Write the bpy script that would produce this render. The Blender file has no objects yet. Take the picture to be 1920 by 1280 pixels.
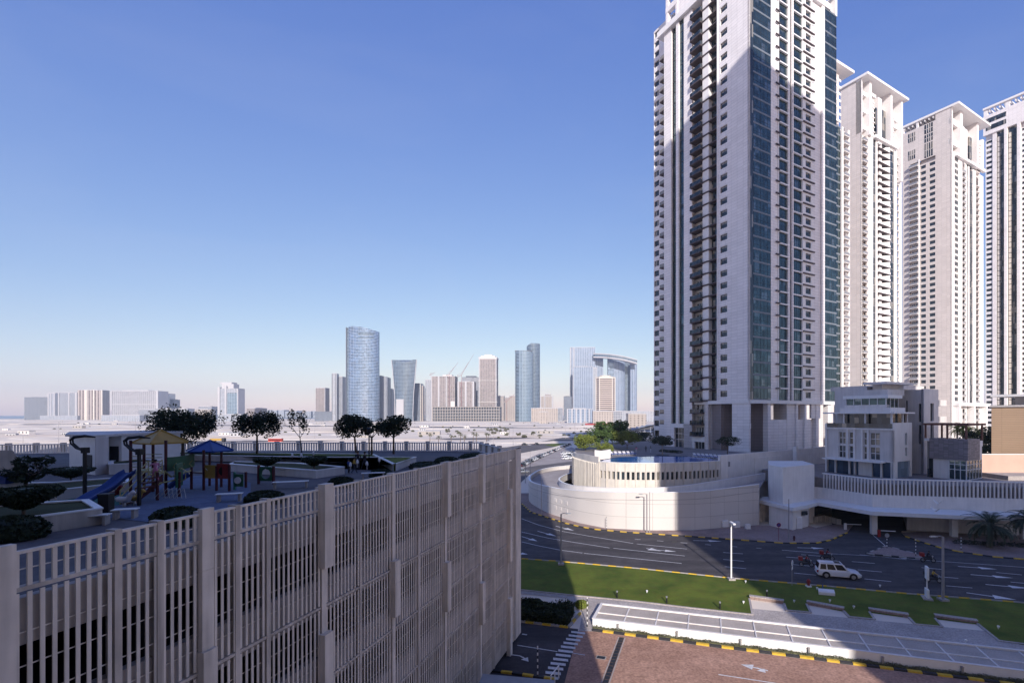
import bpy, bmesh, math, random
from mathutils import Vector, Matrix
random.seed(7)
R = math.radians
scene = bpy.context.scene
# ---------------------------------------------------------------- camera, sky, sun, exposure
F, CX, HY, H = 925.0, 1050.0, 777.0, 21.0      # focal length (px of the 1920 px photo), principal point, horizon row, eye height (m)
cam_d = bpy.data.cameras.new('camera'); cam = bpy.data.objects.new('camera', cam_d)
scene.collection.objects.link(cam); scene.camera = cam
cam.location = (0, 0, H); cam.rotation_euler = (R(90), 0, 0)
cam_d.sensor_width = 36; cam_d.lens = F/1920*36
cam_d.shift_x = -(CX-960)/1920; cam_d.shift_y = (HY-640)/1920
cam_d.clip_start = 0.1; cam_d.clip_end = 40000
SUN_EL, SHX = R(22.8), -0.085                   # shadows run straight away from the camera
world = bpy.data.worlds.new('World'); scene.world = world; world.use_nodes = True
wn = world.node_tree.nodes; wl = world.node_tree.links
sky = wn.new('ShaderNodeTexSky'); sky.sky_type = 'NISHITA'; sky.sun_disc = False
sky.sun_elevation = SUN_EL; sky.sun_rotation = math.atan2(-SHX, -1.0)
sky.altitude = 0; sky.air_density = 1.0; sky.dust_density = 0.45; sky.ozone_density = 2.8
bg = wn['Background']; bg.inputs['Strength'].default_value = 0.118
GS = 1.0
tint = wn.new('ShaderNodeMix'); tint.data_type = 'RGBA'; tint.blend_type = 'MULTIPLY'; tint.inputs[0].default_value = 1; tint.inputs[7].default_value = (1.01*GS, 0.945*GS, 1.12*GS, 1)   # camera white balance
gm = wn.new('ShaderNodeGamma'); gm.inputs[1].default_value = 1.0; wl.new(sky.outputs['Color'], gm.inputs[0]); wl.new(gm.outputs[0], tint.inputs[6]); # faint uneven high haze
wtc = wn.new('ShaderNodeTexCoord'); wmp = wn.new('ShaderNodeMapping'); wmp.inputs['Scale'].default_value = (1.6, 1.6, 6.0); wnz = wn.new('ShaderNodeTexNoise'); wnz.inputs['Scale'].default_value = 1.6; wnz.inputs['Detail'].default_value = 7; wnz.inputs['Distortion'].default_value = 0.8
wrp = wn.new('ShaderNodeMapRange'); wrp.inputs[1].default_value = 0.45; wrp.inputs[2].default_value = 0.75; wrp.inputs[3].default_value = 0.0; wrp.inputs[4].default_value = 0.06
wmx = wn.new('ShaderNodeMix'); wmx.data_type = 'RGBA'; wmx.inputs[7].default_value = (3.6, 3.9, 4.9, 1)
wl.new(wtc.outputs['Generated'], wmp.inputs[0]); wl.new(wmp.outputs[0], wnz.inputs['Vector']); wl.new(wnz.outputs['Fac'], wrp.inputs[0]); wl.new(wrp.outputs[0], wmx.inputs[0]); 
ssp = wn.new('ShaderNodeSeparateColor'); scb = wn.new('ShaderNodeCombineColor'); wl.new(tint.outputs[2], ssp.inputs[0])
for ci, (sc_, pw_) in enumerate(((0.92, 1.00), (1.04, 0.86), (2.28, 0.42))):       # tone response of the phone camera to the sky, per channel
    p_ = wn.new('ShaderNodeMath'); p_.operation = 'POWER'; p_.inputs[1].default_value = pw_; m_ = wn.new('ShaderNodeMath'); m_.operation = 'MULTIPLY'; m_.inputs[1].default_value = sc_
    wl.new(ssp.outputs[ci], p_.inputs[0]); wl.new(p_.outputs[0], m_.inputs[0]); wl.new(m_.outputs[0], scb.inputs[ci])
wl.new(scb.outputs[0], wmx.inputs[6]); wl.new(wmx.outputs[2], bg.inputs['Color'])
sd = bpy.data.lights.new('sun', 'SUN'); so = bpy.data.objects.new('sun', sd); scene.collection.objects.link(so)
sd.energy = 4.0; sd.angle = R(0.5); sd.color = (1.0, 0.93, 0.86)
dirv = Vector((SHX, 1.0, -math.tan(SUN_EL)*math.hypot(SHX, 1)))
so.rotation_euler = dirv.to_track_quat('-Z', 'Y').to_euler()
scene.view_settings.view_transform = 'Standard'; scene.view_settings.look = 'None'
scene.view_settings.exposure = 0.55; scene.view_settings.gamma = 1
scene.render.resolution_x, scene.render.resolution_y = 1024, 682
C = scene.collection
# ---------------------------------------------------------------- helpers
def P(px, py, z=0.0):
    Y = F*(H-z)/(py-HY); return ((px-CX)/F*Y, Y)
def P3(px, py, z=0.0):
    x, y = P(px, py, z); return (x, y, z)
def Xo(px, Y): return (px-CX)/F*Y
def Zo(py, Y): return H-(py-HY)/F*Y
class MB:
    def __init__(s): s.v=[]; s.f=[]; s.m=[]
    def add(s, vs, fs, m=0):
        o=len(s.v); s.v += [tuple(v) for v in vs]; s.f += [tuple(i+o for i in f) for f in fs]; s.m += [m]*len(fs); return s
    def box(s, x0,x1,y0,y1,z0,z1,m=0):
        return s.add([(x0,y0,z0),(x1,y0,z0),(x1,y1,z0),(x0,y1,z0),(x0,y0,z1),(x1,y0,z1),(x1,y1,z1),(x0,y1,z1)],
            [(0,3,2,1),(4,5,6,7),(0,1,5,4),(1,2,6,5),(2,3,7,6),(3,0,4,7)], m)
    def cbox(s, cx,cy,z0,wx,wy,h,a=0,m=0):
        c,n=math.cos(a),math.sin(a); q=[]
        for x,y in ((-wx/2,-wy/2),(wx/2,-wy/2),(wx/2,wy/2),(-wx/2,wy/2)): q.append((cx+x*c-y*n, cy+x*n+y*c))
        return s.prism(q,z0,z0+h,m)
    def prism(s, poly, z0, z1, m=0, mt=None):
        n=len(poly); a=sum(poly[i][0]*poly[(i+1)%n][1]-poly[(i+1)%n][0]*poly[i][1] for i in range(n))
        if a<0: poly=list(reversed(poly))
        z0s = z0 if isinstance(z0,(list,tuple)) else [z0]*n; z1s = z1 if isinstance(z1,(list,tuple)) else [z1]*n
        if a<0: z0s=list(reversed(z0s)); z1s=list(reversed(z1s))
        vs=[(p[0],p[1],z0s[i]) for i,p in enumerate(poly)]+[(p[0],p[1],z1s[i]) for i,p in enumerate(poly)]
        s.add(vs, [tuple(range(n-1,-1,-1))]+[(i,(i+1)%n,n+(i+1)%n,n+i) for i in range(n)], m)
        s.f.append(tuple(len(s.v)-n+i for i in range(n))); s.m.append(m if mt is None else mt); return s
    def sheet(s, poly, z, m=0):
        n=len(poly); a=sum(poly[i][0]*poly[(i+1)%n][1]-poly[(i+1)%n][0]*poly[i][1] for i in range(n))
        if a<0: poly=list(reversed(poly))
        return s.add([(p[0],p[1],z) for p in poly],[tuple(range(n))],m)
    def wall(s, pts, w, z0, z1, m=0, closed=False):       # a ribbon wall of width w along pts (left side), z0/z1 number or list
        n=len(pts); off=[]
        for i in range(n):
            a=Vector(pts[max(i-1,0)]); b=Vector(pts[min(i+1,n-1)]); d=(b-a).normalized(); off.append((pts[i][0]-d.y*w, pts[i][1]+d.x*w))
        Z0=z0 if isinstance(z0,list) else [z0]*n; Z1=z1 if isinstance(z1,list) else [z1]*n
        vs=[]
        for i in range(n):
            vs += [(pts[i][0],pts[i][1],Z0[i]),(off[i][0],off[i][1],Z0[i]),(off[i][0],off[i][1],Z1[i]),(pts[i][0],pts[i][1],Z1[i])]
        fs=[]
        for i in range(n-1):
            a=4*i; b=a+4
            for k in range(4): fs.append((a+k,b+k,b+(k+1)%4,a+(k+1)%4))
        fs += [(0,1,2,3),(4*n-4,4*n-1,4*n-2,4*n-3)]
        return s.add(vs,fs,m)
    def tube(s, pts, rs, n=8, m=0):
        pts=[Vector(p) for p in pts]
        if not isinstance(rs,(list,tuple)): rs=[rs]*len(pts)
        vs=[]; up0=None
        for i,p in enumerate(pts):
            d=(pts[min(i+1,len(pts)-1)]-pts[max(i-1,0)]).normalized()
            if up0 is None: up0=Vector((1,0,0)) if abs(d.z)>0.9 else Vector((0,0,1))
            a=d.cross(up0); 
            if a.length<1e-4: a=d.cross(Vector((0,1,0)))
            a.normalize(); b=d.cross(a)
            for k in range(n):
                t=2*math.pi*k/n; vs.append(p+(a*math.cos(t)+b*math.sin(t))*rs[i])
        fs=[]
        for i in range(len(pts)-1):
            for k in range(n): fs.append((i*n+k,i*n+(k+1)%n,(i+1)*n+(k+1)%n,(i+1)*n+k))
        fs += [tuple(range(n-1,-1,-1)), tuple(range((len(pts)-1)*n,len(pts)*n))]
        return s.add(vs,fs,m)
    def lathe(s, prof, c=(0,0,0), n=16, m=0, sx=1, sy=1):   # prof: (r,z)
        vs=[]; 
        for r,z in prof:
            for k in range(n):
                t=2*math.pi*k/n; vs.append((c[0]+r*sx*math.cos(t), c[1]+r*sy*math.sin(t), c[2]+z))
        fs=[(i*n+k,i*n+(k+1)%n,(i+1)*n+(k+1)%n,(i+1)*n+k) for i in range(len(prof)-1) for k in range(n)]
        fs += [tuple(range(n-1,-1,-1)), tuple(range((len(prof)-1)*n,len(prof)*n))]
        return s.add(vs,fs,m)
    def build(s, name, mats, parent=None, world=False, loc=None, smooth=False, recalc=True):
        me=bpy.data.meshes.new(name); vs=s.v
        if parent is not None and world:
            inv=parent.matrix_basis.inverted(); vs=[tuple(inv@Vector(v)) for v in s.v]
        me.from_pydata(vs,[],s.f)
        if not isinstance(mats,(list,tuple)): mats=[mats]
        for mt in mats: me.materials.append(mt)
        if len(mats)>1: me.polygons.foreach_set('material_index', s.m)
        if recalc:
            bm=bmesh.new(); bm.from_mesh(me); bmesh.ops.recalc_face_normals(bm, faces=bm.faces); bm.to_mesh(me); bm.free()
        if smooth: me.polygons.foreach_set('use_smooth',[True]*len(me.polygons))
        o=bpy.data.objects.new(name,me); C.objects.link(o)
        if parent is not None: o.parent=parent
        if loc is not None: o.location=loc
        return o
def tag(o, label=None, cat=None, group=None, kind=None):
    if label: o['label']=label
    if cat: o['category']=cat
    if group: o['group']=group
    if kind: o['kind']=kind
    return o
def thing(name, label, cat, loc=(0,0,0), rz=0, group=None):
    o=bpy.data.objects.new(name,None); C.objects.link(o); o.empty_display_size=0.5
    o.location=loc; o.rotation_euler=(0,0,rz)
    o.matrix_basis = Matrix.Translation(Vector(loc)) @ Matrix.Rotation(rz,4,'Z')
    return tag(o,label,cat,group)
def kids(o): return [c for c in C.objects if c.parent==o]
KC={}
def dup(root, loc, rz=0, label=None, group=None, scale=1.0):
    if root.name not in KC:
        KC[root.name]=[(c,[g for g in root_children(c)]) for c in root_children(root)]
    r=root.copy(); C.objects.link(r); r.location=loc; r.rotation_euler=(0,0,rz); r.scale=(scale,)*3
    if label: r['label']=label
    if group: r['group']=group
    for c,gs in KC[root.name]:
        d=c.copy(); C.objects.link(d); d.parent=r
        for g in gs:
            e=g.copy(); C.objects.link(e); e.parent=d
    return r
def root_children(o):
    return [c for c in bpy.data.objects if c.parent==o]
ORD=['nearest','second','third','fourth','fifth','sixth','seventh','eighth','ninth','tenth','eleventh','twelfth','thirteenth','fourteenth','fifteenth','sixteenth','seventeenth','eighteenth','nineteenth','twentieth']
# ---------------------------------------------------------------- materials
def mat(name, col, rough=0.8, metal=0.0, noise=0.12, nscale=1.5, bump=0.0, spec=0.4, streak=0.0, col2=None):
    m=bpy.data.materials.new(name); m.use_nodes=True; nt=m.node_tree; b=nt.nodes['Principled BSDF']
    b.inputs['Roughness'].default_value=rough; b.inputs['Metallic'].default_value=metal; b.inputs['Specular IOR Level'].default_value=spec
    tc=nt.nodes.new('ShaderNodeTexCoord'); nz=nt.nodes.new('ShaderNodeTexNoise'); nz.inputs['Scale'].default_value=nscale; nz.inputs['Detail'].default_value=6
    nt.links.new(tc.outputs['Object'],nz.inputs['Vector'])
    rp=nt.nodes.new('ShaderNodeValToRGB'); nt.links.new(nz.outputs['Fac'],rp.inputs['Fac'])
    c2 = col2 if col2 else tuple(min(1,c*(1+noise)) for c in col); c1 = tuple(c*(1-noise) for c in col)
    rp.color_ramp.elements[0].position=0.3; rp.color_ramp.elements[1].position=0.7
    rp.color_ramp.elements[0].color=(*c1,1); rp.color_ramp.elements[1].color=(*c2,1)
    nt.links.new(rp.outputs['Color'],b.inputs['Base Color'])
    if streak:      # rain streaks and dust, drawn out down the face
        mp=nt.nodes.new('ShaderNodeMapping'); mp.inputs['Scale'].default_value=(2.6,2.6,0.22); nt.links.new(tc.outputs['Object'],mp.inputs[0])
        n2=nt.nodes.new('ShaderNodeTexNoise'); n2.inputs['Scale'].default_value=1.0; n2.inputs['Detail'].default_value=7; nt.links.new(mp.outputs[0],n2.inputs['Vector'])
        mr=nt.nodes.new('ShaderNodeMapRange'); mr.inputs[1].default_value=0.4; mr.inputs[2].default_value=0.72; mr.inputs[3].default_value=1.0; mr.inputs[4].default_value=1-streak; nt.links.new(n2.outputs['Fac'],mr.inputs[0])
        mx=nt.nodes.new('ShaderNodeMix'); mx.data_type='RGBA'; mx.blend_type='MULTIPLY'; mx.inputs[0].default_value=1; nt.links.new(rp.outputs['Color'],mx.inputs[6]); nt.links.new(mr.outputs[0],mx.inputs[7]); nt.links.new(mx.outputs[2],b.inputs['Base Color'])
    if bump:
        bp=nt.nodes.new('ShaderNodeBump'); bp.inputs['Strength'].default_value=bump; bp.inputs['Distance'].default_value=0.05
        nt.links.new(nz.outputs['Fac'],bp.inputs['Height']); nt.links.new(bp.outputs['Normal'],b.inputs['Normal'])
    return m
def N(nt,t,**kw):
    n=nt.nodes.new(t)
    for k,v in kw.items(): setattr(n,k,v)
    return n
def M1(nt,op,a,b=None,c=None):
    n=N(nt,'ShaderNodeMath',operation=op)
    for i,v in enumerate((a,b,c)):
        if v is None: continue
        if isinstance(v,(int,float)): n.inputs[i].default_value=v
        else: nt.links.new(v,n.inputs[i])
    return n.outputs[0]
def facade_coords(nt):
    tc=N(nt,'ShaderNodeTexCoord'); sp=N(nt,'ShaderNodeSeparateXYZ'); nt.links.new(tc.outputs['Object'],sp.inputs[0])
    return M1(nt,'ADD',sp.outputs[0],sp.outputs[1]), sp.outputs[2], tc
def tiles(name, col, tw=1.4, th=0.7, joint=0.045, jcol=None, rough=0.6, var=0.05):
    """stone cladding: thin joints on a running grid plus slab to slab variation"""
    m=bpy.data.materials.new(name); m.use_nodes=True; nt=m.node_tree; b=nt.nodes['Principled BSDF']; b.inputs['Roughness'].default_value=rough
    u,z,tc=facade_coords(nt)
    cb=N(nt,'ShaderNodeCombineXYZ'); nt.links.new(u,cb.inputs[0]); nt.links.new(z,cb.inputs[1])
    br=N(nt,'ShaderNodeTexBrick'); br.offset=0.0; br.inputs['Scale'].default_value=1; br.inputs['Brick Width'].default_value=tw; br.inputs['Row Height'].default_value=th
    br.inputs['Mortar Size'].default_value=joint/2; br.inputs['Mortar Smooth'].default_value=0.3
    br.inputs['Color1'].default_value=(*[c*(1-var) for c in col],1); br.inputs['Color2'].default_value=(*[min(1,c*(1+var)) for c in col],1)
    jc=jcol or tuple(c*0.5 for c in col); br.inputs['Mortar'].default_value=(*jc,1)
    nt.links.new(cb.outputs[0],br.inputs['Vector'])
    nz=N(nt,'ShaderNodeTexNoise'); nz.inputs['Scale'].default_value=0.15; nz.inputs['Detail'].default_value=8; nt.links.new(tc.outputs['Object'],nz.inputs['Vector'])
    mr=N(nt,'ShaderNodeMapRange'); mr.inputs[3].default_value=0.86; mr.inputs[4].default_value=1.1; nt.links.new(nz.outputs['Fac'],mr.inputs[0])
    mx=N(nt,'ShaderNodeMix',data_type='RGBA',blend_type='MULTIPLY'); mx.inputs[0].default_value=1
    nt.links.new(br.outputs['Color'],mx.inputs[6]); nt.links.new(mr.outputs[0],mx.inputs[7]); nt.links.new(mx.outputs[2],b.inputs['Base Color'])
    return m
def glassmat(name, col, rough=0.06, metal=0.55, var=0.3, pw=1.3, ph=1.7, blind=1.0, bcol=(.26,.24,.21)):
    """coated glass: panes each slightly different in tint and tilt"""
    m=bpy.data.materials.new(name); m.use_nodes=True; nt=m.node_tree; b=nt.nodes['Principled BSDF']
    b.inputs['Roughness'].default_value=rough; b.inputs['Metallic'].default_value=metal; b.inputs['Specular IOR Level'].default_value=0.8
    u,z,tc=facade_coords(nt)
    cb=N(nt,'ShaderNodeCombineXYZ'); nt.links.new(M1(nt,'FLOOR',M1(nt,'DIVIDE',u,pw)),cb.inputs[0]); nt.links.new(M1(nt,'FLOOR',M1(nt,'DIVIDE',z,ph)),cb.inputs[1])
    wnn=N(nt,'ShaderNodeTexWhiteNoise',noise_dimensions='3D'); nt.links.new(cb.outputs[0],wnn.inputs['Vector'])
    mr=N(nt,'ShaderNodeMapRange'); mr.inputs[3].default_value=1-var; mr.inputs[4].default_value=1+var; nt.links.new(wnn.outputs['Value'],mr.inputs[0])
    mx=N(nt,'ShaderNodeMix',data_type='RGBA',blend_type='MULTIPLY'); mx.inputs[0].default_value=1; mx.inputs[6].default_value=(*col,1)
    nt.links.new(mr.outputs[0],mx.inputs[7]); bl=N(nt,'ShaderNodeMix',data_type='RGBA'); nt.links.new(M1(nt,'GREATER_THAN',wnn.outputs['Value'],blind),bl.inputs[0]); nt.links.new(mx.outputs[2],bl.inputs[6]); bl.inputs[7].default_value=(*bcol,1); nt.links.new(bl.outputs[2],b.inputs['Base Color'])
    nz=N(nt,'ShaderNodeTexNoise'); nz.inputs['Scale'].default_value=0.35; nt.links.new(tc.outputs['Object'],nz.inputs['Vector'])
    bp=N(nt,'ShaderNodeBump'); bp.inputs['Strength'].default_value=0.08; bp.inputs['Distance'].default_value=0.3
    nt.links.new(nz.outputs['Fac'],bp.inputs['Height']); nt.links.new(bp.outputs['Normal'],b.inputs['Normal'])
    return m
def grid(name, wall, glass, sx=3.0, sz=3.4, fx=0.6, fz=0.55, rough=0.6, grough=0.15, gmetal=0.3, var=0.35):
    """far facade: wall with a window per bay and storey, random blinds"""
    m=bpy.data.materials.new(name); m.use_nodes=True; nt=m.node_tree; b=nt.nodes['Principled BSDF']
    u,z,tc=facade_coords(nt)
    du=M1(nt,'DIVIDE',u,sx); dz=M1(nt,'DIVIDE',z,sz)
    a=M1(nt,'LESS_THAN',M1(nt,'FRACT',du),fx); c=M1(nt,'LESS_THAN',M1(nt,'FRACT',dz),fz); w=M1(nt,'MULTIPLY',a,c)
    cb=N(nt,'ShaderNodeCombineXYZ'); nt.links.new(M1(nt,'FLOOR',du),cb.inputs[0]); nt.links.new(M1(nt,'FLOOR',dz),cb.inputs[1])
    wnn=N(nt,'ShaderNodeTexWhiteNoise',noise_dimensions='3D'); nt.links.new(cb.outputs[0],wnn.inputs['Vector'])
    mr=N(nt,'ShaderNodeMapRange'); mr.inputs[3].default_value=1-var; mr.inputs[4].default_value=1+var; nt.links.new(wnn.outputs['Value'],mr.inputs[0])
    g=N(nt,'ShaderNodeMix',data_type='RGBA',blend_type='MULTIPLY'); g.inputs[0].default_value=1; g.inputs[6].default_value=(*glass,1); nt.links.new(mr.outputs[0],g.inputs[7])
    nz=N(nt,'ShaderNodeTexNoise'); nz.inputs['Scale'].default_value=0.05; nz.inputs['Detail'].default_value=6; nt.links.new(tc.outputs['Object'],nz.inputs['Vector'])
    mr2=N(nt,'ShaderNodeMapRange'); mr2.inputs[3].default_value=0.85; mr2.inputs[4].default_value=1.1; nt.links.new(nz.outputs['Fac'],mr2.inputs[0])
    wl_=N(nt,'ShaderNodeMix',data_type='RGBA',blend_type='MULTIPLY'); wl_.inputs[0].default_value=1; wl_.inputs[6].default_value=(*wall,1); nt.links.new(mr2.outputs[0],wl_.inputs[7])
    mx=N(nt,'ShaderNodeMix',data_type='RGBA'); nt.links.new(w,mx.inputs[0]); nt.links.new(wl_.outputs[2],mx.inputs[6]); nt.links.new(g.outputs[2],mx.inputs[7])
    nt.links.new(mx.outputs[2],b.inputs['Base Color'])
    nt.links.new(M1(nt,'ADD',M1(nt,'MULTIPLY',w,grough-rough),rough),b.inputs['Roughness']); nt.links.new(M1(nt,'MULTIPLY',w,gmetal),b.inputs['Metallic'])
    return m
MT={}
MT['stone']=tiles('white_stone_cladding',(0.80,0.76,0.76),2.0,0.85,0.05)
MT['stone2']=tiles('cream_stone_cladding',(0.64,0.585,0.56),2.2,0.95,0.05)
MT['panel']=tiles('drum_wall_panels',(0.60,0.56,0.535),4.0,2.4,0.06,var=0.03)
MT['trim']=mat('white_trim_paint',(0.76,0.74,0.74),0.5,noise=0.05)
MT['render']=mat('rendered_wall',(0.62,0.58,0.56),0.85,noise=0.08,nscale=0.4,streak=.12)
MT['render_l']=mat('light_rendered_wall',(0.76,0.72,0.69),0.8,noise=0.06,nscale=0.5,streak=.10)
MT['cream']=mat('cream_fin_concrete',(0.62,0.57,0.51),0.75,noise=0.08,nscale=0.6,streak=.14)
MT['teal']=glassmat('teal_glass',(0.065,0.105,0.115),0.05,0.75,blind=.93,bcol=(.17,.21,.22))
MT['dglass']=glassmat('dark_glass',(0.03,0.042,0.052),0.08,0.12,var=0.85,pw=.9,ph=3.4,blind=.8)
MT['mullion']=mat('dark_mullion',(0.035,0.045,0.06),0.4,noise=0.1)
MT['spandrel']=mat('grey_spandrel',(0.16,0.18,0.21),0.45,noise=0.1)
MT['bslab']=mat('brown_balcony_slab',(0.085,0.065,0.07),0.7,noise=0.15)
MT['conc']=mat('precast_concrete',(0.74,0.665,0.59),0.85,noise=0.1,nscale=1.1,bump=0.15,streak=.3)
MT['conc_d']=mat('worn_precast_concrete',(0.58,0.515,0.455),0.9,noise=0.17,nscale=0.8,bump=0.2,streak=.45)
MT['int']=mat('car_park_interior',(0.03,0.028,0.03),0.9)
MT['black']=mat('black_metal',(0.012,0.012,0.014),0.5)
MT['steel']=mat('galvanised_steel',(0.36,0.36,0.37),0.45,0.5,noise=0.1)
MT['white']=mat('white_paint',(0.78,0.77,0.77),0.5,noise=0.04)
MT['pole']=mat('grey_painted_pole',(0.30,0.28,0.29),0.5,noise=0.1)
MT['rubber']=mat('rubber',(0.015,0.015,0.016),0.9)
MT['yellow']=mat('yellow_kerb_paint',(0.62,0.40,0.04),0.7,noise=0.15,nscale=4)
MT['kblack']=mat('black_kerb_paint',(0.03,0.03,0.035),0.7,noise=0.2,nscale=4)
MT['kgrey']=mat('bare_kerb_concrete',(0.36,0.33,0.31),0.85,noise=0.15,nscale=3)
MT['mark']=mat('road_marking_paint',(0.62,0.61,0.62),0.7,noise=0.18,nscale=5)
MT['bark']=mat('bark',(0.13,0.095,0.075),0.9,noise=0.3,nscale=6)
MT['bark_l']=mat('pale_bark',(0.30,0.26,0.23),0.9,noise=0.2,nscale=6)
MT['leaf']=mat('foliage_green',(0.055,0.095,0.025),0.7,noise=0.5,nscale=1.8)
MT['leaf_d']=mat('dark_foliage',(0.022,0.036,0.016),0.7,noise=0.5,nscale=2.5)
MT['leaf_y']=mat('yellow_green_foliage',(0.14,0.17,0.03),0.7,noise=0.45,nscale=1.5)
MT['leaf_s']=mat('dusty_foliage',(0.11,0.11,0.06),0.8,noise=0.4,nscale=2)
MT['palm']=mat('palm_frond',(0.07,0.10,0.035),0.6,noise=0.4,nscale=2)
MT['red']=mat('red_plastic',(0.22,0.02,0.025),0.4,noise=0.1)
MT['dred']=mat('dark_red_post',(0.075,0.012,0.02),0.5,noise=0.15)
MT['blue']=mat('blue_plastic',(0.015,0.05,0.22),0.35,noise=0.1)
MT['yel']=mat('yellow_plastic',(0.42,0.26,0.05),0.45,noise=0.12)
MT['grn']=mat('green_plastic',(0.02,0.10,0.05),0.45,noise=0.12)
MT['lime']=mat('pale_yellow_rail',(0.42,0.36,0.16),0.5,noise=0.1)
MT['tealp']=mat('teal_plastic',(0.02,0.17,0.13),0.45,noise=0.1)
MT['pink']=mat('pink_fabric',(0.55,0.22,0.35),0.8)
MT['yfab']=mat('yellow_fabric',(0.6,0.38,0.06),0.8)
MT['dfab']=mat('dark_fabric',(0.03,0.03,0.04),0.85)
MT['wfab']=mat('pale_fabric',(0.6,0.58,0.58),0.85)
MT['bfab']=mat('blue_fabric',(0.04,0.09,0.35),0.85)
MT['skin']=mat('skin',(0.34,0.20,0.14),0.6)
MT['hair']=mat('dark_hair',(0.015,0.01,0.008),0.7)
MT['tan']=tiles('tan_panels',(0.52,0.36,0.235),5.0,0.55,0.04,var=0.02)
MT['salmon']=mat('salmon_render',(0.55,0.37,0.29),0.85,noise=0.07,nscale=0.4)
MT['gbrick']=tiles('grey_split_stone',(0.27,0.24,0.25),0.8,0.22,0.05,jcol=(0.14,0.12,0.13),var=0.25)
MT['brown']=mat('brown_steel',(0.17,0.075,0.055),0.6,noise=0.15)
MT['carw']=mat('white_car_paint',(0.68,0.69,0.72),0.2,noise=0.02,spec=0.6)
MT['cars']=mat('silver_car_paint',(0.34,0.36,0.40),0.22,0.5,noise=0.03)
MT['cark']=mat('dark_car_paint',(0.03,0.035,0.045),0.2,noise=0.05)
MT['carr']=mat('red_car_paint',(0.30,0.03,0.03),0.25,noise=0.05)
MT['cglass']=mat('car_glass',(0.010,0.012,0.016),0.12,noise=0.1,spec=0.12)
MT['tail']=mat('tail_lamp',(0.35,0.01,0.02),0.2)
MT['head']=mat('head_lamp',(0.7,0.72,0.75),0.1,0.3)
MT['rgrey']=mat('grey_roof',(0.30,0.32,0.36),0.7,noise=0.1)
MT['busr']=mat('red_bus_paint',(0.5,0.05,0.03),0.35)
# ground materials
def ground_mat(name, c1, c2, c3, s1=0.02, s2=0.35, rough=0.95, bump=0.2, stretch=(1,1,1), fine=None):
    m=bpy.data.materials.new(name); m.use_nodes=True; nt=m.node_tree; b=nt.nodes['Principled BSDF']; b.inputs['Roughness'].default_value=rough; b.inputs['Specular IOR Level'].default_value=0.25
    tc=N(nt,'ShaderNodeTexCoord'); mp=N(nt,'ShaderNodeMapping'); mp.inputs['Scale'].default_value=stretch; nt.links.new(tc.outputs['Object'],mp.inputs[0])
    n1=N(nt,'ShaderNodeTexNoise'); n1.inputs['Scale'].default_value=s1; n1.inputs['Detail'].default_value=8; n1.inputs['Roughness'].default_value=0.62; nt.links.new(mp.outputs[0],n1.inputs['Vector'])
    n2=N(nt,'ShaderNodeTexNoise'); n2.inputs['Scale'].default_value=s2; n2.inputs['Detail'].default_value=8; nt.links.new(tc.outputs['Object'],n2.inputs['Vector'])
    r1=N(nt,'ShaderNodeValToRGB'); r1.color_ramp.elements[0].position=0.36; r1.color_ramp.elements[1].position=0.6
    r1.color_ramp.elements[0].color=(*c1,1); r1.color_ramp.elements[1].color=(*c2,1); nt.links.new(n1.outputs['Fac'],r1.inputs[0])
    r2=N(nt,'ShaderNodeValToRGB'); r2.color_ramp.elements[0].position=0.45; r2.color_ramp.elements[1].position=0.72
    r2.color_ramp.elements[0].color=(0,0,0,1); r2.color_ramp.elements[1].color=(1,1,1,1); nt.links.new(n2.outputs['Fac'],r2.inputs[0])
    mx=N(nt,'ShaderNodeMix',data_type='RGBA'); nt.links.new(M1(nt,'MULTIPLY',r2.outputs[0],0.6),mx.inputs[0]); nt.links.new(r1.outputs[0],mx.inputs[6]); mx.inputs[7].default_value=(*c3,1)
    last=mx.outputs[2]
    if fine:
        n3=N(nt,'ShaderNodeTexNoise'); n3.inputs['Scale'].default_value=fine; n3.inputs['Detail'].default_value=4; nt.links.new(tc.outputs['Object'],n3.inputs['Vector'])
        mr=N(nt,'ShaderNodeMapRange'); mr.inputs[1].default_value=0.3; mr.inputs[2].default_value=0.7; mr.inputs[3].default_value=0.72; mr.inputs[4].default_value=1.28; nt.links.new(n3.outputs['Fac'],mr.inputs[0])
        mm=N(nt,'ShaderNodeMix',data_type='RGBA',blend_type='MULTIPLY'); mm.inputs[0].default_value=1; nt.links.new(last,mm.inputs[6]); nt.links.new(mr.outputs[0],mm.inputs[7]); last=mm.outputs[2]
    nt.links.new(last,b.inputs['Base Color'])
    bp=N(nt,'ShaderNodeBump'); bp.inputs['Strength'].default_value=bump; bp.inputs['Distance'].default_value=0.1; nt.links.new(n2.outputs['Fac'],bp.inputs['Height']); nt.links.new(bp.outputs['Normal'],b.inputs['Normal'])
    return m
MT['sand']=ground_mat('desert_sand',(0.64,0.53,0.43),(0.82,0.73,0.62),(0.68,0.58,0.48),0.012,0.09,stretch=(0.6,1.6,1))
MT['asph']=ground_mat('asphalt',(0.050,0.046,0.050),(0.088,0.080,0.084),(0.042,0.038,0.043),0.16,0.8,stretch=(.35,2.2,1),fine=14)
MT['asph_f']=ground_mat('worn_asphalt',(0.11,0.10,0.105),(0.15,0.135,0.135),(0.085,0.08,0.085),0.05,0.4)
MT['grass']=ground_mat('lawn_grass',(0.055,0.090,0.010),(0.115,0.148,0.018),(0.105,0.098,0.018),0.22,1.1,bump=0.5,fine=9)
MT['pave']=ground_mat('block_paving',(0.26,0.185,0.165),(0.33,0.245,0.22),(0.21,0.155,0.14),0.3,3,fine=10)
MT['pave_l']=ground_mat('light_paving',(0.36,0.32,0.30),(0.45,0.40,0.375),(0.32,0.28,0.26),0.3,3,fine=8)
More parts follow.
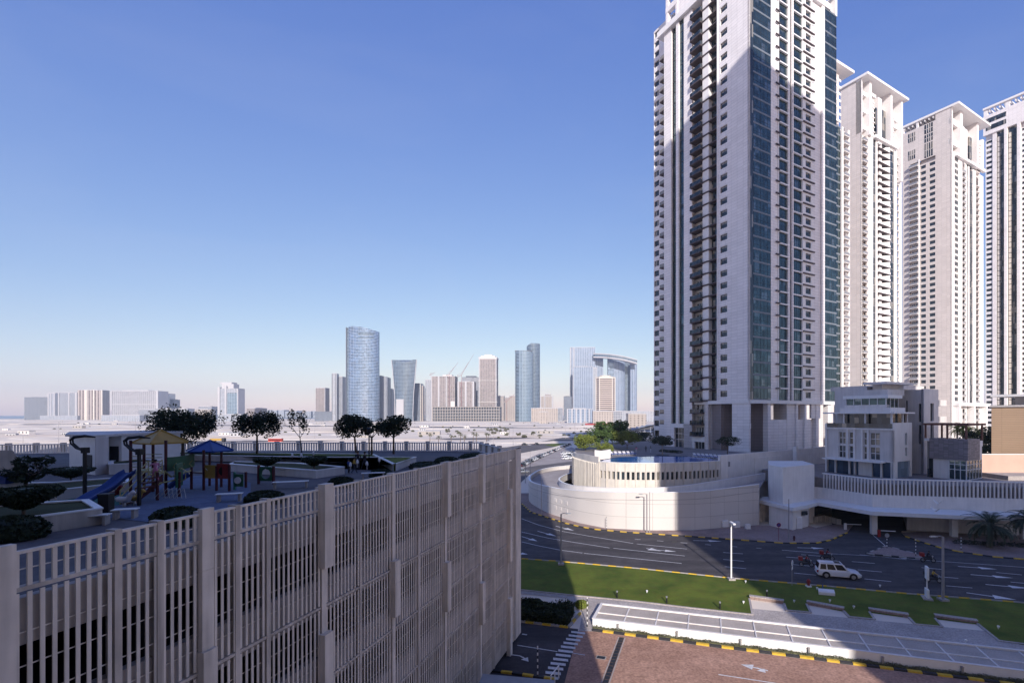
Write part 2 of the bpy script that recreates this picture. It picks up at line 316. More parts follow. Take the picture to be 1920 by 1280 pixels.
MT['brick']=ground_mat('red_brick_paving',(0.34,0.195,0.14),(0.45,0.27,0.20),(0.27,0.155,0.115),0.22,1.6,fine=5)
MT['ramp']=ground_mat('ramp_concrete',(0.30,0.26,0.25),(0.40,0.36,0.345),(0.26,0.23,0.22),0.15,1.2)
MT['deck']=ground_mat('roof_deck_paving',(0.20,0.18,0.18),(0.26,0.235,0.235),(0.17,0.155,0.155),0.3,2)
MT['gdeck']=ground_mat('shaded_garden_paving',(0.11,0.10,0.105),(0.15,0.14,0.145),(0.09,0.085,0.09),0.3,2)  # deck paving with the roof garden's shade put into the colour
MT['spand']=mat('dark_spandrel_concrete',(0.42,0.38,0.355),0.9,noise=0.15,nscale=0.8,streak=.3)  # streaked concrete, a tone darker than the precast slats
MT['mulch']=ground_mat('blue_rubber_floor',(0.10,0.125,0.19),(0.14,0.17,0.25),(0.08,0.10,0.15),0.8,6)
MT['gravel']=ground_mat('panel_roof_mesh',(0.40,0.35,0.31),(0.48,0.42,0.375),(0.36,0.315,0.28),0.5,8,fine=14)
MT['soil']=ground_mat('planter_soil',(0.03,0.04,0.015),(0.05,0.06,0.02),(0.05,0.04,0.02),0.5,4)
MT['water']=mat('pool_water',(0.02,0.15,0.48),0.08,noise=0.25,nscale=0.5,spec=0.7)
MT['sea']=mat('sea_water',(0.10,0.16,0.22),0.3,noise=0.1,nscale=0.01)
# ================================================================ SETTING: ground, roads, pavements
def struct(name, mb, mt, smooth=False): 
    o=mb.build(name,mt,smooth=smooth); o['kind']='structure'; return o
def cat_mull(pts, sub=5):
    out=[]; n=len(pts)
    for i in range(n-1):
        p0,p1,p2,p3=pts[max(i-1,0)],pts[i],pts[i+1],pts[min(i+2,n-1)]
        for k in range(sub):
            t=k/sub; out.append(tuple(0.5*((2*p1[j])+(-p0[j]+p2[j])*t+(2*p0[j]-5*p1[j]+4*p2[j]-p3[j])*t*t+(-p0[j]+3*p1[j]-3*p2[j]+p3[j])*t**3) for j in range(len(p1))))
    out.append(tuple(pts[-1])); return out
g=MB(); g.sheet([(-9000,-400),(9000,-400),(9000,16000),(-9000,16000)],0.0); struct('ground',g,MT['sand'])
g=MB(); g.sheet([(-9000,2600),(-1400,2600),(-1100,3400),(-1500,15900),(-9000,15900)],0.3); struct('water',g,MT['sea'])
# low sand banks that give the desert its stripes
mounds=MB(); rm=random.Random(3)
for i in range(210):
    px=rm.uniform(-100,1150); Y=math.exp(rm.uniform(math.log(330),math.log(2300))); x=Xo(px,Y)
    w=rm.uniform(15,110)*(Y/700)**0.5; d=rm.uniform(6,22)*(Y/700)**0.5; h=rm.uniform(0.4,2.2)*(Y/900)**0.5
    n=12; vs=[];prof=[(1,0),(0.75,0.55),(0.4,0.9),(0.0,1)]
    for r,z in prof:
        for k in range(n):
            t=2*math.pi*k/n; j=1+0.2*math.sin(3*t+i)
            vs.append((x+w*r*j*math.cos(t), Y+d*r*j*math.sin(t), h*z*(1+0.25*math.sin(5*t+i))-0.02))
    mounds.add(vs,[(a*n+k,a*n+(k+1)%n,(a+1)*n+(k+1)%n,(a+1)*n+k) for a in range(3) for k in range(n)])
o=mounds.build('sand_banks',MT['sand'],smooth=True); o['kind']='structure'
# near asphalt carriageway
near_kerb=[(900,1040),(978,1047.5),(1055,1053),(1200,1066),(1371,1084),(1550,1099),(1700,1113),(1900,1128.5),(2150,1152)]
far_kerb=[(968,925),(979,945),(995,960),(1010,965),(1035,973),(1060,981),(1085,987),(1115,992.5),(1175,998),(1235,1002),(1297,1006),(1360,1010.5),(1435,1016),(1468,1018.5),(1530,1018.5),(1557,1013),(1573,1006),(1588,999)]
far_kerb_r=[(1690,999),(1698,1006),(1725,1015.5),(1766,1028),(1806,1036),(1861,1044),(1920,1049),(2150,1072)]
W=lambda pts,z=0: [P(a,b,z) for a,b in pts]
road=MB()
road.sheet(W(near_kerb)+[P(2200,1060)]+[P(2150,1072)]+list(reversed(W(far_kerb_r)))+[P(1692,985)]+[P(1590,985)]+list(reversed(W(far_kerb)))+[P(958,900),P(930,905),P(880,960)],0.03)
struct('road',road,MT['asph'])
# back road round the drum and the long road running off to the right
r2=MB(); r2.sheet([P(955,921),P(968,925.5),P(976,905),P(992,890),P(1012,881),P(1060,872),P(1110,868),P(1110,860),P(1060,866),P(1010,872),P(985,876),P(955,895)],0.024); struct('service_road',r2,MT['asph_f'])
r3=MB(); r3.sheet([P(880,858),P(978,849),P(1035,838.5),P(1070,829),P(1112,821),P(1180,811),P(1260,803),P(1260,794.5),P(1180,799),P(1110,808),P(1060,819),P(990,832),P(950,838),P(820,845)],0.02); struct('far_road',r3,MT['asph_f'])
r4=MB(); r4.sheet([P(-60,838),P(140,831),P(400,829),P(700,826),P(960,823),P(1060,817),P(1060,815),P(960,820),P(700,823),P(400,826),P(140,826.5),P(-60,832)],0.018)
r4.sheet([P(-60,795.5),P(300,797),P(700,800),P(1040,803),P(1200,799),P(1200,797.5),P(1040,801),P(700,798.5),P(300,795.5),P(-60,794)],0.018)
r4.sheet([P(0,852),P(130,836),P(135,848),P(60,860),P(0,872)],0.019)
struct('desert_road',r4,MT['asph_f'])
r5=MB(); r5.sheet([P(975,895),P(990,886),P(1072,866),P(1100,851),P(1072,838),P(1010,850),P(975,866)],0.012); struct('dirt_car_park',r5,MT['ramp'])
# verge between far road and dirt car park
v=MB(); v.sheet([P(1020,834),P(1050,829),P(1072,829),P(1040,837)],0.03); tag(v.build('grass_verge',MT['grass']),kind='stuff')
# sidewalk in front of the drum wall (slab 0.14 m high)
walk_in=[(992,925),(997,932),(1002,941),(1017,957),(1052,971),(1085,981),(1135,991),(1217,995),(1297,995),(1360,990),(1422,985),(1442,986),(1468,992),(1516,986),(1530,990),(1560,984),(1600,984)]
sw=MB(); sw.prism(W(far_kerb)+list(reversed(W(walk_in))),-0.05,0.14); struct('sidewalk',sw,MT['pave'])
sw=MB(); sw.prism(W(far_kerb_r)+[P(2150,1010),P(1920,1002),P(1800,998),P(1760,996)],-0.05,0.14); struct('sidewalk',sw,MT['pave'])
isl=[(1661,1024),(1645,1031),(1625,1037.5),(1640,1040.5),(1671,1043),(1700,1046),(1731,1047.5),(1738,1044),(1700,1034)]
s=MB(); s.prism(W(isl),-0.05,0.14); struct('traffic_island',s,MT['pave'])
# kerbs with alternating painted blocks
def kerb(name, pts, cols, z1=0.17, w=0.28, bl=1.0, closed=False):
    mb=MB(); pw=W(pts); acc=0; k=0
    for i in range(len(pw)-1):
        a=Vector(pw[i]); b=Vector(pw[i+1]); L=(b-a).length; n=max(1,round(L/bl)); d=(b-a)/n; dn=d.normalized(); nn=Vector((-dn.y,dn.x))*w/2
        for j in range(n):
            p=a+d*j+dn*0.012; q=a+d*(j+1)-dn*0.012
            mb.prism([tuple(p-nn),tuple(q-nn),tuple(q+nn),tuple(p+nn)],-0.02,z1,m=k%2); k+=1
    o=mb.build(name,[MT[c] for c in cols]); o['kind']='structure'; return o
kerb('kerb',far_kerb[1:],('yellow','kblack'),bl=1.15)
kerb('kerb',far_kerb_r[1:],('yellow','kblack'),bl=1.15)
kerb('kerb',[(a,b) for a,b in near_kerb[1:]],('yellow','kgrey'),bl=1.1,w=0.13,z1=0.14)
kerb('kerb',isl+[isl[0]],('kgrey','kblack'),bl=1.1,z1=0.18)
# ---- lane markings
mk=MB()
def line(x0,y0,x1,y1,w=0.15,z=0.042):
    a=Vector(P(x0,y0)); b=Vector(P(x1,y1)); d=(b-a).normalized(); n=Vector((-d.y,d.x))*w/2
    mk.add([(*(a-n),z),(*(b-n),z),(*(b+n),z),(*(a+n),z)],[(0,1,2,3)])
def pline(pts,w=0.15,z=0.042):
    for i in range(len(pts)-1): line(*pts[i],*pts[i+1],w,z)
def arrow(x0,y0,x1,y1,hw=0.55,w=0.2,z=0.044,head=0.45):
    a=Vector(P(x0,y0)); b=Vector(P(x1,y1)); d=(b-a); n=Vector((-d.y,d.x)).normalized(); h=a+d*(1-head)
    mk.add([(*(a-n*w/2),z),(*(h-n*w/2),z),(*(h+n*w/2),z),(*(a+n*w/2),z)],[(0,1,2,3)])
    mk.add([(*(h-n*hw),z),(*b,z),(*(h+n*hw),z)],[(0,1,2)])
pline([(978,972),(1010,984),(1055,996),(1100,1004),(1187,1018.5)],.15)
line(1194,1019.5,1288,1029)
pline([(978,997),(1030,1009),(1080,1017),(1143,1027)]); line(1150,1027.5,1284,1042)
pline([(978,1015.5),(1010,1023),(1050,1031),(1092,1036.5)]); line(1095,1037,1278,1056)
line(1190,1010.5,1201,1011.5); line(1232,1013.5,1244,1014.5); line(1276,1017,1289,1018); line(1322,1020.5,1333,1021.5); line(1372,1024,1382,1025); line(1418,1027,1428,1028)
arrow(1042,986,1076,994.5); arrow(1008,995.5,1043,1005); arrow(978,1005.5,1008,1014.5); arrow(960,1036,990,1039)
arrow(1212,1028,1240,1033,.7,head=.8); arrow(1222,1030,1268,1034)
arrow(1300,1013,1353,1014.5); line(1356,1035.5,1393,1038); line(1356,1048.5,1395,1052); line(1359,1062,1399,1066)
# shaded right half
arrow(1495,1026.5,1546,1028); line(1466,1031,1540,1037); pline([(1540,1037),(1600,1040),(1640,1042),(1700,1049)],.12); line(1502,1039.5,1540,1042.5); line(1474,1044,1515,1047)
line(1525,1055,1577,1059); line(1486,1058,1520,1061); line(1489,1074,1530,1078); line(1597,1052.5,1640,1056); line(1608,1068,1653,1072); line(1621,1085,1671,1090)
line(1637,1003,1660,1023,.12); pline([(1690,1046),(1760,1052),(1860,1059),(1930,1064)],.12)
line(1728,1064,1770,1067.5); line(1749,1080,1797,1084); line(1774,1098,1823,1102)
arrow(1796,1061.5,1870,1067); arrow(1820,1077,1900,1083.5); arrow(1848,1095.5,1932,1103); line(1868,1073,1916,1077.5); line(1895,1091,1930,1094)
arrow(1812,1111,1906,1124.5,.7)
for i in range(5): line(1612+i*9,1039.5+i*.9,1640+i*15,1042.6+i*1.2,.12,.046)
o=mk.build('road_markings',MT['mark']); o['kind']='structure'
# ---- lawn and paving strip between road and canopy
lawn=[(900,1041)]+near_kerb[1:]+[(2150,1330),(1920,1207),(1873,1200),(1833,1168),(1753,1158),(1767,1174),(1716,1169),(1704,1156),(1630,1146),(1640,1160),(1592,1155),(1582,1144),(1512,1131),(1520,1147),(1475,1143),(1470,1130),(1405,1121),(1411,1151),(1300,1139),(1200,1127),(1095,1117),(1040,1111),(978,1105),(900,1098)]
lw=MB(); lw.prism(W(lawn,0.1),-0.05,0.10); tag(lw.build('grass',MT['grass']),kind='stuff')
pv=MB(); pv.sheet(W([(900,1092),(1920,1190),(2200,1250),(2200,1340),(1844,1279),(1701,1261),(1526,1238),(1447,1228),(1330,1213),(1257,1203),(1113,1184),(1085,1184),(1095,1140),(1060,1121),(900,1106)]),0.05); struct('footpath',pv,MT['pave_l'])
# lawn edge strip (flat stone edging, follows the notches)
ed=MB(); 
def edge(pts,w=.22,z0=-.02,z1=.13):
    pw=W(pts,0.1)
    for i in range(len(pw)-1):
        a=Vector(pw[i]);b=Vector(pw[i+1]);d=(b-a).normalized();n=Vector((-d.y,d.x))*w/2; a=a-d*.1*(i%2); 
        ed.prism([tuple(a-n),tuple(b-n),tuple(b+n),tuple(a+n)],z0,z1+0.003*(i%3))
edge([(900,1098),(978,1105),(1095,1117),(1200,1127),(1300,1139),(1411,1151)]); edge([(1411,1151),(1405,1121)]); edge([(1470,1130),(1475,1143),(1520,1147),(1512,1131)]); edge([(1582,1144),(1592,1155),(1640,1160),(1630,1146)]); edge([(1704,1156),(1716,1169),(1767,1174),(1753,1158)]); edge([(1833,1168),(1873,1200),(1960,1211)])
struct('path_edging',ed,MT['pave_l'])
# brick driveway, asphalt apron, drain
bk=MB(); bk.sheet(W([(1084,1183),(1113,1184),(1257,1203),(1330,1213),(1447,1228),(1526,1238),(1701,1261),(1844,1279),(2100,1313),(2100,1600),(1000,1600),(1058,1283)]),0.056); struct('brick_driveway',bk,MT['brick'])
ap=MB(); ap.sheet(W([(880,1157),(978,1166),(1084,1179),(1084,1183),(1058,1283),(1010,1500),(700,1500),(760,1200)]),0.035); struct('driveway_apron',ap,MT['asph'])
m2=MB(); mk=m2
for i in range(12):                                   # zebra crossing
    t=i/11.0; xl=1071-t*53; xr=1097-t*50; y=1184.5+t*t*14+t*70
    a=P(xl,y-1.5); b=P(xr,y+1.5); c=(b[0]-.0,b[1]-.42); d=(a[0],a[1]-.42); m2.sheet([a,b,c,d],0.068)
line(970,1210,1045,1222,.12,.068); line(1075,1225,1097,1228.5,.12,.068); line(979,1189,988,1190.5,.2,.068)
pline([(960,1228),(975,1230),(984,1235)],.14,.068); arrow(980,1232,991,1241,.35,.12,.069,.7)
line(1347,1265,1560,1298,.13,.068); arrow(1440,1258,1389,1246,.45,.18,.069,.45); arrow(1420,1252,1436,1262,.4,.12,.070,.6)
o=m2.build('driveway_markings',MT['mark']); o['kind']='structure'
dr=MB()
a=Vector(P(1166,1195)); b=Vector(P(1128,1300)); d=(b-a).normalized(); n=Vector((-d.y,d.x)); L=(b-a).length; k=int(L/0.55)
for i in range(k):
    p=a+d*(i*.55+.02); q=p+d*.5; dr.prism([tuple(p-n*.22),tuple(q-n*.22),tuple(q+n*.22),tuple(p+n*.22)],0.03,0.066+0.004*(i%2))
dr2=MB(); 
for sgn in (-1,1):
    p=a+n*.3*sgn; q=b+n*.3*sgn; dr2.prism([tuple(p-n*.05),tuple(q-n*.05),tuple(q+n*.05),tuple(p+n*.05)],0.02,0.064)
t=thing('drain_grate','dark slotted drain grate running across the red brick driveway','drain',(a.x,a.y,0)); dr.build('grate',MT['black'],t,True); dr2.build('frame',MT['pave_l'],t,True)
mh=MB(); a=P(1127,1233); mh.cbox(a[0],a[1],0.03,.85,.6,.036,-.29); mh.cbox(a[0],a[1],.03,.7,.45,.044,-.29,1)
tag(mh.build('manhole_cover',[MT['kgrey'],MT['black']]),'square black manhole cover in the red brick driveway','manhole cover')
mh=MB(); a=P(1265,1015.5); mh.cbox(a[0],a[1],0.03,.8,.6,.02,0,1)
tag(mh.build('manhole_cover',[MT['kgrey'],MT['black']]),'dark manhole cover in the sunlit main road near the drum wall','manhole cover')
kerb('kerb',[(1110,1182),(1257,1201),(1330,1211),(1447,1226),(1526,1236),(1701,1259),(1844,1277),(2000,1298)],('kblack','yellow'),bl=1.05,w=.3,z1=.2)
kerb('kerb',[(970,1165.5),(1065,1177),(1073,1168),(1088,1150)],('kgrey','yellow'),bl=.95,w=.25,z1=.19)
kerb('kerb',[(900,1256),(960,1263),(1041,1275)],('yellow','kblack'),bl=1.0,w=.25,z1=.19)
# ---- the long low canopy roof in the foreground (panels in a white frame)
O=Vector(P(1111,1158.75,.9)); d1=Vector((3079,-925)).normalized(); d1=Vector((.958,-.2877)).normalized(); d2=Vector((-d1.y,d1.x))
def LP(s,t): q=O+d1*s+d2*t; return (q.x,q.y)
cn=thing('walkway_canopy','long low white canopy with mesh roof panels between the footpath and the brick driveway','canopy',(O.x,O.y,0),math.atan2(d1.y,d1.x))
LEN=46.0; WD=4.15; RH=.9
b=MB(); b.box(0,LEN,-.0,.18,.02,RH); b.box(0,.18,.18,WD,.02,RH); b.box(.18,LEN,WD-.14,WD,.02,RH); b.build('side_wall',MT['white'],cn)
b=MB(); b.box(.2,LEN,.2,WD-.16,RH-.18,RH-.11); b.build('roof_panels',MT['gravel'],cn)
b=MB(); b.box(.18,LEN,1.72,1.84,RH-.11,RH-.03); x=3.0
while x<LEN: b.box(x,x+.11,.18,1.72,RH-.11,RH-.038); b.box(x,x+.11,1.84,WD-.14,RH-.11,RH-.038); x+=3.02
b.box(-.06,LEN,-.06,.2,RH,RH+.04); b.box(-.06,.2,.2,WD+.05,RH,RH+.037); b.box(.2,LEN,WD-.18,WD+.05,RH,RH+.038); b.build('frame',MT['render_l'],cn)
hd=MB(); rh=random.Random(5)
def leaves(mb, boxes, n, size, rnd, m=0):
    for _ in range(n):
        c,rad=rnd.choice(boxes)
        while True:
            v=Vector((rnd.uniform(-1,1),rnd.uniform(-1,1),rnd.uniform(-1,1)))
            if 0.12<v.length<=1: break
        v=v.normalized()*(v.length**0.5)
        p=Vector(c)+Vector((v.x*rad[0],v.y*rad[1],v.z*rad[2]))
        a=Vector((rnd.gauss(0,1),rnd.gauss(0,1),rnd.gauss(0,1))).normalized(); q=a.cross(Vector((rnd.gauss(0,1),rnd.gauss(0,1),rnd.gauss(0,1)))).normalized(); s=size*rnd.uniform(.6,1.4)
        mb.add([p-a*s,p+q*s*.5,p+a*s,p-q*s*.5],[(0,1,2,3)],m)
def hedge_row(name,label,pts,w,h,n,mt,size=.09,cat='hedge',core=True):
    """pts in world metres; a clipped row of leaves over a solid dark core"""
    mb=MB(); r=random.Random(len(label))
    for i in range(len(pts)-1):
        a=Vector(pts[i]);b_=Vector(pts[i+1]);L=(b_-a).length;d=(b_-a)/L;nn=Vector((-d.y,d.x))
        if core: mb.wall([tuple(a-nn*w*.32),tuple(b_-nn*w*.32)],w*.64,0.02,h*.75)
        for _ in range(int(n*L)):
            t=r.uniform(0,L); c=r.uniform(-.5,.5)*w; z=h*(1-r.random()**2*.9)+r.gauss(0,.03)+.05*math.sin(t*3); 
            if abs(c)<.32*w and z<h*.7: c=math.copysign(w*r.uniform(.32,.5),c)
            p=a+d*t+nn*c; p=Vector((p.x,p.y,z)); q=Vector((r.gauss(0,1),r.gauss(0,1),r.gauss(0,1))).normalized(); e=q.cross(Vector((r.gauss(0,1),r.gauss(0,1),r.gauss(0,1)))).normalized(); s_=size*r.uniform(.6,1.5)
            mb.add([p-q*s_,p+e*s_*.6,p+q*s_,p-e*s_*.6],[(0,1,2,3)])
    o=mb.build(name,MT[mt],recalc=False); tag(o,label,cat); return o
hedge_row('hedge','low clipped hedge between the white canopy wall and the yellow and black kerb',[LP(.1,-.3),LP(38,-.26)],.36,.26,200,'leaf_s',.05)
# flat fin lights standing in the hedge
fin0=None
for i in range(6):
    s=2.55+i*5.6; q=LP(s,-.16)
    if i==0:
        fin0=thing('fin_light','','light',(q[0],q[1],0),math.atan2(d1.y,d1.x))
        b=MB(); b.box(-.07,.07,-.1,.1,.02,.66); b.build('post',MT['steel'],fin0); b=MB(); b.box(-.09,.09,-.12,.12,.66,.72); b.build('cap',MT['pole'],fin0); b=MB(); b.box(-.15,.15,-.17,.17,0,.06); b.build('foot',MT['pole'],fin0); r_=fin0
    else: r_=dup(fin0,(q[0],q[1],0),math.atan2(d1.y,d1.x))
    tag(r_,'slim grey post light against the canopy wall, %s from the zebra crossing end'%ORD[i],'light','slim post lights along the white canopy wall')
# big dark hedge in the shade, left
hp=[P(962,1150),P(1060,1160)]
mbx=MB(); r=random.Random(11); polyc=[P(955,1122,.9),P(1078,1132,.9),P(1066,1168,.3),P(955,1158,.3)]
mbx.prism([P(950,1128,.8),P(1072,1136,.8),P(1060,1165,.3),P(950,1152,.3)],0,.85)
for _ in range(15000):
    u=r.random(); v=r.random(); a=Vector(polyc[0]).lerp(Vector(polyc[1]),u); b_=Vector(polyc[3]).lerp(Vector(polyc[2]),u); p=a.lerp(b_,v)
    e=min(u,v,1-u,1-v); z=.95+.28*math.sin(p.x*2.1+p.y*3)*math.sin(p.y*1.7)+r.gauss(0,.09)
    if e<.1 and r.random()<.7: z*=r.random()
    q=Vector((r.gauss(0,1),r.gauss(0,1),r.gauss(0,1))).normalized(); w_=q.cross(Vector((r.gauss(0,1),r.gauss(0,1),r.gauss(0,1)))).normalized(); s_=.11*r.uniform(.5,1.6)
    c=Vector((p.x,p.y,max(.05,z))); mbx.add([c-q*s_,c+w_*s_*.5,c+q*s_,c-w_*s_*.5],[(0,1,2,3)])
tag(mbx.build('hedge',MT['leaf_d'],recalc=False),'deep dark hedge bed beside the apron at the foot of the slatted car park','hedge')
sh=MB(); c=P3(1090,1140,.0); leaves(sh,[((c[0],c[1],.45),(.75,.5,.45))],900,.12,random.Random(2)); tag(sh.build('shrub',MT['leaf_y'],recalc=False),'small sunlit yellow-green shrub at the end of the dark hedge','shrub')
# path benches (low walls at the lawn notches)
for i,(x0,y0,x1,y1) in enumerate([(1405,1121,1470,1130),(1512,1131,1583,1144),(1629,1145,1704,1156),(1753,1157,1834,1168)]):
    a=Vector(P(x0,y0,.1)); b_=Vector(P(x1,y1,.1)); d=(b_-a).normalized(); nn=Vector((-d.y,d.x))
    t=thing('bench_wall','low stone bench wall in a notch of the lawn, %s from the left'%['first','second','third','fourth'][i],'bench',(a.x,a.y,0),math.atan2(d.y,d.x),'stone bench walls at the lawn edge'); L=(b_-a).length
    q=MB(); q.box(0.05,L-.05,-.02,.4,-.02,.32); q.build('base',MT['pave'],t); q=MB(); q.box(0,L,-.08,.46,.32,.4); q.build('seat',MT['pave_l'],t)
# bollard lights on the lawn
bl0=None
for i,(px,py) in enumerate([(1157,1120),(1250,1130.5),(1350,1141),(1438,1118.5)]):
    q=P(px,py,.1)
    if bl0 is None:
        bl0=thing('bollard_light','','bollard',(q[0],q[1],.1)); b=MB(); b.tube([(0,0,0),(0,0,.62)],.085,10); b.build('post',MT['black'],bl0); b=MB(); b.lathe([(.07,.62),(.07,.7),(.11,.7),(.11,.78),(.03,.82)],(0,0,0),10); b.build('lamp_head',MT['steel'],bl0); r_=bl0
    else: r_=dup(bl0,(q[0],q[1],.1))
    tag(r_,'short black bollard light standing on the sunlit lawn, %s from the left'%['first','second','third','fourth'][i],'bollard','bollard lights along the lawn edge')
sp0=None
for i,(px,py) in enumerate([(1213,1110.5),(1398,1092),(1394,1131),(1489,1129),(1532,1105),(1556,1128),(1601,1140),(1872,1178),(1650,1100),(1811,1204)]):
    q=P(px,py,.1)
    if sp0 is None:
        sp0=thing('spotlight','','spotlight',(q[0],q[1],.1)); b=MB(); b.lathe([(.04,0),(.04,.12),(.1,.14),(.12,.28),(.09,.3)],(0,0,0),8); b.build('body',MT['white'],sp0); b=MB(); b.lathe([(.09,.3),(.085,.31)],(0,0,0),8); b.build('lens',MT['head'],sp0); r_=sp0
    else: r_=dup(sp0,(q[0],q[1],.1))
    tag(r_,['tiny white spotlight in the middle of the sunlit lawn','tiny white spotlight on the lawn just right of the white lamp post','tiny white spotlight on the lawn by the third bollard light','tiny white spotlight in the first lawn notch','tiny white spotlight in shaded grass left of the white utility box','white flat spotlight in shaded grass above the second bench wall','tiny white spotlight in the second lawn notch','tiny white spotlight in the dark grass at far right','tiny white spotlight in shaded grass below the white car','small pale lamp on the shaded footpath at lower right'][i],'spotlight','small white spotlights in the grass')
# ================================================================ the curved ramp drum
outer=[(3.6+24,158),(14,159.5),(3.6,157),(-2.5,153),(-6.0,145),(-7.6,135),(-8.0,127),(-7.0,117)]
base_px=[(1017,957),(1034,964.5),(1052,970.5),(1085,980.5),(1135,990),(1175,993),(1217,994.5),(1257,995),(1297,994.3),(1330,992),(1360,989),(1390,986.5),(1424,984)]
op=outer+W(base_px)
oz=[6.5,5.8,4.9,4.7,4.75,4.8,4.9,5.1]
top_px=[910,913.5,916.5,920,922.5,923,923.3,923,922,919.5,916,912,908]
oz+= [Zo(t,P(*b_)[1]) for b_,t in zip(base_px,top_px)]
dd=cat_mull([(p[0],p[1],z) for p,z in zip(op,oz)],9)
opx=[(a[0],a[1]) for a in dd]; ozz=[a[2] for a in dd]
drum=thing('ramp_drum','tall curved white panelled wall carrying the spiral car ramp','building',(16,110,0))
q=MB(); q.wall(opx,.35,0.0,ozz); ow=q.build('outer_wall',MT['panel'],drum,True)
for pl_ in ow.data.polygons: pl_.use_smooth = abs(pl_.normal.z)<.5
for e_ in ow.data.edges:
    a_,b_2=[ow.data.vertices[k].co for k in e_.vertices]
    e_.use_edge_sharp = math.hypot(a_.x-b_2.x,a_.y-b_2.y)>.01
q=MB(); 
offl=MB(); 
def offset(pts,w):
    out=[]
    for i in range(len(pts)):
        a=Vector(pts[max(i-1,0)]);b_=Vector(pts[min(i+1,len(pts)-1)]);d=(b_-a).normalized(); out.append((pts[i][0]-d.y*w,pts[i][1]+d.x*w))
    return out
q.wall(offset(opx,-.06),.5,[z for z in ozz],[z+.09 for z in ozz]); q.build('coping',MT['trim'],drum,True)
q=MB(); q.wall(offset(opx,-.05),.05,[z-1.35 for z in ozz],[z-1.28 for z in ozz]); q.build('grey_band',MT['pole'],drum,True)  # thin raised grey strip following the wall below its coping
ip=[(30,150.5),(16,150.5),(8,146),(4,139),(1.2,131),(-.3,122)]+[P(1052,903,5.5),P(1072,909.5,5.8),P(1110,913,6.2),P(1160,915,6.5),P(1210,915,6.7),P(1272,911.5,7.1),P(1335,903,7.5),P(1435,887,8.1)]
iz=[5.4,5.2,5.0,4.9,5.0,5.2,5.5,5.8,6.2,6.5,6.7,7.1,7.5,8.1]
di=cat_mull([(p[0],p[1],z) for p,z in zip(ip,iz)],8); ipx=[(a[0],a[1]) for a in di]; izz=[a[2] for a in di]
q=MB(); q.wall(ipx,.3,[z-1.6 for z in izz],izz); q.build('inner_parapet',MT['render_l'],drum,True)
q=MB(); q.wall(offset(ipx,-.05),.4,[z for z in izz],[z+.07 for z in izz]); q.build('coping',MT['trim'],drum,True)
# ramp surface
n=60
def samp(pts,zs,t):
    L=[0]
    for i in range(len(pts)-1): L.append(L[-1]+math.dist(pts[i],pts[i+1]))
    s_=t*L[-1]
    for i in range(len(pts)-1):
        if s_<=L[i+1]: 
            u=(s_-L[i])/(L[i+1]-L[i]); return (pts[i][0]+(pts[i+1][0]-pts[i][0])*u, pts[i][1]+(pts[i+1][1]-pts[i][1])*u, zs[i]+(zs[i+1]-zs[i])*u)
    return (*pts[-1],zs[-1])
q=MB(); vs=[]
for i in range(n+1):
    a=samp(offset(opx,.2),ozz,i/n); b_=samp(offset(ipx,.1),izz,i/n); vs += [(a[0],a[1],a[2]-1.0),(b_[0],b_[1],a[2]-.98)]
q.add(vs,[(2*i,2*i+2,2*i+3,2*i+1) for i in range(n)]); o=q.build('ramp_surface',MT['ramp'],drum,True)
# small vents in the drum wall
def samp_at_x(px,pts,zs):
    best=None
    for i in range(len(pts)-1):
        for k in range(8):
            u=k/8; x=pts[i][0]+(pts[i+1][0]-pts[i][0])*u; y=pts[i][1]+(pts[i+1][1]-pts[i][1])*u; pp=CX+F*x/y
            d=(pts[i+1][0]-pts[i][0],pts[i+1][1]-pts[i][1])
            if y<125 and (best is None or abs(pp-px)<best[0]): best=(abs(pp-px),x,y,math.atan2(d[1],d[0]))
    return best[1:]
for px in (1019,1025,1041,1051,1062):
    x,y,a=samp_at_x(px,opx,ozz)
    for zz in (3.05,1.55):
        q=MB(); q.cbox(x+math.sin(a)*.02,y-math.cos(a)*.02,zz-.1*(px>1035),.9,.08,.75,a); q.build('vent_louvre',MT['render'],drum,True)
# ================================================================ podium with pool deck
fw=[(3.7,124,11.7),(3.2,121.5,11.7),(Xo(1078,118),118,11.8),(Xo(1085,115),115,11.9),(Xo(1095,111),111,12.1),(Xo(1108,107),107,12.1),(Xo(1122,103.6),103.6,12.1)]
fw2=[(Xo(1122,103.6),103.6),(Xo(1140,101.8),101.8),(Xo(1160,100.7),100.7),(Xo(1185,100.1),100.1),(Xo(1210,100),100),(Xo(1235,100.1),100.1),(Xo(1260,100.6),100.6),(Xo(1285,101.4),101.4),(Xo(1310,102.4),102.4),(Xo(1330,103.5),103.5),(Xo(1350,104.9),104.9)]
pod=thing('pool_podium','cream podium with vertical fins and a strip of small windows below the pool terrace','building',(30,115,0))
q=MB(); q.wall([(a[0],a[1]) for a in fw],.4,2.0,[a[2] for a in fw]); q.build('curved_wall',MT['cream'],pod,True)
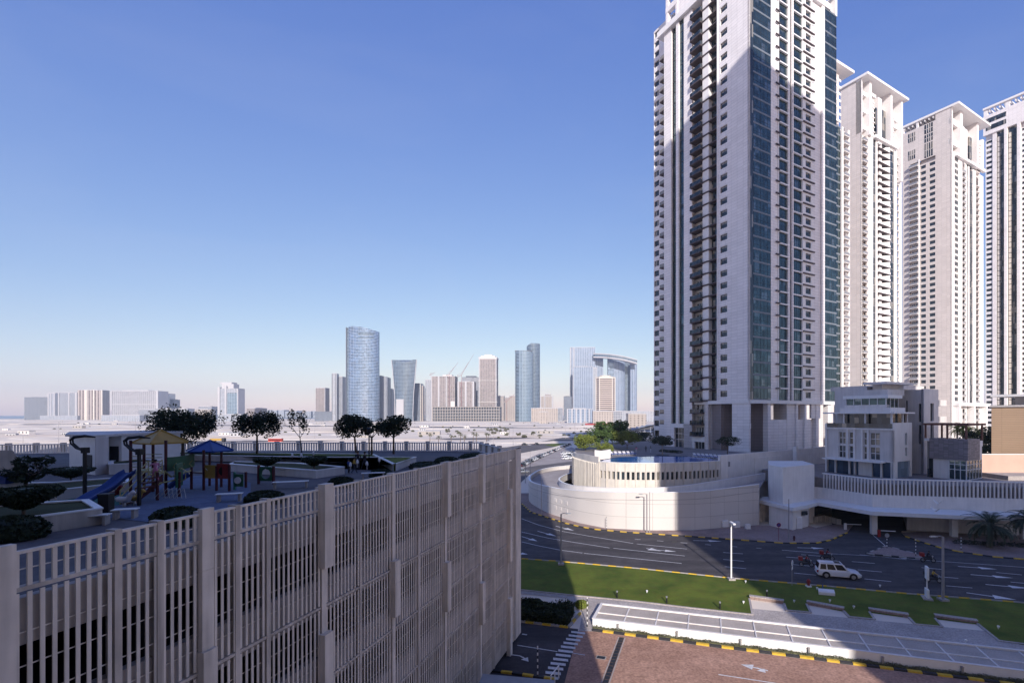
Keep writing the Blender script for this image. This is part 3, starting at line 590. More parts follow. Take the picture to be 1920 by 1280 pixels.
# wall under pool with window slots: lower, upper bands plus piers between slots
q=MB(); q.wall(fw2,.4,2.0,7.75); q.wall(fw2,.4,9.35,11.15); q.build('wall',MT['cream'],pod,True)
def along(pts,step,off=0.0):
    out=[];acc=off
    for i in range(len(pts)-1):
        a=Vector(pts[i][:2]);b_=Vector(pts[i+1][:2]);L=(b_-a).length
        while acc<=L: out.append((a+(b_-a)*acc/L,math.atan2(b_.y-a.y,b_.x-a.x))); acc+=step
        acc-=L
    return out
piers=MB(); fins=MB(); glz=MB()
for i,(p,a) in enumerate(along(fw2,1.02,.2)):
    nx,ny=math.sin(a),-math.cos(a)
    piers.cbox(p.x-nx*.2,p.y-ny*.2,7.75,.42,.38,1.6,a)
    if i%2==0: fins.cbox(p.x+nx*.1,p.y+ny*.1,5.0,.13,.26,6.05,a)
for p,a in along([(f[0],f[1]) for f in fw],.85,.3):
    nx,ny=math.sin(a),-math.cos(a); fins.cbox(p.x+nx*.12,p.y+ny*.12,4.2,.16,.3,6.6,a)
piers.build('window_piers',MT['cream'],pod,True); fins.build('fins',MT['cream'],pod,True)
q=MB(); q.wall(offset(fw2,.32),.05,7.75,9.35); q.build('window_strip',MT['dglass'],pod,True)
q=MB(); q.wall(offset(fw2,-.06),.5,11.15,11.24); q.build('pool_edge_coping',MT['trim'],pod,True)
# deck slab: z 10.85
deck=[(Xo(1124,104.4),104.4)]+[(x,y+.45) for x,y in fw2[1:]]+[(Xo(1365,105.5),105.8),(60,132),(72,146),(60,175),(34,190),(14,176),(4.6,150),(4,124),(Xo(1095,111.6),111.6)]
q=MB(); q.prism(deck,9.8,10.85); q.build('deck',MT['deck'],pod,True)
# basin rim + water
pool=[(Xo(1124,104.6),104.6)]+[(x,y+.7) for x,y in fw2[2:]]+[(Xo(1347,106),106.2),(Xo(1330,112),112.5),(Xo(1290,117),117.5),(Xo(1230,119),119),(Xo(1160,115),115.5),(Xo(1130,109),109)]
pt=thing('swimming_pool','blue curved infinity pool on the podium edge','pool',(15,108,10.85)); 
q=MB(); q.prism(pool,10.9,11.06); q.build('water',MT['water'],pt,True)
rim=MB(); rim.wall(pool[12:]+[pool[0]],.3,10.85,11.12); rim.build('rim',MT['kblack'],pt,True)
q=MB(); q.wall([(x,y+.55) for x,y in fw2],.12,11.0,11.1); q.build('overflow_edge',MT['kblack'],pt,True)
# planter block between curved wall and pool
q=MB(); a=P(1117,858,11.5); q.prism([P(1115,860,11.0),P(1145,858,11.0),(Xo(1145,112),112.5),(Xo(1116,112),112.5)],10.85,13.0); tag(q.build('planter_wall',MT['render_l']),'pale stone block at the left end of the blue pool','planter')
# podium flank wall going right with box pier
flank=[(1350,104.9,854),(1364,106.2,852),(1488,122,842.5),(1547,129,836.7)]
q=MB(); fp=[(Xo(a,y),y) for a,y,_ in flank]; fz=[Zo(c,y) for a,y,c in flank]; q.wall(fp,.5,0.0,fz); q.build('flank_wall',MT['render_l'],pod,True)
q=MB(); q.cbox(*[(Xo(1357,105.2)),105.4],2,1.7,.9,Zo(853.5,105.2)-2+.1,.2); q.build('end_pier',MT['render_l'],pod,True)
q=MB(); y=112.0; q.wall([(Xo(1415,y),y),(Xo(1490,y+8.5),y+8.5),(Xo(1548,y+15),y+15)],.3,5,[Zo(858.5,y),Zo(851,y+8.5),Zo(846.5,y+15)]); q.build('ramp_parapet',MT['render_l'],pod,True)
q=MB(); q.cbox(Xo(1492,118),118,2,.9,.9,Zo(842,118)-2+.6,.6); q.build('buttress',MT['render_l'],pod,True)
MT['gwall']=tiles('shaded_stone_recess',(0.24,0.20,0.20),2.0,0.85,0.05)  # tower cladding darkened so the undercroft recesses read as shaded
# ================================================================ TOWERS (all share one grid orientation)
UA=Vector((1550,925)).normalized(); UA2=Vector((UA.x,UA.y)); VA=Vector((-UA.y,UA.x)); RZ=math.atan2(UA.y,UA.x)
def u_on(Cn, d, px):      # distance along direction d from corner Cn at which the line is seen at column px
    r=(px-CX)/F; return (r*Cn[1]-Cn[0])/(d[0]-r*d[1])
class Face:
    """a facade of a tower in tower-local metres; side 'R' runs along +x facing -y, side 'L' runs along +y facing -x"""
    def __init__(s, side, x0=0, y0=0): s.side=side; s.x0=x0; s.y0=y0
    def b(s, mb, a, c, d0, d1, z0, z1, m=0):   # span a..c along the face, depth d0..d1 outward
        if a>c: a,c=c,a
        if s.side=='R': mb.box(s.x0+a,s.x0+c,s.y0-d1,s.y0-d0,z0,z1,m)
        else: mb.box(s.x0-d1,s.x0-d0,s.y0+a,s.y0+c,z0,z1,m)
    def off(s, a, d):
        return (s.x0+a, s.y0-d, 0) if s.side=='R' else (s.x0-d, s.y0+a, 0)
def put(me_obj, parent, loc):
    o=me_obj.copy(); C.objects.link(o); o.parent=parent; o.location=loc; return o
def glass_strip(root, fc, a, c, z0, n, fh, d=-.25, glass='teal', band='spandrel', bh=.55, mull=1.25, frame=True, bd=.06):
    m=MB(); fc.b(m,a,c,d-.12,d,z0,z0+n*fh); m.build('glazing',MT[glass],root)
    m=MB()
    for k in range(n+1): fc.b(m,a,c,d,d+bd,z0+k*fh-bh/2 if k else z0,z0+k*fh+bh/2)
    m.build('spandrel_bands',MT[band],root)
    m=MB(); w=abs(c-a); k=max(1,round(w/mull))
    for i in range(1,k): x=min(a,c)+w*i/k; fc.b(m,x-.035,x+.035,d,d+.04,z0,z0+n*fh)
    for zz in range(n): fc.b(m,a,c,d,d+.035,z0+zz*fh+1.2,z0+zz*fh+1.26)
    m.build('mullions',MT['mullion'],root)
def stone(root, fc, a, c, z0, z1, d=0.0, thick=.6, mt='stone', name='wall_panel'):
    m=MB(); fc.b(m,a,c,d-thick,d,z0,z1); return m.build(name,MT[mt],root)
CNT={}
def window_col(root, fc, a, c, wa, wc, z0, n, fh, sill=1.0, wh=1.6, d=0.0, mt='stone', glass='dglass', limit=100, frame=None):
    m=MB(); fc.b(m,a,wa,d-.6,d,z0,z0+n*fh); fc.b(m,wc,c,d-.6,d,z0,z0+n*fh)
    for k in range(n): fc.b(m,wa,wc,d-.6,d,z0+k*fh,z0+k*fh+sill); fc.b(m,wa,wc,d-.6,d,z0+k*fh+sill+wh,z0+(k+1)*fh)
    m.build('wall_panel',MT[mt],root)
    src=None; key=root.name; rest=MB(); restn=0
    for k in range(n):
        used=CNT.get(key,0)
        if used<limit:
            zz=z0+k*fh+sill
            if src is None:
                m=MB(); fc.b(m,wa,wc,d-.42,d-.36,zz,zz+wh); o=src=m.build('window',MT[glass],root)
                f=MB(); mid=(wa+wc)/2; fc.b(f,mid-.04,mid+.04,d-.36,d-.32,zz,zz+wh); fc.b(f,wa,wc,d-.36,d-.33,zz+wh*.62,zz+wh*.62+.06); fo=f.build('window_frame',MT['mullion'],o); base=k
            else:
                o=put(src,root,(0,0,(k-base)*fh)); f2=fo.copy(); C.objects.link(f2); f2.parent=o
            CNT[key]=used+1
        else:
            zz=z0+k*fh+sill; fc.b(rest,wa,wc,d-.42,d-.36,zz,zz+wh); restn+=1
    if restn: tag(rest.build('window',MT[glass],root),kind='stuff')
def balcony_col(root, fc, a, c, z0, n, fh, proj=1.3, rec=1.2, slab='bslab', rail='dglass', wallm='render_l', doors=True, extra=0.0, limit=90):
    """recess with door glazing, projecting slabs and glass railings, one balcony object per storey"""
    m=MB(); fc.b(m,a,c,-rec-.3,-rec,z0,z0+n*fh); m.build('recess_wall',MT[wallm],root)
    if doors:
        m=MB()
        w=abs(c-a)
        for k in range(n):
            fc.b(m,min(a,c)+w*.2,min(a,c)+w*.85,-rec,-rec+.05,z0+k*fh+.1,z0+k*fh+2.3)
        m.build('balcony_doors',MT['dglass'],root)
        m=MB()
        for k in range(n):
            for t in (.2,.42,.64,.85): x=min(a,c)+w*t; fc.b(m,x-.05,x+.05,-rec+.05,-rec+.09,z0+k*fh+.1,z0+k*fh+2.3)
        m.build('door_frames',MT['trim'],root)
    key=root.name+'b'; src=None; base=0; lo,hi=min(a,c)-extra,max(a,c)+extra
    for k in range(n):
        if CNT.get(key,0)>=limit: break
        CNT[key]=CNT.get(key,0)+1
        if src is None:
            m=MB(); fc.b(m,lo,hi,-rec,proj,z0-.32,z0); src=o=m.build('balcony',MT[slab],root)
            m=MB(); fc.b(m,lo+.05,hi-.05,proj-.1,proj-.05,z0,z0+1.05); fc.b(m,lo,lo+.05,0.05,proj-.1,z0,z0+1.05); fc.b(m,hi-.05,hi,0.05,proj-.1,z0,z0+1.05); ro=m.build('railing',MT[rail],o)
        else:
            o=put(src,root,(0,0,k*fh)); r_=ro.copy(); C.objects.link(r_); r_.parent=o
    # beyond the limit: one piece
    done=k if CNT[key]>=limit and k<n-1 else n
    if done<n:
        m=MB()
        for k in range(done,n): fc.b(m,lo,hi,-rec,proj,z0+k*fh-.32,z0+k*fh)
        tag(m.build('balcony',MT[slab],root),kind='stuff')
# ---------------------------------------------------------------- main tower
MC=(Xo(1405,132.0),132.0); ZB,FH,NF=25.0,3.4,35; ZT=ZB+FH*NF; DK=10.85
T=thing('residential_tower','tall white stone tower with teal glass strips rising beside the pool terrace','tower',(MC[0],MC[1],0),RZ)
L=lambda px: u_on(MC,VA,px); Rr=lambda px: u_on(MC,UA,px)
fl=Face('L'); fr=Face('R')
Lend=L(1245); Rend=Rr(1567)
YE=u_on((MC[0]+UA.x*3.4,MC[1]+UA.y*3.4),VA,1226)
m=MB(); m.box(1.6,Rend-.5,1.9,Lend-.2,ZB-.9,ZT); m.box(1.6,22,L(1329),Lend-.2,DK,ZB-.91); m.build('core',MT['stone'],T)
# left face
stone(T,fl,0,L(1364.5),ZB,ZT)
window_col(T,fl,L(1364.5),L(1345),L(1363.5),L(1350.5),ZB,NF,FH,sill=1.0,wh=1.75)
stone(T,fl,L(1346.5),L(1345),ZB,ZT,d=.25,thick=.24,mt='trim',name='white_fin')
glass_strip(T,fl,L(1345),L(1328),ZB,NF,FH,d=-1.5,glass='dglass',band='mullion',bh=.7,mull=1.5)
m=MB(); mg=MB()
for k in range(NF):
    z=ZB+k*FH; fl.b(m,L(1328),L(1316.5),-1.9,-.15,z+.35,z+FH-.15)
m.build('balcony_side_walls',MT['trim'],T)
m=MB()
for k in range(NF+4):
    z=ZB-FH*4+k*FH
    if k>=4: fl.b(m,L(1345),L(1316.5),-1.9,.05,z-.18,z+.15)
m.build('slab_edges',MT['bslab'],T)
balcony_col(T,fl,L(1316.5),L(1297.5),ZB-FH*3,NF+3,FH,proj=.95,rec=1.6,extra=.1)
for (p0,p1,dd_) in ((1297.5,1282,0),(1273,1268,.15),(1258.5,1245,0)): stone(T,fl,L(p0),L(p1),ZB-FH*2 if p0<1290 and p0>1265 else DK,ZT,d=dd_)
glass_strip(T,fl,L(1282),L(1273),ZB-FH*2,NF+2,FH,d=-.5,bh=.35,band='mullion',mull=2.2); glass_strip(T,fl,L(1268),L(1258.5),ZB-FH*2,NF+2,FH,d=-.9,bh=.35,band='mullion',mull=2.2)
# base of left part down to the deck with two tall entrances
stone(T,fl,L(1328),L(1321),DK,ZB,mt='stone2'); stone(T,fl,L(1297.5),L(1282),DK,ZB-FH*2); stone(T,fl,L(1282),L(1258.5),ZB-FH*2-1.3,ZB-FH*2,d=.1,thick=.7,mt='trim',name='door_head')
stone(T,fl,L(1321),L(1297.5),ZB-FH*3-1.9,ZB-FH*3-.35,d=.1,thick=.7,mt='trim',name='door_head')
for (p0,p1) in ((1282,1264),(1318,1302)):
    m=MB(); fl.b(m,L(p0),L(p1),-.9,-.8,DK,ZB-FH*2-1.3 if p0<1300 else ZB-FH*3-1.9); o=m.build('entrance_door',MT['dglass'],T)
    m=MB(); w=L(p1)-L(p0)
    for t in (.35,.7): fl.b(m,L(p0)+w*t-.04,L(p0)+w*t+.04,-.8,-.72,DK,17)
    for zz in (13.2,15.0): fl.b(m,L(p0),L(p1),-.8,-.74,zz,zz+.12)
    m.build('door_frame',MT['trim'],o)
stone(T,fl,L(1264),L(1258.5),DK,ZB-FH*2); stone(T,fl,L(1302),L(1297.5),DK,ZB-FH*3-.3,d=-.05)
# rear wing (set back) at the left end
fl2=Face('L',x0=3.4)
window_col(T,fl2,Lend,YE,max(Lend+.6,YE-2.6),YE-.25,DK+2,41,FH,sill=.9,wh=1.9,limit=0)
balcony_col(T,Face('L',x0=1.4),Lend+.0,L(1236),ZB-FH*2,NF+1,FH,proj=1.3,rec=1.7,doors=False,limit=90)
m=MB(); m.box(4,Rend-4,Lend-.3,YE-.02,DK,ZT+9); m.build('rear_wing',MT['stone'],T)
m=MB(); 
for k in range(41): m.box(3.5,6,YE,YE+.12,DK+k*FH+.6,DK+k*FH+FH-.3)
m.build('end_glazing',MT['mullion'],T)
# right face
fg=Face('R')
gx0,gx1=Rr(1412),Rr(1445)
stone(T,fr,0,Rr(1406.5),ZB,ZT,d=0)
glass_strip(T,fr,Rr(1406.5),Rr(1445.5),ZB,NF,FH,d=-.05,glass='teal',bh=.5,mull=1.5)
m=MB(); fr.b(m,Rr(1406.5),gx0,-.05,.02,ZB,ZT); m.build('corner_glazing',MT['dglass'],T)
stone(T,fr,Rr(1445.5),Rr(1459.5),ZB,ZT,d=0); stone(T,fr,Rr(1458.2),Rr(1459.6),ZB,ZT,d=.2,thick=.19,mt='trim',name='white_fin')
for k in range(1,NF):
    if k>1: break
for nm,mt_,a_,c_,d0_,d1_,q0,q1 in (('sun_shade','bslab',Rr(1453),Rr(1460.5),.21,.5,-.22,.1),('sun_shade','bslab',Rr(1505),Rr(1526),.06,.42,-.22,.1),('sill_band','trim',Rr(1460.5),Rr(1477.5),-.35,.12,-.2,.16),('sill_band','trim',Rr(1487.5),Rr(1504.5),-.35,.12,-.2,.16)):
    m=MB(); fr.b(m,a_,c_,d0_,d1_,ZB+FH+q0,ZB+FH+q1); s0_=m.build(nm,MT[mt_],T)
    for k in range(2,NF): put(s0_,T,(0,0,(k-1)*FH))
glass_strip(T,fr,Rr(1459.6),Rr(1477.5),ZB,NF,FH,d=-.4,bh=.3,mull=1.1)
stone(T,fr,Rr(1477.5),Rr(1480.5),ZB,ZT,d=.1); stone(T,fr,Rr(1480.5),Rr(1485.5),DK,ZT,d=-1.0); stone(T,fr,Rr(1485.5),Rr(1487.5),ZB,ZT,d=.1)
glass_strip(T,fr,Rr(1487.5),Rr(1504.5),ZB,NF,FH,d=-.4,bh=.3,mull=1.1)
window_col(T,fr,Rr(1504.5),Rr(1523),Rr(1510.5),Rr(1520.5),ZB,NF,FH,sill=.85,wh=1.75,d=.05,mt='trim',limit=100)
stone(T,fr,Rr(1523),Rr(1540),DK+9,ZT,d=-.3)
stone(T,fr,Rr(1540),Rr(1544.5),ZB,ZT,d=.35)
glass_strip(T,fr,Rr(1544.5),Rr(1567),ZB,NF,FH,d=.2,bh=.5,mull=1.4)
m=MB(); fr.b(m,Rr(1567)-.3,Rr(1567),-9,.2,ZB,ZT); m.build('side_glazing',MT['teal'],T)
m=MB()
m.box(Rend-.4,Rr(1573.5),3.2,12,ZB,ZT-6); m.build('side_bay',MT['spandrel'],T)
m=MB()
for k in range(NF-2): z=ZB+k*FH; m.box(Rend-.4,Rr(1575),3.0,3.19,z,z+.5); m.box(Rr(1573),Rr(1575),3.0,3.19,z+.5,z+FH) if k%2 else None
m.build('side_bay_frames',MT['trim'],T)
# soffit slab, undercroft walls and columns
m=MB(); m.box(.2,Rend+.1,-.35,20,ZB-.95,ZB-.02); m.box(-.2,1.4,.05,L(1328),ZB-.96,ZB-.01); m.build('soffit_beam',MT['trim'],T)
def col(a,c,d0,d1,z0,z1,f=fr,mt='stone'): 
    m=MB(); f.b(m,a,c,d0,d1,z0,z1); m.build('column',MT[mt],T)
m=MB(); m.box(0,Rr(1407.5),0.0,L(1372.5),2,ZB-.95); m.build('column',MT['stone'],T)
for a,c in ((1440,1446),(1494,1497),(1509.5,1513),(1531,1536),(1553,1558)): col(Rr(a),Rr(c),-1.6,-.1,2,ZB-.95)
col(Rr(1479),Rr(1494),-5,-.6,2,ZB-.95)
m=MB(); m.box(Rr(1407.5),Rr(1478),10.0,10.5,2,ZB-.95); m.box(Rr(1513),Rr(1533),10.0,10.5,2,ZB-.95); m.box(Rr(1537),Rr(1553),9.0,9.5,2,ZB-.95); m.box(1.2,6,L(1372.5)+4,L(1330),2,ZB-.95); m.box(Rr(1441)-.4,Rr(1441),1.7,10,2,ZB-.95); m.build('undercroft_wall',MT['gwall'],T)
m=MB(); m.box(Rr(1446),Rr(1524),.7,1.2,2,19.6); m.box(Rr(1524),Rr(1531),1.4,1.9,2,19.6); m.box(.0,.5,L(1372.5)+.01,L(1366),2,14.5); m.build('undercroft_wall',MT['stone'],T)
m=MB(); m.box(Rr(1407.5),Rr(1420),2.0,5.9,17.2,18.6); m.build('ledge',MT['trim'],T)
# crown
m=MB(); m.box(-.9,Rend-3.6,-.55,Lend+2.4,ZT+.2,ZT+2.0); m.box(-.3,Rend-4,0,Lend,ZT+2.0,ZT+2.5); m.build('cornice',MT['trim'],T)
m=MB(); m.box(0.2,6,14,Lend-6,ZT+2.5,ZT+24); m.box(5,Rend-8,2.2,Lend-6,ZT+2.5,ZT+24)
for zz in (3.8,8.2,12.6,17): m.box(-.1,1.2,Lend-6,Lend-.8,ZT+zz+2.6,ZT+zz+4.4); m.box(0,1.2,Lend-1.8,Lend-.8,ZT+zz-1.5,ZT+zz+2.8); m.box(0,1.2,Lend-6,Lend-5.2,ZT+zz-1.5,ZT+zz+2.8)
m.build('crown_walls',MT['stone'],T)
m=MB(); m.box(Rend-8,Rend+.3,-.35,.6,ZT+5.4,ZT+6.4); m.box(Rend-.7,Rend+.3,-.3,9,ZT,ZT+6.3); m.box(Rend-8,Rend-.8,2.0,2.4,ZT,ZT+5.4); m.box(Rr(1540),Rr(1544.5),-.35,1,ZT,ZT+12); m.box(Rr(1448),Rr(1540),0.3,.9,ZT,ZT+20); m.build('crown_frame',MT['trim'],T)
m=MB(); m.box(-3,Rend+2,-4,Lend+2,ZT+26,ZT+27.2); m.build('roof_canopy',MT['trim'],T)
# ---------------------------------------------------------------- towers behind
def crown(root,w,l,z,h,ov=4.5,u0=0,hole=True):
    m=MB(); m.box(-1.0,w+ov*.55,-ov,l+1,z+h,z+h+1.0); m.build('roof_canopy',MT['trim'],root)
def rear_tower(name,label,corner,wR,wL,ZT2,crown_h,Ritems,Litems,zb=8,fh=3.4,mt='stone2',roof=True):
    t=thing(name,label,'tower',(corner[0],corner[1],0),RZ)
    m=MB(); m.box(1.3,wR-.6,1.3,wL-.6,0,ZT2); m.build('core',MT[mt],t)
    n=int((ZT2-zb)/fh)
    for f,items in ((Face('R'),Ritems),(Face('L'),Litems)):
        for it in items:
            k=it[0]; a,c=it[1],it[2]
            if k=='s': stone(t,f,a,c,0,ZT2+(it[4] if len(it)>4 else 0),d=it[3] if len(it)>3 else 0,mt=mt)
            elif k=='w': stone(t,f,a,c,0,ZT2,d=.3,mt='trim',name='white_fin')
            elif k=='g': glass_strip(t,f,a,c,zb,n,fh,d=it[3] if len(it)>3 else -.4,glass=it[4] if len(it)>4 else 'teal',bh=it[5] if len(it)>5 else .7,band=it[6] if len(it)>6 else 'spandrel',mull=1.6)
            elif k=='v': window_col(t,f,a,c,a+(c-a)*.22,c-(c-a)*.18,zb,n,fh,sill=.9,wh=1.9,mt=mt)
            elif k=='b': balcony_col(t,f,a,c,zb,n,fh,proj=.9,rec=1.4,slab='render',rail='steel',doors=True)
    return t
# sliver tower between
c1=(98.5,198); t=rear_tower('residential_tower','narrow white tower sliver with a jutting flat roof just behind the tall teal glass tower','x' and (c1[0],c1[1]),31.5,34,144,0,[('s',0,20),('g',20,25.5,-.6),('w',25.5,26.6),('b',26.6,30.4),('w',30.4,31.5)],[('s',0,34)])
m=MB(); m.box(2,27,2,30,144,168); m.box(20,24.5,.5,2,146,166); m.build('crown_walls',MT['stone2'],t)
m=MB()
for k in range(7): m.box(19.9,26,.4,.6,146+k*2.9,147.0+k*2.9)
m.build('crown_grille',MT['trim'],t)
m=MB(); m.box(-1,32,-2,33,168,169.1); m.build('roof_canopy',MT['trim'],t)
# tower 2
Y2=236.0; c2=(Xo(1615,Y2),Y2); r2_=lambda px:u_on(c2,UA,px); l2_=lambda px:u_on(c2,VA,px); zt=156; kc=.78
t=rear_tower('residential_tower','white tower with a big jutting flat roof and stacked white balconies, second from the left in the group','',23,20,zt,0,[],[]) if False else thing('residential_tower','white tower with a jutting flat roof and zigzag balconies, right of the teal glass tower','tower',(c2[0],c2[1],0),RZ)
wR=r2_(1690); wL=l2_(1576); n=43; zb=zt-n*3.4
m=MB(); m.box(1.6,wR-.6,1.6,wL,0,zt); m.build('core',MT['stone2'],t)
f=Face('R'); g_=Face('L')
stone(t,g_,0,wL,0,zt+25,mt='stone2')
balcony_col(t,f,r2_(1616.5),r2_(1625),zb,n,3.4,proj=.7,rec=1.5,slab='render',rail='steel')
stone(t,f,0,r2_(1616.5),0,zt+22,mt='trim'); stone(t,f,r2_(1625),r2_(1632),0,zt,mt='stone2'); stone(t,f,r2_(1632),r2_(1635.5),0,zt,d=.4,mt='trim',name='white_fin')
glass_strip(t,f,r2_(1635.5),r2_(1642),zb,n,3.4,d=-.3,glass='dglass',bh=.3,band='steel')
m=MB(); f.b(m,r2_(1642),r2_(1645),-.3,0.1,0,zt); f.b(m,r2_(1649.5),r2_(1654),-1.0,-.2,0,zt); m.build('white_fin',MT['trim'],t)
balcony_col(t,f,r2_(1645),r2_(1667),zb,n,3.4,proj=.8,rec=1.8,slab='bslab',rail='trim',doors=False,limit=80)
m=MB()
for k in range(n):
    z=zb+k*3.4; a,c=r2_(1656),r2_(1666); m.add([(a,1.2,z),(c,-.7,z),(c,-.7,z+2.9),(a,1.2,z+2.2)],[(0,1,2,3)]); m.add([(a,1.35,z),(c,-.55,z),(c,-.55,z+2.9),(a,1.35,z+2.2)],[(3,2,1,0)])
m.build('slanted_screens',MT['trim'],t)
glass_strip(t,f,r2_(1667.5),r2_(1675.5),zb,n,3.4,d=-.1,glass='dglass',bh=.3,band='steel')
stone(t,f,r2_(1675.5),r2_(1680),0,zt+1,d=.3,mt='trim',name='white_fin')
balcony_col(t,f,r2_(1680),r2_(1685.5),zb,n,3.4,proj=.3,rec=1.5,slab='render',rail='steel',doors=False,limit=98)
stone(t,f,r2_(1685.5),wR,0,zt,d=.1,mt='trim',name='white_fin')
m=MB(); zz=zt; f.b(m,r2_(1636),r2_(1678),-.2,1.6,zt-.2,zt+1.2); m.build('cornice',MT['trim'],t)
m=MB(); m.box(3,wR-1,2.6,wL-1,zt,zt+28*kc); m.build('crown_walls',MT['stone2'],t)
def fin(mb,a,c,d0,d1,z0,z1): f.b(mb,a,c,d0,d1,zt+(z0-zt)*kc,zt+(z1-zt)*kc)
m=MB(); fin(m,r2_(1626),r2_(1629.5),-2.5,1.2,zt,zt+33); fin(m,r2_(1629.5),r2_(1642),-1,.2,zt+26,zt+28); fin(m,r2_(1664),r2_(1667),-2.5,1.6,zt,zt+33); fin(m,r2_(1684),r2_(1686.5),-5,1.6,zt-20,zt+33); fin(m,0,.8,-2.5,.1,zt,zt+33)
fin(m,r2_(1644),r2_(1651),-2.5,.6,zt-2,zt+27); fin(m,r2_(1667),r2_(1686),-2.5,-.5,zt+20,zt+24)
for q_ in range(3): fin(m,.8,r2_(1626),-2.5,-.3,zt+3+q_*10.5,zt+5.2+q_*10.5)
for q_ in range(2): fin(m,r2_(1676),r2_(1684),-2.5,-.3,zt+3+q_*12,zt+5.5+q_*12)
m.build('crown_frame',MT['trim'],t)
m=MB(); fin(m,r2_(1630.5),r2_(1637),-2,.3,zt,zt+24); fin(m,r2_(1668),r2_(1674),-2,.3,zt-2,zt+22); m.build('crown_grille_panel',MT['render_l'],t)
m=MB()
for k in range(8):
    fin(m,r2_(1630),r2_(1638),.3,.6,zt+k*3.0+.3,zt+k*3.0+.9); fin(m,r2_(1667.5),r2_(1675),.3,.6,zt-1+k*2.9,zt-.5+k*2.9)
m.build('crown_grille',MT['trim'],t)
m=MB(); fin(m,r2_(1655),r2_(1662),-2.2,-.4,zt-2,zt+22); fin(m,r2_(1641),r2_(1643),-2.2,.3,zt,zt+20); m.build('crown_glazing',MT['dglass'],t)
m=MB(); m.box(-.8,wR+.5,-3.4,wL+1,zt+33*kc,zt+33*kc+1.1); m.build('roof_canopy',MT['trim'],t)
m=MB(); g_.b(m,l2_(1583),l2_(1578),.02,.12,zt-4,zt+6); g_.b(m,l2_(1583),l2_(1578),.02,.12,zt-18,zt-8); m.build('window',MT['dglass'],t)
# tower 3
Y3=262.0; c3=(Xo(1784,Y3),Y3); r3_=lambda px:u_on(c3,UA,px); l3_=lambda px:u_on(c3,VA,px); zt=163
t=thing('residential_tower','broad white tower with a plain stone flank, paired dark windows and a roof pergola','tower',(c3[0],c3[1],0),RZ)
wR=r3_(1843); wL=l3_(1690); n=44; zb=zt-n*3.3
m=MB(); m.box(1.6,wR-.6,1.6,wL-.6,0,zt-1); m.build('core',MT['stone2'],t)
f=Face('R'); g_=Face('L'); zr=184.3
stone(t,g_,0,l3_(1754),0,zr,mt='stone2'); 
window_col(t,g_,l3_(1754),l3_(1739.5),l3_(1753.5),l3_(1742.5),zb-3.3*3,n+2,3.3,sill=.7,wh=1.8,mt='stone2',limit=50)
window_col(t,g_,l3_(1739.5),l3_(1724),l3_(1736),l3_(1725.5),zb-3.3*3,n+2,3.3,sill=.7,wh=1.8,mt='stone2',limit=100)
balcony_col(t,g_,l3_(1722),l3_(1706),zb-3.3*3,n+3,3.3,proj=1.5,rec=1.0,slab='render',rail='steel')
stone(t,g_,l3_(1724),l3_(1722),0,zt,d=.3,mt='trim'); stone(t,g_,l3_(1706),l3_(1692),0,zt,mt='stone2')
stone(t,g_,l3_(1754),l3_(1690),zt-1,181,d=.02,mt='stone2')
m=MB()
for a,c,z0,z1 in ((1703,1716,174.6,179.5),(1703,1716,164.6,169.7),(1733.5,1749,175.6,180.6),(1733.5,1749,170.9,175),(1733.5,1749,162.5,170.2)): g_.b(m,l3_(a),l3_(c),.0,.1,z0,z1)
m.build('large_window',MT['dglass'],t)
m=MB()
for a,c,z0,z1 in ((1703,1716,174.6,179.5),(1703,1716,164.6,169.7),(1733.5,1749,175.6,180.6),(1733.5,1749,170.9,175),(1733.5,1749,162.5,170.2)):
    for q_ in range(1,4): x=l3_(a)+(l3_(c)-l3_(a))*q_/4; g_.b(m,x-.12,x+.12,.1,.2,z0,z1)
    g_.b(m,l3_(a),l3_(c),.1,.2,(z0+z1)/2-.12,(z0+z1)/2+.12)
m.build('window_frame',MT['render'],t)
m=MB(); k0,k1=l3_(1750),l3_(1691)
g_.b(m,k1-1,k1,-1,.0,181,zr); g_.b(m,(k0+k1)/2-.5,(k0+k1)/2+.5,-1,.0,181,zr)
q_=min(k0,k1)
while q_<max(k0,k1): g_.b(m,q_,q_+.5,-6,-.2,zr-1.4,zr-.2); q_+=2.0
m.build('roof_pergola',MT['trim'],t)
m=MB(); m.box(-.5,wR+.5,-3.5,wL+.5,zr,zr+1.1); m.build('roof_canopy',MT['trim'],t)
m=MB(); m.box(4,wR-2,3,wL-8,zt-1,zt+17); m.build('crown_walls',MT['stone2'],t)
stone(t,f,0,r3_(1786.5),0,zr,mt='trim')
glass_strip(t,f,r3_(1789),r3_(1797),zb,n-1,3.3,d=-.2,glass='dglass',bh=1.2,band='render')
stone(t,f,r3_(1786.5),r3_(1789),0,zt-2,d=.2,mt='trim'); stone(t,f,r3_(1797),r3_(1804.5),0,zt-4,d=0,mt='trim')
balcony_col(t,f,r3_(1804.5),r3_(1809.5),zb,n-2,3.3,proj=.6,rec=1.4,slab='render',rail='steel',limit=98)
stone(t,f,r3_(1809.5),r3_(1812),0,zt-5,d=.2,mt='trim'); glass_strip(t,f,r3_(1812),r3_(1815),zb,n-2,3.3,d=-.3,glass='dglass',bh=.3)
stone(t,f,r3_(1815),r3_(1817),0,zt-5,d=.2,mt='trim'); glass_strip(t,f,r3_(1817),r3_(1824),zb,n-2,3.3,d=-.2,glass='dglass',bh=.3,band='mullion')
stone(t,f,r3_(1824),r3_(1830),0,zt-5,d=0,mt='trim'); balcony_col(t,f,r3_(1830),r3_(1835.5),zb,n-3,3.3,proj=.6,rec=1.4,slab='render',rail='steel',doors=False,limit=98)
stone(t,f,r3_(1835.5),wR,0,zt-6,d=.2,mt='trim')
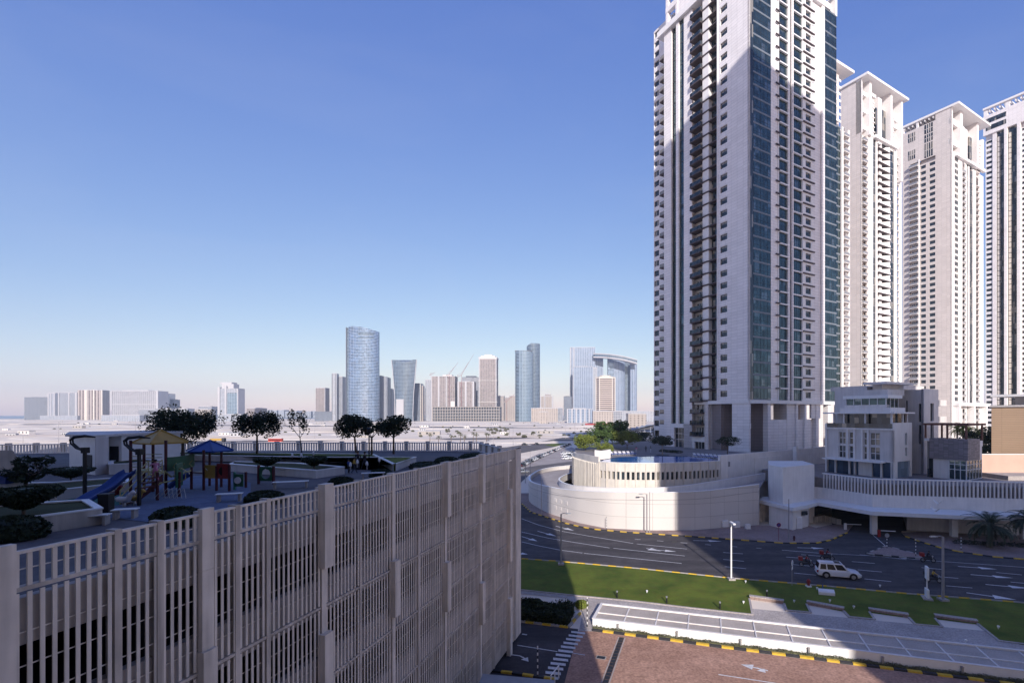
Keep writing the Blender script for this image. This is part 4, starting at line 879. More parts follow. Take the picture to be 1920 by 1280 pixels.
m=MB(); f.b(m,r3_(1789),wR,-.2,1.4,zt-4,zt-2.6)
for a,c,h in ((1797,1801,21.2),(1828,1831,21.2),(1838,1841,14)): f.b(m,r3_(a),r3_(c),-4,1.0,zt-3,zt+h)
f.b(m,r3_(1805),r3_(1812),-3,.5,zt-3,zt+14); f.b(m,0,r3_(1797),-1.5,-.2,zt+13,zt+16); f.b(m,0,r3_(1797),-1.5,-.2,zt+2,zt+5); m.build('crown_frame',MT['trim'],t)
m=MB(); f.b(m,r3_(1801),r3_(1806),-2.4,-.1,zt-3,zt+16); f.b(m,r3_(1831),r3_(1838),-2.4,-.1,zt-5,zt+13); m.build('crown_grille_panel',MT['render_l'],t)
m=MB()
for k in range(8): f.b(m,r3_(1800),r3_(1807),-.1,.4,zt-2+k*2.3,zt-1.5+k*2.3); f.b(m,r3_(1831),r3_(1838),-.1,.4,zt-4+k*2.1,zt-3.5+k*2.1)
m.build('crown_grille',MT['trim'],t)
m=MB(); f.b(m,r3_(1818),r3_(1823),-2.4,-.2,zt-5,zt+12); m.build('crown_glazing',MT['dglass'],t)
# low portal at its foot
m=MB(); f.b(m,r3_(1786),wR+1,-1,3,Zo(757,Y3)-1,Zo(757,Y3)+.6)
for a in (1787,1815,1838): f.b(m,r3_(a),r3_(a)+1,.2,3,0,Zo(757,Y3)-1)
m.build('portal',MT['trim'],t)
# tower 4: far end of its flank at px 1845, near corner outside the frame to the right
Y4=322.0; e4=Vector((Xo(1845,Y4),Y4)); WL4=62; c4=e4-VA*WL4
t=thing('residential_tower','white tower with dark glass stripes and yellow-edged fins at the right edge of the group','tower',(c4.x,c4.y,0),RZ)
l4_=lambda px:u_on((c4.x,c4.y),VA,px); g_=Face('L'); zt=202; zr=218.5; n=61; zb=zt-n*3.3
m=MB(); m.box(1.6,34,1,WL4-.5,0,zt+2); m.build('core',MT['stone'],t)
m=MB(); m.box(12,44,WL4-3,WL4+3,0,zt-10); m.build('dark_flank',MT['spandrel'],t)
for a,c in ((1861,1850),):
    window_col(t,g_,l4_(1861.5),l4_(1848),l4_(1860.5),l4_(1849),max(zb,4),n-2,3.3,sill=1.1,wh=1.7,mt='trim',limit=56)
window_col(t,g_,l4_(1935),l4_(1914.5),l4_(1934),l4_(1916),max(zb,4),n-2,3.3,sill=1.1,wh=1.7,mt='trim',limit=100)
stone(t,g_,l4_(1869),l4_(1861.5),0,zt,d=.4,mt='stone'); stone(t,g_,l4_(1890),l4_(1884.5),0,zt,d=1.6,thick=2.2,mt='stone'); stone(t,g_,l4_(1914.5),l4_(1908.5),0,zt,d=1.6,thick=2.2,mt='stone'); stone(t,g_,0,l4_(1935),0,zt,mt='stone')
for a,c in ((1884.5,1869),(1908.5,1890)):
    glass_strip(t,g_,l4_(a),l4_(c),max(zb,4),n-1,3.3,d=-.8,glass='dglass',bh=.15,band='mullion',mull=2)
    m=MB(); 
    for k in range(n-2): g_.b(m,l4_(c)-1.6,l4_(c)-.4,-.8,.2,max(zb,4)+k*3.3+.2,max(zb,4)+k*3.3+3.1)
    m.build('cream_edge_panels',MT['cream'],t)
stone(t,g_,0,WL4,zt,zt+12.6,d=1.2,thick=2,mt='stone')
m=MB()
for z0 in (zt+2.6,zt+7.3): g_.b(m,l4_(1888),l4_(1850),1.2,1.3,z0,z0+3)
m.build('crown_window_band',MT['dglass'],t)
m=MB(); g_.b(m,0,WL4,.2,2.0,zr,zr+1.2); m.box(-1,36,0,WL4,zr+1.2,zr+2.2) if False else None
for q_ in (WL4-1.2,l4_(1890),l4_(1935)): g_.b(m,q_-1,q_+1,-1,1.2,zt+12.6,zr)
q_=4
while q_<WL4-2: g_.b(m,q_,q_+.7,-8,1.0,zr-2,zr-.1); q_+=2.6
m.build('roof_pergola',MT['trim'],t)
# ================================================================ entrance block, villa podium and car park mouth
ent=thing('entrance_podium','grey podium with a slatted balustrade above a dark car park entrance','building',(55,92,0))
def Wy(px,Y): return (Xo(px,Y),Y)
bx=[(Xo(1442,95.5),95.5),(Xo(1468,91.2),91.2),(Xo(1527,96.5),96.5),(Xo(1505,104),104),(Xo(1440,104),104)]
m=MB(); m.prism(bx,0,Zo(875,93)); m.prism([(a*1.0,b_) for a,b_ in bx],Zo(875,93),Zo(875,93)+.12); m.build('stair_block',MT['render_l'],ent,True)
A_=(Xo(1541.6,97.5),97.5); B_=(Xo(1635.6,88.8),88.8); C_=(Xo(1920,84.2),84.2); D_=(Xo(2200,80.0),80)
ln=[A_,B_,C_,D_]; ztop=9.3; zs=6.55; zc=4.4
m=MB(); m.wall([(Xo(1512,99.5),99.5)]+ln,.5,zc,zs); m.build('parapet_wall',MT['render_l'],ent,True)
m=MB(); m.wall(offset(ln,-.08),.5,ztop,ztop+.22); m.wall(offset(ln,-.02),.3,zs,zs+.06); m.build('handrail',MT['trim'],ent,True)
m=MB(); 
for p,a in along(ln,.62,.3): m.cbox(p.x-math.sin(a)*.1,p.y+math.cos(a)*.1,zs+.06,.2,.24,ztop-zs-.06,a)
m.build('slats',MT['render_l'],ent,True)
m=MB(); m.wall(offset(ln,.5),.2,zs,zs+1.7); m.build('back_wall',MT['conc_d'],ent,True)
m=MB(); m.prism([offset(ln,.4)[i] for i in range(4)]+[(110,140),(60,140),(46,112)],zs-.6,8.5); m.build('terrace',MT['deck'],ent,True)
# canopy over the mouth
cl=[(Xo(1424,96),96),(Xo(1440,93.8),93.8),(Xo(1487,88.2),88.2),(Xo(1512,90.5),90.5),(Xo(1534,93.6),93.6),(Xo(1636,84.6),84.6),(Xo(1812,81.2),81.2),(Xo(1960,79.6),79.6)]
back=[(Xo(1960,84),84.6),(Xo(1812,85.8),85.8),(Xo(1638,89.2),89.2),(Xo(1542,98),98),(Xo(1512,99.9),99.9),(Xo(1430,100),100)]
m=MB(); m.prism(cl+back,3.75,4.4); m.build('canopy',MT['white'],ent,True)
m=MB()
m.prism([(Xo(1442,94),94),(Xo(1486,89.2),89.2),(Xo(1515,92.0),92),(Xo(1519,97),97),(Xo(1442,101),101)],0,3.75); m.build('guard_room',MT['render_l'],ent,True)
m=MB(); m.prism([(Xo(1423,97),97),(Xo(1443,97.3),97.3),(Xo(1443,99),99),(Xo(1423,99),99)],0,3.75); m.wall([(Xo(1528,95.8),95.8),(Xo(1546,97.4),97.4),(Xo(1575,93.4),93.4)],.3,0,1.15); m.build('low_wall',MT['conc_d'],ent,True)
for px,Y in ((1638,86.8),(1788,84.6),(1920,83)):
    m=MB(); m.cbox(Xo(px,Y),Y,0,.9,.9,3.75,-.2); m.build('column',MT['render_l'],ent,True)
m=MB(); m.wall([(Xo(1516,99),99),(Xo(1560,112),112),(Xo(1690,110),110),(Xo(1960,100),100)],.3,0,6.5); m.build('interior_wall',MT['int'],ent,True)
m=MB(); m.prism([(Xo(1700,90),90),(Xo(1790,87),87),(Xo(1960,85),85),(Xo(1960,86),86),(Xo(1700,91.5),91.5)],[.0]*5,[3.7]*5); m.build('mouth_side_wall',MT['render'],ent,True)
m=MB(); m.sheet([(Xo(1560,90),90),(Xo(1700,89),89),(Xo(1690,109),109),(Xo(1560,111),111)],.036); m.build('interior_floor',MT['asph'],ent,True)
m=MB(); m.cbox(Xo(1508,90.9),90.8,2.5,1.4,.1,.75,.35); m.build('window',MT['dglass'],ent,True)
def cabinet(px,py,w,h,label):
    q=P(px,py,.14); t=thing('utility_cabinet',label,'cabinet',(q[0],q[1],.14),.2); b=MB(); b.box(-w/2,w/2,-.3,.3,.12,h); b.build('body',MT['white'],t); b=MB(); b.box(-w/2-.1,w/2+.1,-.4,.4,0,.12); b.build('plinth',MT['kgrey'],t); b=MB(); b.box(.03,w/2-.05,-.33,-.3,.2,h-.08); b.box(-w/2+.05,-.03,-.33,-.3,.2,h-.08); b.build('door',MT['trim'],t)
cabinet(1359,988,1.2,1.25,'white utility cabinet at the drum wall, left one of the three'); cabinet(1381,989,1.1,1.15,'white utility cabinet at the drum wall, middle one of the three'); cabinet(1402,991.5,.8,.9,'smallest white utility cabinet at the drum wall, right one of the three')
cabinet(1497,991,1.15,2.2,'tall white electrical cabinet against the guard room wall')
for i,(x0,y0,x1,y1) in enumerate([(1585,982,1615,983),(1648,994,1679,995.5)]):
    a=Vector(P(x0,y0,1.1)); b_=Vector(P(x1,y1,1.1)); t=thing('barrier_gate','white barrier arm across the %s car park lane'%['left','right'][i],'barrier',(a.x,a.y,0),math.atan2((b_-a).y,(b_-a).x)); q=MB(); q.box(.3,(b_-a).length,-.05,.05,1.05,1.17); q.build('arm',MT['white'],t); q=MB(); q.box(-.2,.2,-.18,.18,0,1.25); q.build('housing',MT['render_l'] if i==0 else MT['carr'],t)
# ================================================================ villa
VC=(Xo(1675,96.4),96.4); vl=thing('villa_building','grey stepped club building with terraces, glass penthouse and square windows behind the slatted balustrade','building',(VC[0],VC[1],0),RZ)
lv=lambda px:u_on(VC,VA,px); rv=lambda px:u_on(VC,UA,px); f=Face('L'); g_=Face('R')
wl_=lv(1548); wr_=rv(1710); z0=8.5; z1=11.7; z2=17.9
m=MB(); m.box(.7,wr_-.3,.4,wl_,z0,z2-.3); m.build('core',MT['render'],vl)
m=MB(); 
def hole_face(mb,f,a,c,za,zb_,holes,d=0,th=.5):
    xs=sorted(set([a,c]+[h for q in holes for h in q[:2]])); 
    for i in range(len(xs)-1):
        xa,xb=xs[i],xs[i+1]; hs=sorted([(q[2],q[3]) for q in holes if min(q[0],q[1])<=xa+1e-6 and max(q[0],q[1])>=xb-1e-6]); z=za
        for p,q in hs:
            if p>z: f.b(mb,xa,xb,d-th,d,z,p)
            z=q
        if z<zb_: f.b(mb,xa,xb,d-th,d,z,zb_)
holes=[]; 
for a,c in ((1572.5,1586),(1592,1600),(1619,1625.5),(1631,1650)):
    a2,c2_=lv(c),lv(a); holes += [(a2,c2_,12.0,14.4),(a2,c2_,14.9,17.3)]
hole_face(m,f,0,wl_,z1,z2,holes); m.build('wall',MT['render'],vl)
for h in holes:
    m=MB(); f.b(m,h[0],h[1],-.4,-.32,h[2],h[3]); o=m.build('window',MT['dglass'],vl)
    m=MB(); mid=(h[0]+h[1])/2; w=h[1]-h[0]
    if w>1.1: f.b(m,mid-.05,mid+.05,-.32,-.2,h[2],h[3])
    f.b(m,h[0],h[1],-.32,-.2,(h[2]+h[3])/2-.05,(h[2]+h[3])/2+.05)
    f.b(m,h[0],h[0]+.1,-.32,-.15,h[2],h[3]); f.b(m,h[1]-.1,h[1],-.32,-.15,h[2],h[3])
    m.build('window_frame',MT['trim'],o)
m=MB(); 
for px in (1589,1602,1616.5,1628): x=lv(px); f.b(m,x-.18,x+.18,0,.18,z1,z2)
f.b(m,wl_-.4,wl_,0,.2,z0,z2+1.2); f.b(m,0,wl_,0,.25,z2,z2+.35); f.b(m,0,wl_,-.2,.1,z1-.1,z1+.1); m.build('trim',MT['render_l'],vl)
m=MB(); f.b(m,lv(1661),wl_-.3,0.05,1.9,z1-.25,z1); m.build('entrance_canopy',MT['trim'],vl)
m=MB(); f.b(m,0.4,wl_-.4,-.5,-.4,z0,z1-.1); m.build('shopfront_glazing',glassmat('blue_shop_glass',(.06,.10,.16),.08,.4),vl)
m=MB()
for px in (1549,1566,1592,1602,1633,1652,1673): x=lv(px); f.b(m,x-.16,x+.16,-.4,.0,z0,z1-.1)
f.b(m,lv(1632),lv(1608),-.4,-.3,z0,z1-.1); m.build('shopfront_posts',MT['render_l'],vl)
m=MB(); hole_face(m,g_,0,wr_,z0,19.4,[(rv(1697),rv(1701),14.9,17.3),(rv(1697),rv(1701),12.7,14.4),(rv(1683),rv(1707),z0,z1)]); m.build('end_wall',MT['render_l'],vl)
m=MB(); g_.b(m,rv(1683),rv(1707),-.4,-.3,z0,z1); g_.b(m,rv(1697),rv(1701),-.4,-.3,12.7,17.3); m.build('end_glazing',glassmat('pale_blue_glass',(.22,.30,.38),.1,.3),vl)
# terrace pavilion
m=MB(); f.b(m,.2,wl_-.2,.0,.05,z2+.35,z2+1.3); m.build('glass_balustrade',MT['dglass'],vl)
m=MB(); m.box(1.6,wr_,1.0,wl_-3,z2-.3,21.2); m.build('pavilion_glazing',MT['dglass'],vl)
m=MB()
for px in (1560,1579,1619,1668): x=lv(px); m.box(.6,.95,x-.15,x+.15,z2,21.2)
m.box(wr_-.6,wr_-.3,.6,.9,z2,21.2); m.box(4.4,4.7,.3,.6,z2,21.2); m.build('pavilion_columns',MT['trim'],vl)
m=MB(); m.box(-.4,wr_+.4,-.4,wl_+.4,21.2,21.5); m.build('pavilion_roof',MT['trim'],vl)
m=MB(); m.box(.5,wr_-1,.8,lv(1572),21.5,22.4); m.box(1.1,2.6,1.9,lv(1578),22.4,23.0); m.build('upper_wall',MT['render_l'],vl)
m=MB(); m.box(1.2,6.0,1.9,lv(1581),22.4,24.3); m.build('penthouse_glazing',MT['teal'],vl)
m=MB(); 
for k in range(6): y=1.9+(lv(1581)-1.9)*k/5; m.box(1.1,1.22,y-.06,y+.06,22.4,24.3)
for k in range(4): x=1.2+4.7*k/3; m.box(x-.06,x+.06,1.8,1.92,22.4,24.3)
m.build('penthouse_mullions',MT['trim'],vl)
m=MB(); m.box(.7,6.4,1.3,lv(1577),24.3,24.95); m.build('penthouse_roof',MT['white'],vl)
m=MB(); m.box(4,11,3,lv(1600),24.95,26.2); m.box(5,14,4.5,lv(1612),26.2,27.3); m.build('plant_room',MT['render'],vl)
m=MB(); m.box(3.0,14,2.6,lv(1603),27.3,27.75); m.build('top_roof',MT['render_l'],vl)
# taller block to the right
VD=(Xo(1731,103.5),103.5); tb=thing('club_block','taller grey block with tall slot windows and small balconies right of the villa','building',(VD[0],VD[1],0),RZ)
ld=lambda px:u_on(VD,VA,px); rd=lambda px:u_on(VD,UA,px); f=Face('L'); g_=Face('R'); wd=ld(1700)+5
m=MB(); m.box(.5,rd(1757),.5,wd,8,Zo(731,104)); m.build('core',MT['render'],tb)
m=MB(); hole_face(m,f,0,wd,8,Zo(730,104),[(ld(1727),ld(1722.5),19.5,23.3),(ld(1727),ld(1722.5),14.8,18.8),(ld(1702),ld(1698),14.8,24)]); m.build('side_wall',MT['render'],tb)
m=MB(); f.b(m,ld(1727),ld(1722.5),-.4,-.3,14.8,23.3); f.b(m,ld(1702),ld(1698),-.4,-.3,14.8,24); m.build('slot_window',MT['dglass'],tb)
m=MB(); hole_face(m,g_,.0,rd(1758),12.2 if False else 8,Zo(729,104),[(rd(1743),rd(1749.5),19.6,23.4),(rd(1743),rd(1749.5),14.8,18.8)],d=.15); m.build('front_wall',MT['render_l'],tb)
m=MB(); g_.b(m,rd(1743),rd(1749.5),-.3,-.2,14.8,23.4); m.build('slot_window',MT['dglass'],tb)
m=MB()
for zz in (24.2,20.6): m.box(rd(1758),rd(1777),.2,3.2,zz-1.3,zz)
m.build('balcony',MT['render'],tb)
m=MB(); m.box(rd(1758),rd(1778),3.2,8,8,24.6); m.box(rd(1778),rd(1796),5,10,8,23.4); m.build('rear_bay',MT['trim'],tb)
m=MB(); m.box(rd(1760),rd(1776),3.1,3.2,21.2,22.6); m.build('bay_glazing',MT['spandrel'],tb)
m=MB(); m.box(rd(1733),rd(1790),6,20,Zo(729,110),Zo(722,112)); m.box(-8,2,wd-1,wd+6,8,27.0); m.build('rooftop',MT['render'],tb)
# pergola pavilion
PC=(Xo(1812,93.5),93.5); pp=thing('pergola_pavilion','grey stone and glass pavilion with a brown steel roof pergola','building',(PC[0],PC[1],0),RZ)
lp=lambda px:u_on(PC,VA,px); rp_=lambda px:u_on(PC,UA,px); f=Face('L'); g_=Face('R'); wl2=lp(1738); wr2=rp_(1840)
za,zb2,zc2=8.5,12.3,16.3
m=MB(); m.box(.4,wr2-.4,.4,wl2,za,zb2); m.build('core',MT['render'],pp)
m=MB(); f.b(m,0,lp(1780),-.2,0,za,zb2); g_.b(m,0,wr2,-.2,0,za,zb2); m.build('glazing',MT['teal'],pp)
m=MB()
for k in range(4): x=lp(1780)*k/3; f.b(m,x-.05,x+.07,0,.08,za,zb2)
for k in range(6): x=wr2*k/5; g_.b(m,x-.06,x+.06,0,.08,za,zb2+.0)
for zz in (za,za+1.9,za+2.9,zb2-.15): f.b(m,0,lp(1780),0,.06,zz,zz+.12); g_.b(m,0,wr2,0,.06,zz,zz+.12)
m.build('mullions',MT['trim'],pp)
m=MB(); f.b(m,lp(1780),lp(1750),-.2,.05,za,zb2); m.build('lower_wall',MT['render_l'],pp)
m=MB(); f.b(m,lp(1750),wl2,-.3,-.1,za,zc2-.6); m.build('dark_glazing',MT['dglass'],pp)
m=MB(); m.box(-.35,wr2*.75,-.35,lp(1744),zb2,zc2); m.build('stone_clad_drum',MT['gbrick'],pp)
m=MB(); f.b(m,lp(1744),wl2+.3,-.2,.35,zc2-.5,zc2); m.box(wr2*.75,wr2+.1,-.2,2,zc2-1.5,zc2-.4); m.box(wr2*.75,wr2,-.1,.3,zb2,zc2-1.5) ; m.build('coping',MT['trim'],pp)
m=MB(); zp=18.9; x1=wr2+.3; y1=wl2+.2
for x,y in ((-.1,.0),(-.1,y1),(x1,0),(x1,y1),(-.1,y1*.45)): m.box(x-.14,x+.14,y-.14,y+.14,zc2-.3,zp)
m.build('pergola_posts',MT['brown'],pp)
m=MB(); m.box(-.5,x1+.4,-.5,-.2,zp,zp+.4); m.box(-.5,x1+.4,y1,y1+.3,zp,zp+.4); m.box(-.5,-.2,-.2,y1,zp,zp+.4); m.box(x1+.1,x1+.4,-.2,y1,zp,zp+.4)
y=.3
while y<y1: m.box(-.2,x1+.1,y,y+.16,zp+.08,zp+.34); y+=.55
m.build('pergola_roof',MT['brown'],pp)
# tan building on the right
TE=Vector((Xo(1859,122),122)); TC=TE-VA*32; tn=thing('tan_building','plain tan panelled building with a thin white roof slab at the right edge','building',(TC.x,TC.y,0),RZ)
zt_=Zo(763,122); m=MB(); m.box(0,20,0,32,0,zt_); m.build('wall',MT['tan'],tn)
m=MB(); m.box(-.3,20,-.3,32.3,zt_,zt_+.45); m.build('parapet',MT['render'],tn)
m=MB(); zz=Zo(740,122); m.box(-.6,20,-1,32.0,zz-.55,zz); m.box(5,20,3,29,zt_+.45,zz-.55); m.build('roof_slab',MT['trim'],tn)
sw_=thing('boundary_wall','salmon rendered boundary wall in front of the tan building','wall',(Xo(1840,100),100,0))
m=MB(); m.box(0,30,0,.5,0,Zo(852,100)); m.build('wall',MT['salmon'],sw_); m=MB(); m.box(-.1,30,-.1,.6,Zo(852,100),Zo(852,100)+.15); m.build('coping',MT['render_l'],sw_)
m=MB(); m.box(0,30,-6,0,0,9.3); m.build('terrace',MT['pave_l'],sw_)
# ================================================================ buildings behind the viewer (they cast the shade that lies over the scene)
bm_=grid('apartment_block_facade',(0.55,0.50,0.48),(0.06,0.08,0.10),3.2,3.4,.6,.5)
yb=-10.0
def shx(x,y): return x-SHX*(y-yb)
a=Vector(P(1302,997)); b_=Vector(P(1717,1279)); XL=(shx(a.x,a.y)+shx(b_.x,b_.y))/2
HB=Zo(87,MC[1])+math.tan(SUN_EL)*math.hypot(1,SHX)*(MC[1]-yb)
t=thing('apartment_block','pale apartment block standing behind the viewpoint','building',(XL,yb,0)); m=MB(); m.box(0,93-XL,-34,0,0,HB); m.box(93-XL,95,-30,0,0,47); m.build('wall',bm_,t); m=MB(); m.box(8,50,-28,-6,HB,HB+.8); m.build('roof',MT['rgrey'],t)
XA=6.8
t=thing('apartment_block','pale apartment block carrying the window the view is taken from','building',(XA,-.8,0)); m=MB(); m.box(-75,0,-30,0,0,72); m.build('wall',bm_,t); m=MB(); m.box(-70,-6,-26,-4,72,73); m.build('roof',MT['rgrey'],t)
# ================================================================ slatted car park with roof garden (left)
yc=F*H/(1195-HY); GC=Vector((Xo(976,yc),yc)); vp=1275.0; gd=Vector((vp-CX,F)).normalized(); gu=-gd; gn=Vector((-gu.y,gu.x))
ga=math.atan2(gu.y,gu.x); ZR=17.9
G=thing('parking_garage','grey multi-storey car park clad in precast vertical slats with a roof garden','building',(GC.x,GC.y,0),ga)
def gs(px): return u_on((GC.x,GC.y),gu,px)
zl=[17.05,12.95,9.8,6.65,3.5,.5]; SL=44.0
m=MB(); m.box(-.05,1.35,-.3,.02,.5,ZR); m.build('corner_panel',MT['conc'],G)
for k in range(5):
    top=zl[k]; bot=zl[k+1]; m=MB(); s=1.5
    while s<SL: m.box(s,s+.092,-.03,0,bot+.06,top-.12); s+=.235
    z=bot+.7
    while z<top-.3: m.box(1.4,SL,-.095,-.07,z,z+.028); z+=.78
    m.build('slat_screen',MT['conc'],G)
m=MB(); s=1.5
while s<SL: m.box(s,s+.09,-.05,0,zl[0]+.02,ZR-.08); s+=.235
m.box(1.4,SL,-.09,-.06,17.45,17.475); m.build('parapet_slats',MT['conc'],G)
m=MB(); m.box(-.05,SL,-.12,.02,ZR-.07,ZR); m.build('parapet_rail',MT['conc'],G)
m=MB()
for k,z in enumerate(zl[:5]): m.box(1.35,SL,-.2,.012,z-.08,z+.02)
m.build('ledge',MT['conc_d'],G)
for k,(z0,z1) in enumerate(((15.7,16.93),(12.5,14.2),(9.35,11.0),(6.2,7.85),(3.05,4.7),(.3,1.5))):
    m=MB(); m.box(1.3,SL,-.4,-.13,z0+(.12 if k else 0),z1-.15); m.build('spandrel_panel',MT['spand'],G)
m=MB(); 
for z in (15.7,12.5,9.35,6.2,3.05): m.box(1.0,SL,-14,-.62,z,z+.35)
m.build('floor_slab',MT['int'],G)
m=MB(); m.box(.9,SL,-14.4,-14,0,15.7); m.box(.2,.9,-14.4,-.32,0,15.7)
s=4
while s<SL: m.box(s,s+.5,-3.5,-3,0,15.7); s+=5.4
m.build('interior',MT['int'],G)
maj=[14,606,737,835,901,953,384]; minr=[221,503,676,785,868,927,966,445,300]
boxes={14:[(8,18.1)],606:[(14.6,18.1),(4,11.85)],384:[(2,13.6),(13.6,18.05)],737:[(10.5,13.4)],835:[(14.5,18.0),(8.5,11.6)],901:[(14.4,18.05),(5.3,8.4)],953:[(8.2,14.5),(-.1,5.0)]}
for px in minr:
    s=gs(px); m=MB(); m.box(s-.09,s+.09,-.3,.03,.5,ZR+.04); m.build('pilaster',MT['conc_d'],G)
for px in maj:
    s=gs(px)+(.12 if px==14 else 0); m=MB(); m.box(s-.13,s+.13,-.3,.05,.5,ZR+.05); m.build('pilaster',MT['conc'],G)
    for j,(z0,z1) in enumerate(boxes[px]):
        w,d=(.26,.3) if px not in (384,14) else ((.2,.14) if (px==14 or z0>10) else (.24,.24))
        m=MB(); zm=(z0+z1)/2+.3; m.box(s-w,s+w,-.05,d,z0,zm-.02); m.box(s-w,s+w,-.05,d,zm,z1); m.box(s-w+.02,s+w-.02,-.05,d-.02,zm-.02,zm); m.build('box_pier',MT['conc'],G)
# garden deck
ZD=16.4
back=[(GC.x,GC.y),(-6.5,53),(-10.5,62.5),(-24,62.5),(-48,62),(-66,58),(-80,48),(-60,8),tuple(GC+gu*SL)]
inn=tuple(GC+gu*SL-gn*.6)
m=MB(); m.prism([tuple(GC-gn*.6)]+back[1:-1]+[inn],ZD-.7,ZD); m.build('roof_deck',MT['gdeck'],G,True)
m=MB(); m.prism([tuple(GC-gn*.35)]+[(-6.3,52.6),(-10.3,62.2),(-24,62.2),(-48,61.7),(-66,57.7)]+[(-66,57),(-48,61),(-24,61.5),(-11,61.5),(-7.2,52.6),tuple(GC-gn*1.2)],0,ZD-.7); m.build('rear_wall',MT['conc_d'],G,True)
# far fence (balusters with posts): individual fence thing
fn=thing('garden_fence','pale baluster fence with square posts along the far edge of the roof garden','fence',(-24,62,ZD))
fl_=[(-6.3,52.6),(-10.3,62.2),(-24,62.2),(-48,61.7),(-66,57.7),(-80,48)]
m=MB(); m.wall(fl_,.2,ZD,ZD+.12); m.wall(fl_,.2,ZD+1.0,ZD+1.12); m.build('rails',MT['render_l'],fn,True)
m=MB()
for p,a in along(fl_,.3,.1): m.cbox(p.x-math.sin(a)*-.1,p.y+math.cos(a)*.1,ZD+.12,.13,.14,.88,a)
m.build('balusters',MT['render_l'],fn,True)
m=MB()
for p,a in along(fl_,2.7,.6): m.cbox(p.x,p.y+.1,ZD,.45,.4,1.25,a)
m.build('fence_posts',MT['conc_d'],fn,True)
# floors of the play area
m=MB(); m.sheet([P(185,968,ZD),P(330,985,ZD),P(470,935,ZD),P(470,905,ZD),P(400,890,ZD),P(150,905,ZD),P(120,945,ZD)],ZD+.02); o=m.build('play_floor',MT['mulch']); o['kind']='structure'
m=MB(); m.sheet([P(90,925,ZD),P(230,905,ZD),P(235,945,ZD),P(150,960,ZD),P(90,960,ZD)],ZD+.03); o=m.build('teal_play_floor',mat('teal_rubber_floor',(.03,.13,.12),.9)); o['kind']='structure'
# ---- planters
def planter(label,pts,z1,rim=True,h0=ZD,soil='soil',wall='render'):
    poly=[P(a,b_,z1) for a,b_ in pts]; c=(sum(p[0] for p in poly)/len(poly),sum(p[1] for p in poly)/len(poly))
    t=thing('planter',label,'planter',(c[0],c[1],h0))
    ar=sum(poly[i][0]*poly[(i+1)%len(poly)][1]-poly[(i+1)%len(poly)][0]*poly[i][1] for i in range(len(poly)))
    if ar<0: poly.reverse()
    cl_=poly+[poly[0]]
    m=MB(); m.wall(cl_,.22,h0,z1-.06); m.build('wall',MT[wall],t,True)
    if rim: m=MB(); m.wall(offset(cl_,-.04),.32,z1-.06,z1); m.build('rim',MT['trim'],t,True)
    m=MB(); m.prism(offset(cl_,.18)[:-1],h0,z1-.09); m.build('soil',MT[soil],t,True)
    return t
planter('long back planter with dark grass below the far fence',[(318,851),(400,853),(600,856),(777,856),(742,869),(700,850),(318,846)],17.0,soil='grass')
planter('pale rimmed planter in the middle of the garden behind the play area',[(430,869),(520,876),(592,881),(646,874),(560,867),(440,864)],17.0)
planter('dark low planter behind the blue slide, left',[(-30,915),(105,918),(248,902),(235,893),(100,903),(-30,905)],17.0)
planter('dark grey planter in the left foreground below the big dark bush',[(-60,975),(30,972),(192,951),(165,935),(0,945),(-60,950)],17.1,wall='conc_d')
planter('grey planter by the white kiosk',[(204,870),(243,868),(300,862),(250,858),(205,863)],17.2)
# ---- dark domed and bowl-shaped bushes
def bush(label,px,py,rx,rz,z=ZD,n=1500,mt='leaf_d',ry=None,bowl=False,size=.07,group=None,tilt=0):
    x,y=P(px,py,z); ry=ry or rx*.8
    t=thing('shrub',label,'shrub',(x,y,z),0,group)
    r=random.Random(int(px*7+py)); m=MB()
    core=MB()
    if bowl: prof=[(.12,0.05),(.35,.25*rz),(.8,.6*rz),(.95,.85*rz),(.85,.98*rz),(.4,rz)]; core.lathe([(a*rx*.93,z_) for a,z_ in prof],(0,0,.25),18)
    else: prof=[(.86,0),(.98,.2*rz),(.95,.55*rz),(.78,.82*rz),(.45,.96*rz),(.1,rz)]; core.lathe([(a*rx*.93,z_) for a,z_ in prof],(0,0,0),18,0,1,ry/rx)
    core.build('foliage_core',MT[mt],t,smooth=True)
    for _ in range(n):
        k=r.random()*(len(prof)-1); i=int(k); u=k-i; rr=(prof[i][0]*(1-u)+prof[i+1][0]*u)*rx*r.uniform(.9,1.03); zz=prof[i][1]*(1-u)+prof[i+1][1]*u+(.25 if bowl else 0); th=r.uniform(0,2*math.pi)
        p=Vector((rr*math.cos(th),rr*math.sin(th)*(1 if bowl else ry/rx),zz)); q=Vector((r.gauss(0,1),r.gauss(0,1),r.gauss(0,1))).normalized(); e=q.cross(Vector((r.gauss(0,1),r.gauss(0,1),r.gauss(0,1)))).normalized(); s_=size*r.uniform(.5,1.5)
        m.add([p-q*s_,p+e*s_*.6,p+q*s_,p-e*s_*.6],[(0,1,2,3)])
    m.build('foliage',MT[mt],t,recalc=False)
    if bowl: s_=MB(); s_.tube([(0,0,0),(0,0,.45)],.06,6); s_.build('trunk',MT['bark'],t)
    return t
bush('large dark domed bush just inside the slatted parapet, below the play tower',332,985,1.0,.75,ry=.8)
bush('dark domed bush just inside the parapet, right of the play tower',497,943,1.0,.62)
bush('dark domed bush just inside the parapet, above the biggest box pier',641,912,.85,.6)
bush('dark domed bush near the children in the middle of the parapet',714,894,.85,.55)
bush('dark flattened bush in the right part of the garden near the corner',800,878,1.5,.55)
bush('dark domed bush at the narrow end of the garden, left one',838,872,1.2,.75); bush('dark domed bush at the narrow end of the garden, right one',888,866,1.5,.85)
bush('very dark bush at the lower left edge of the garden',18,1010,1.2,.8,n=2200)
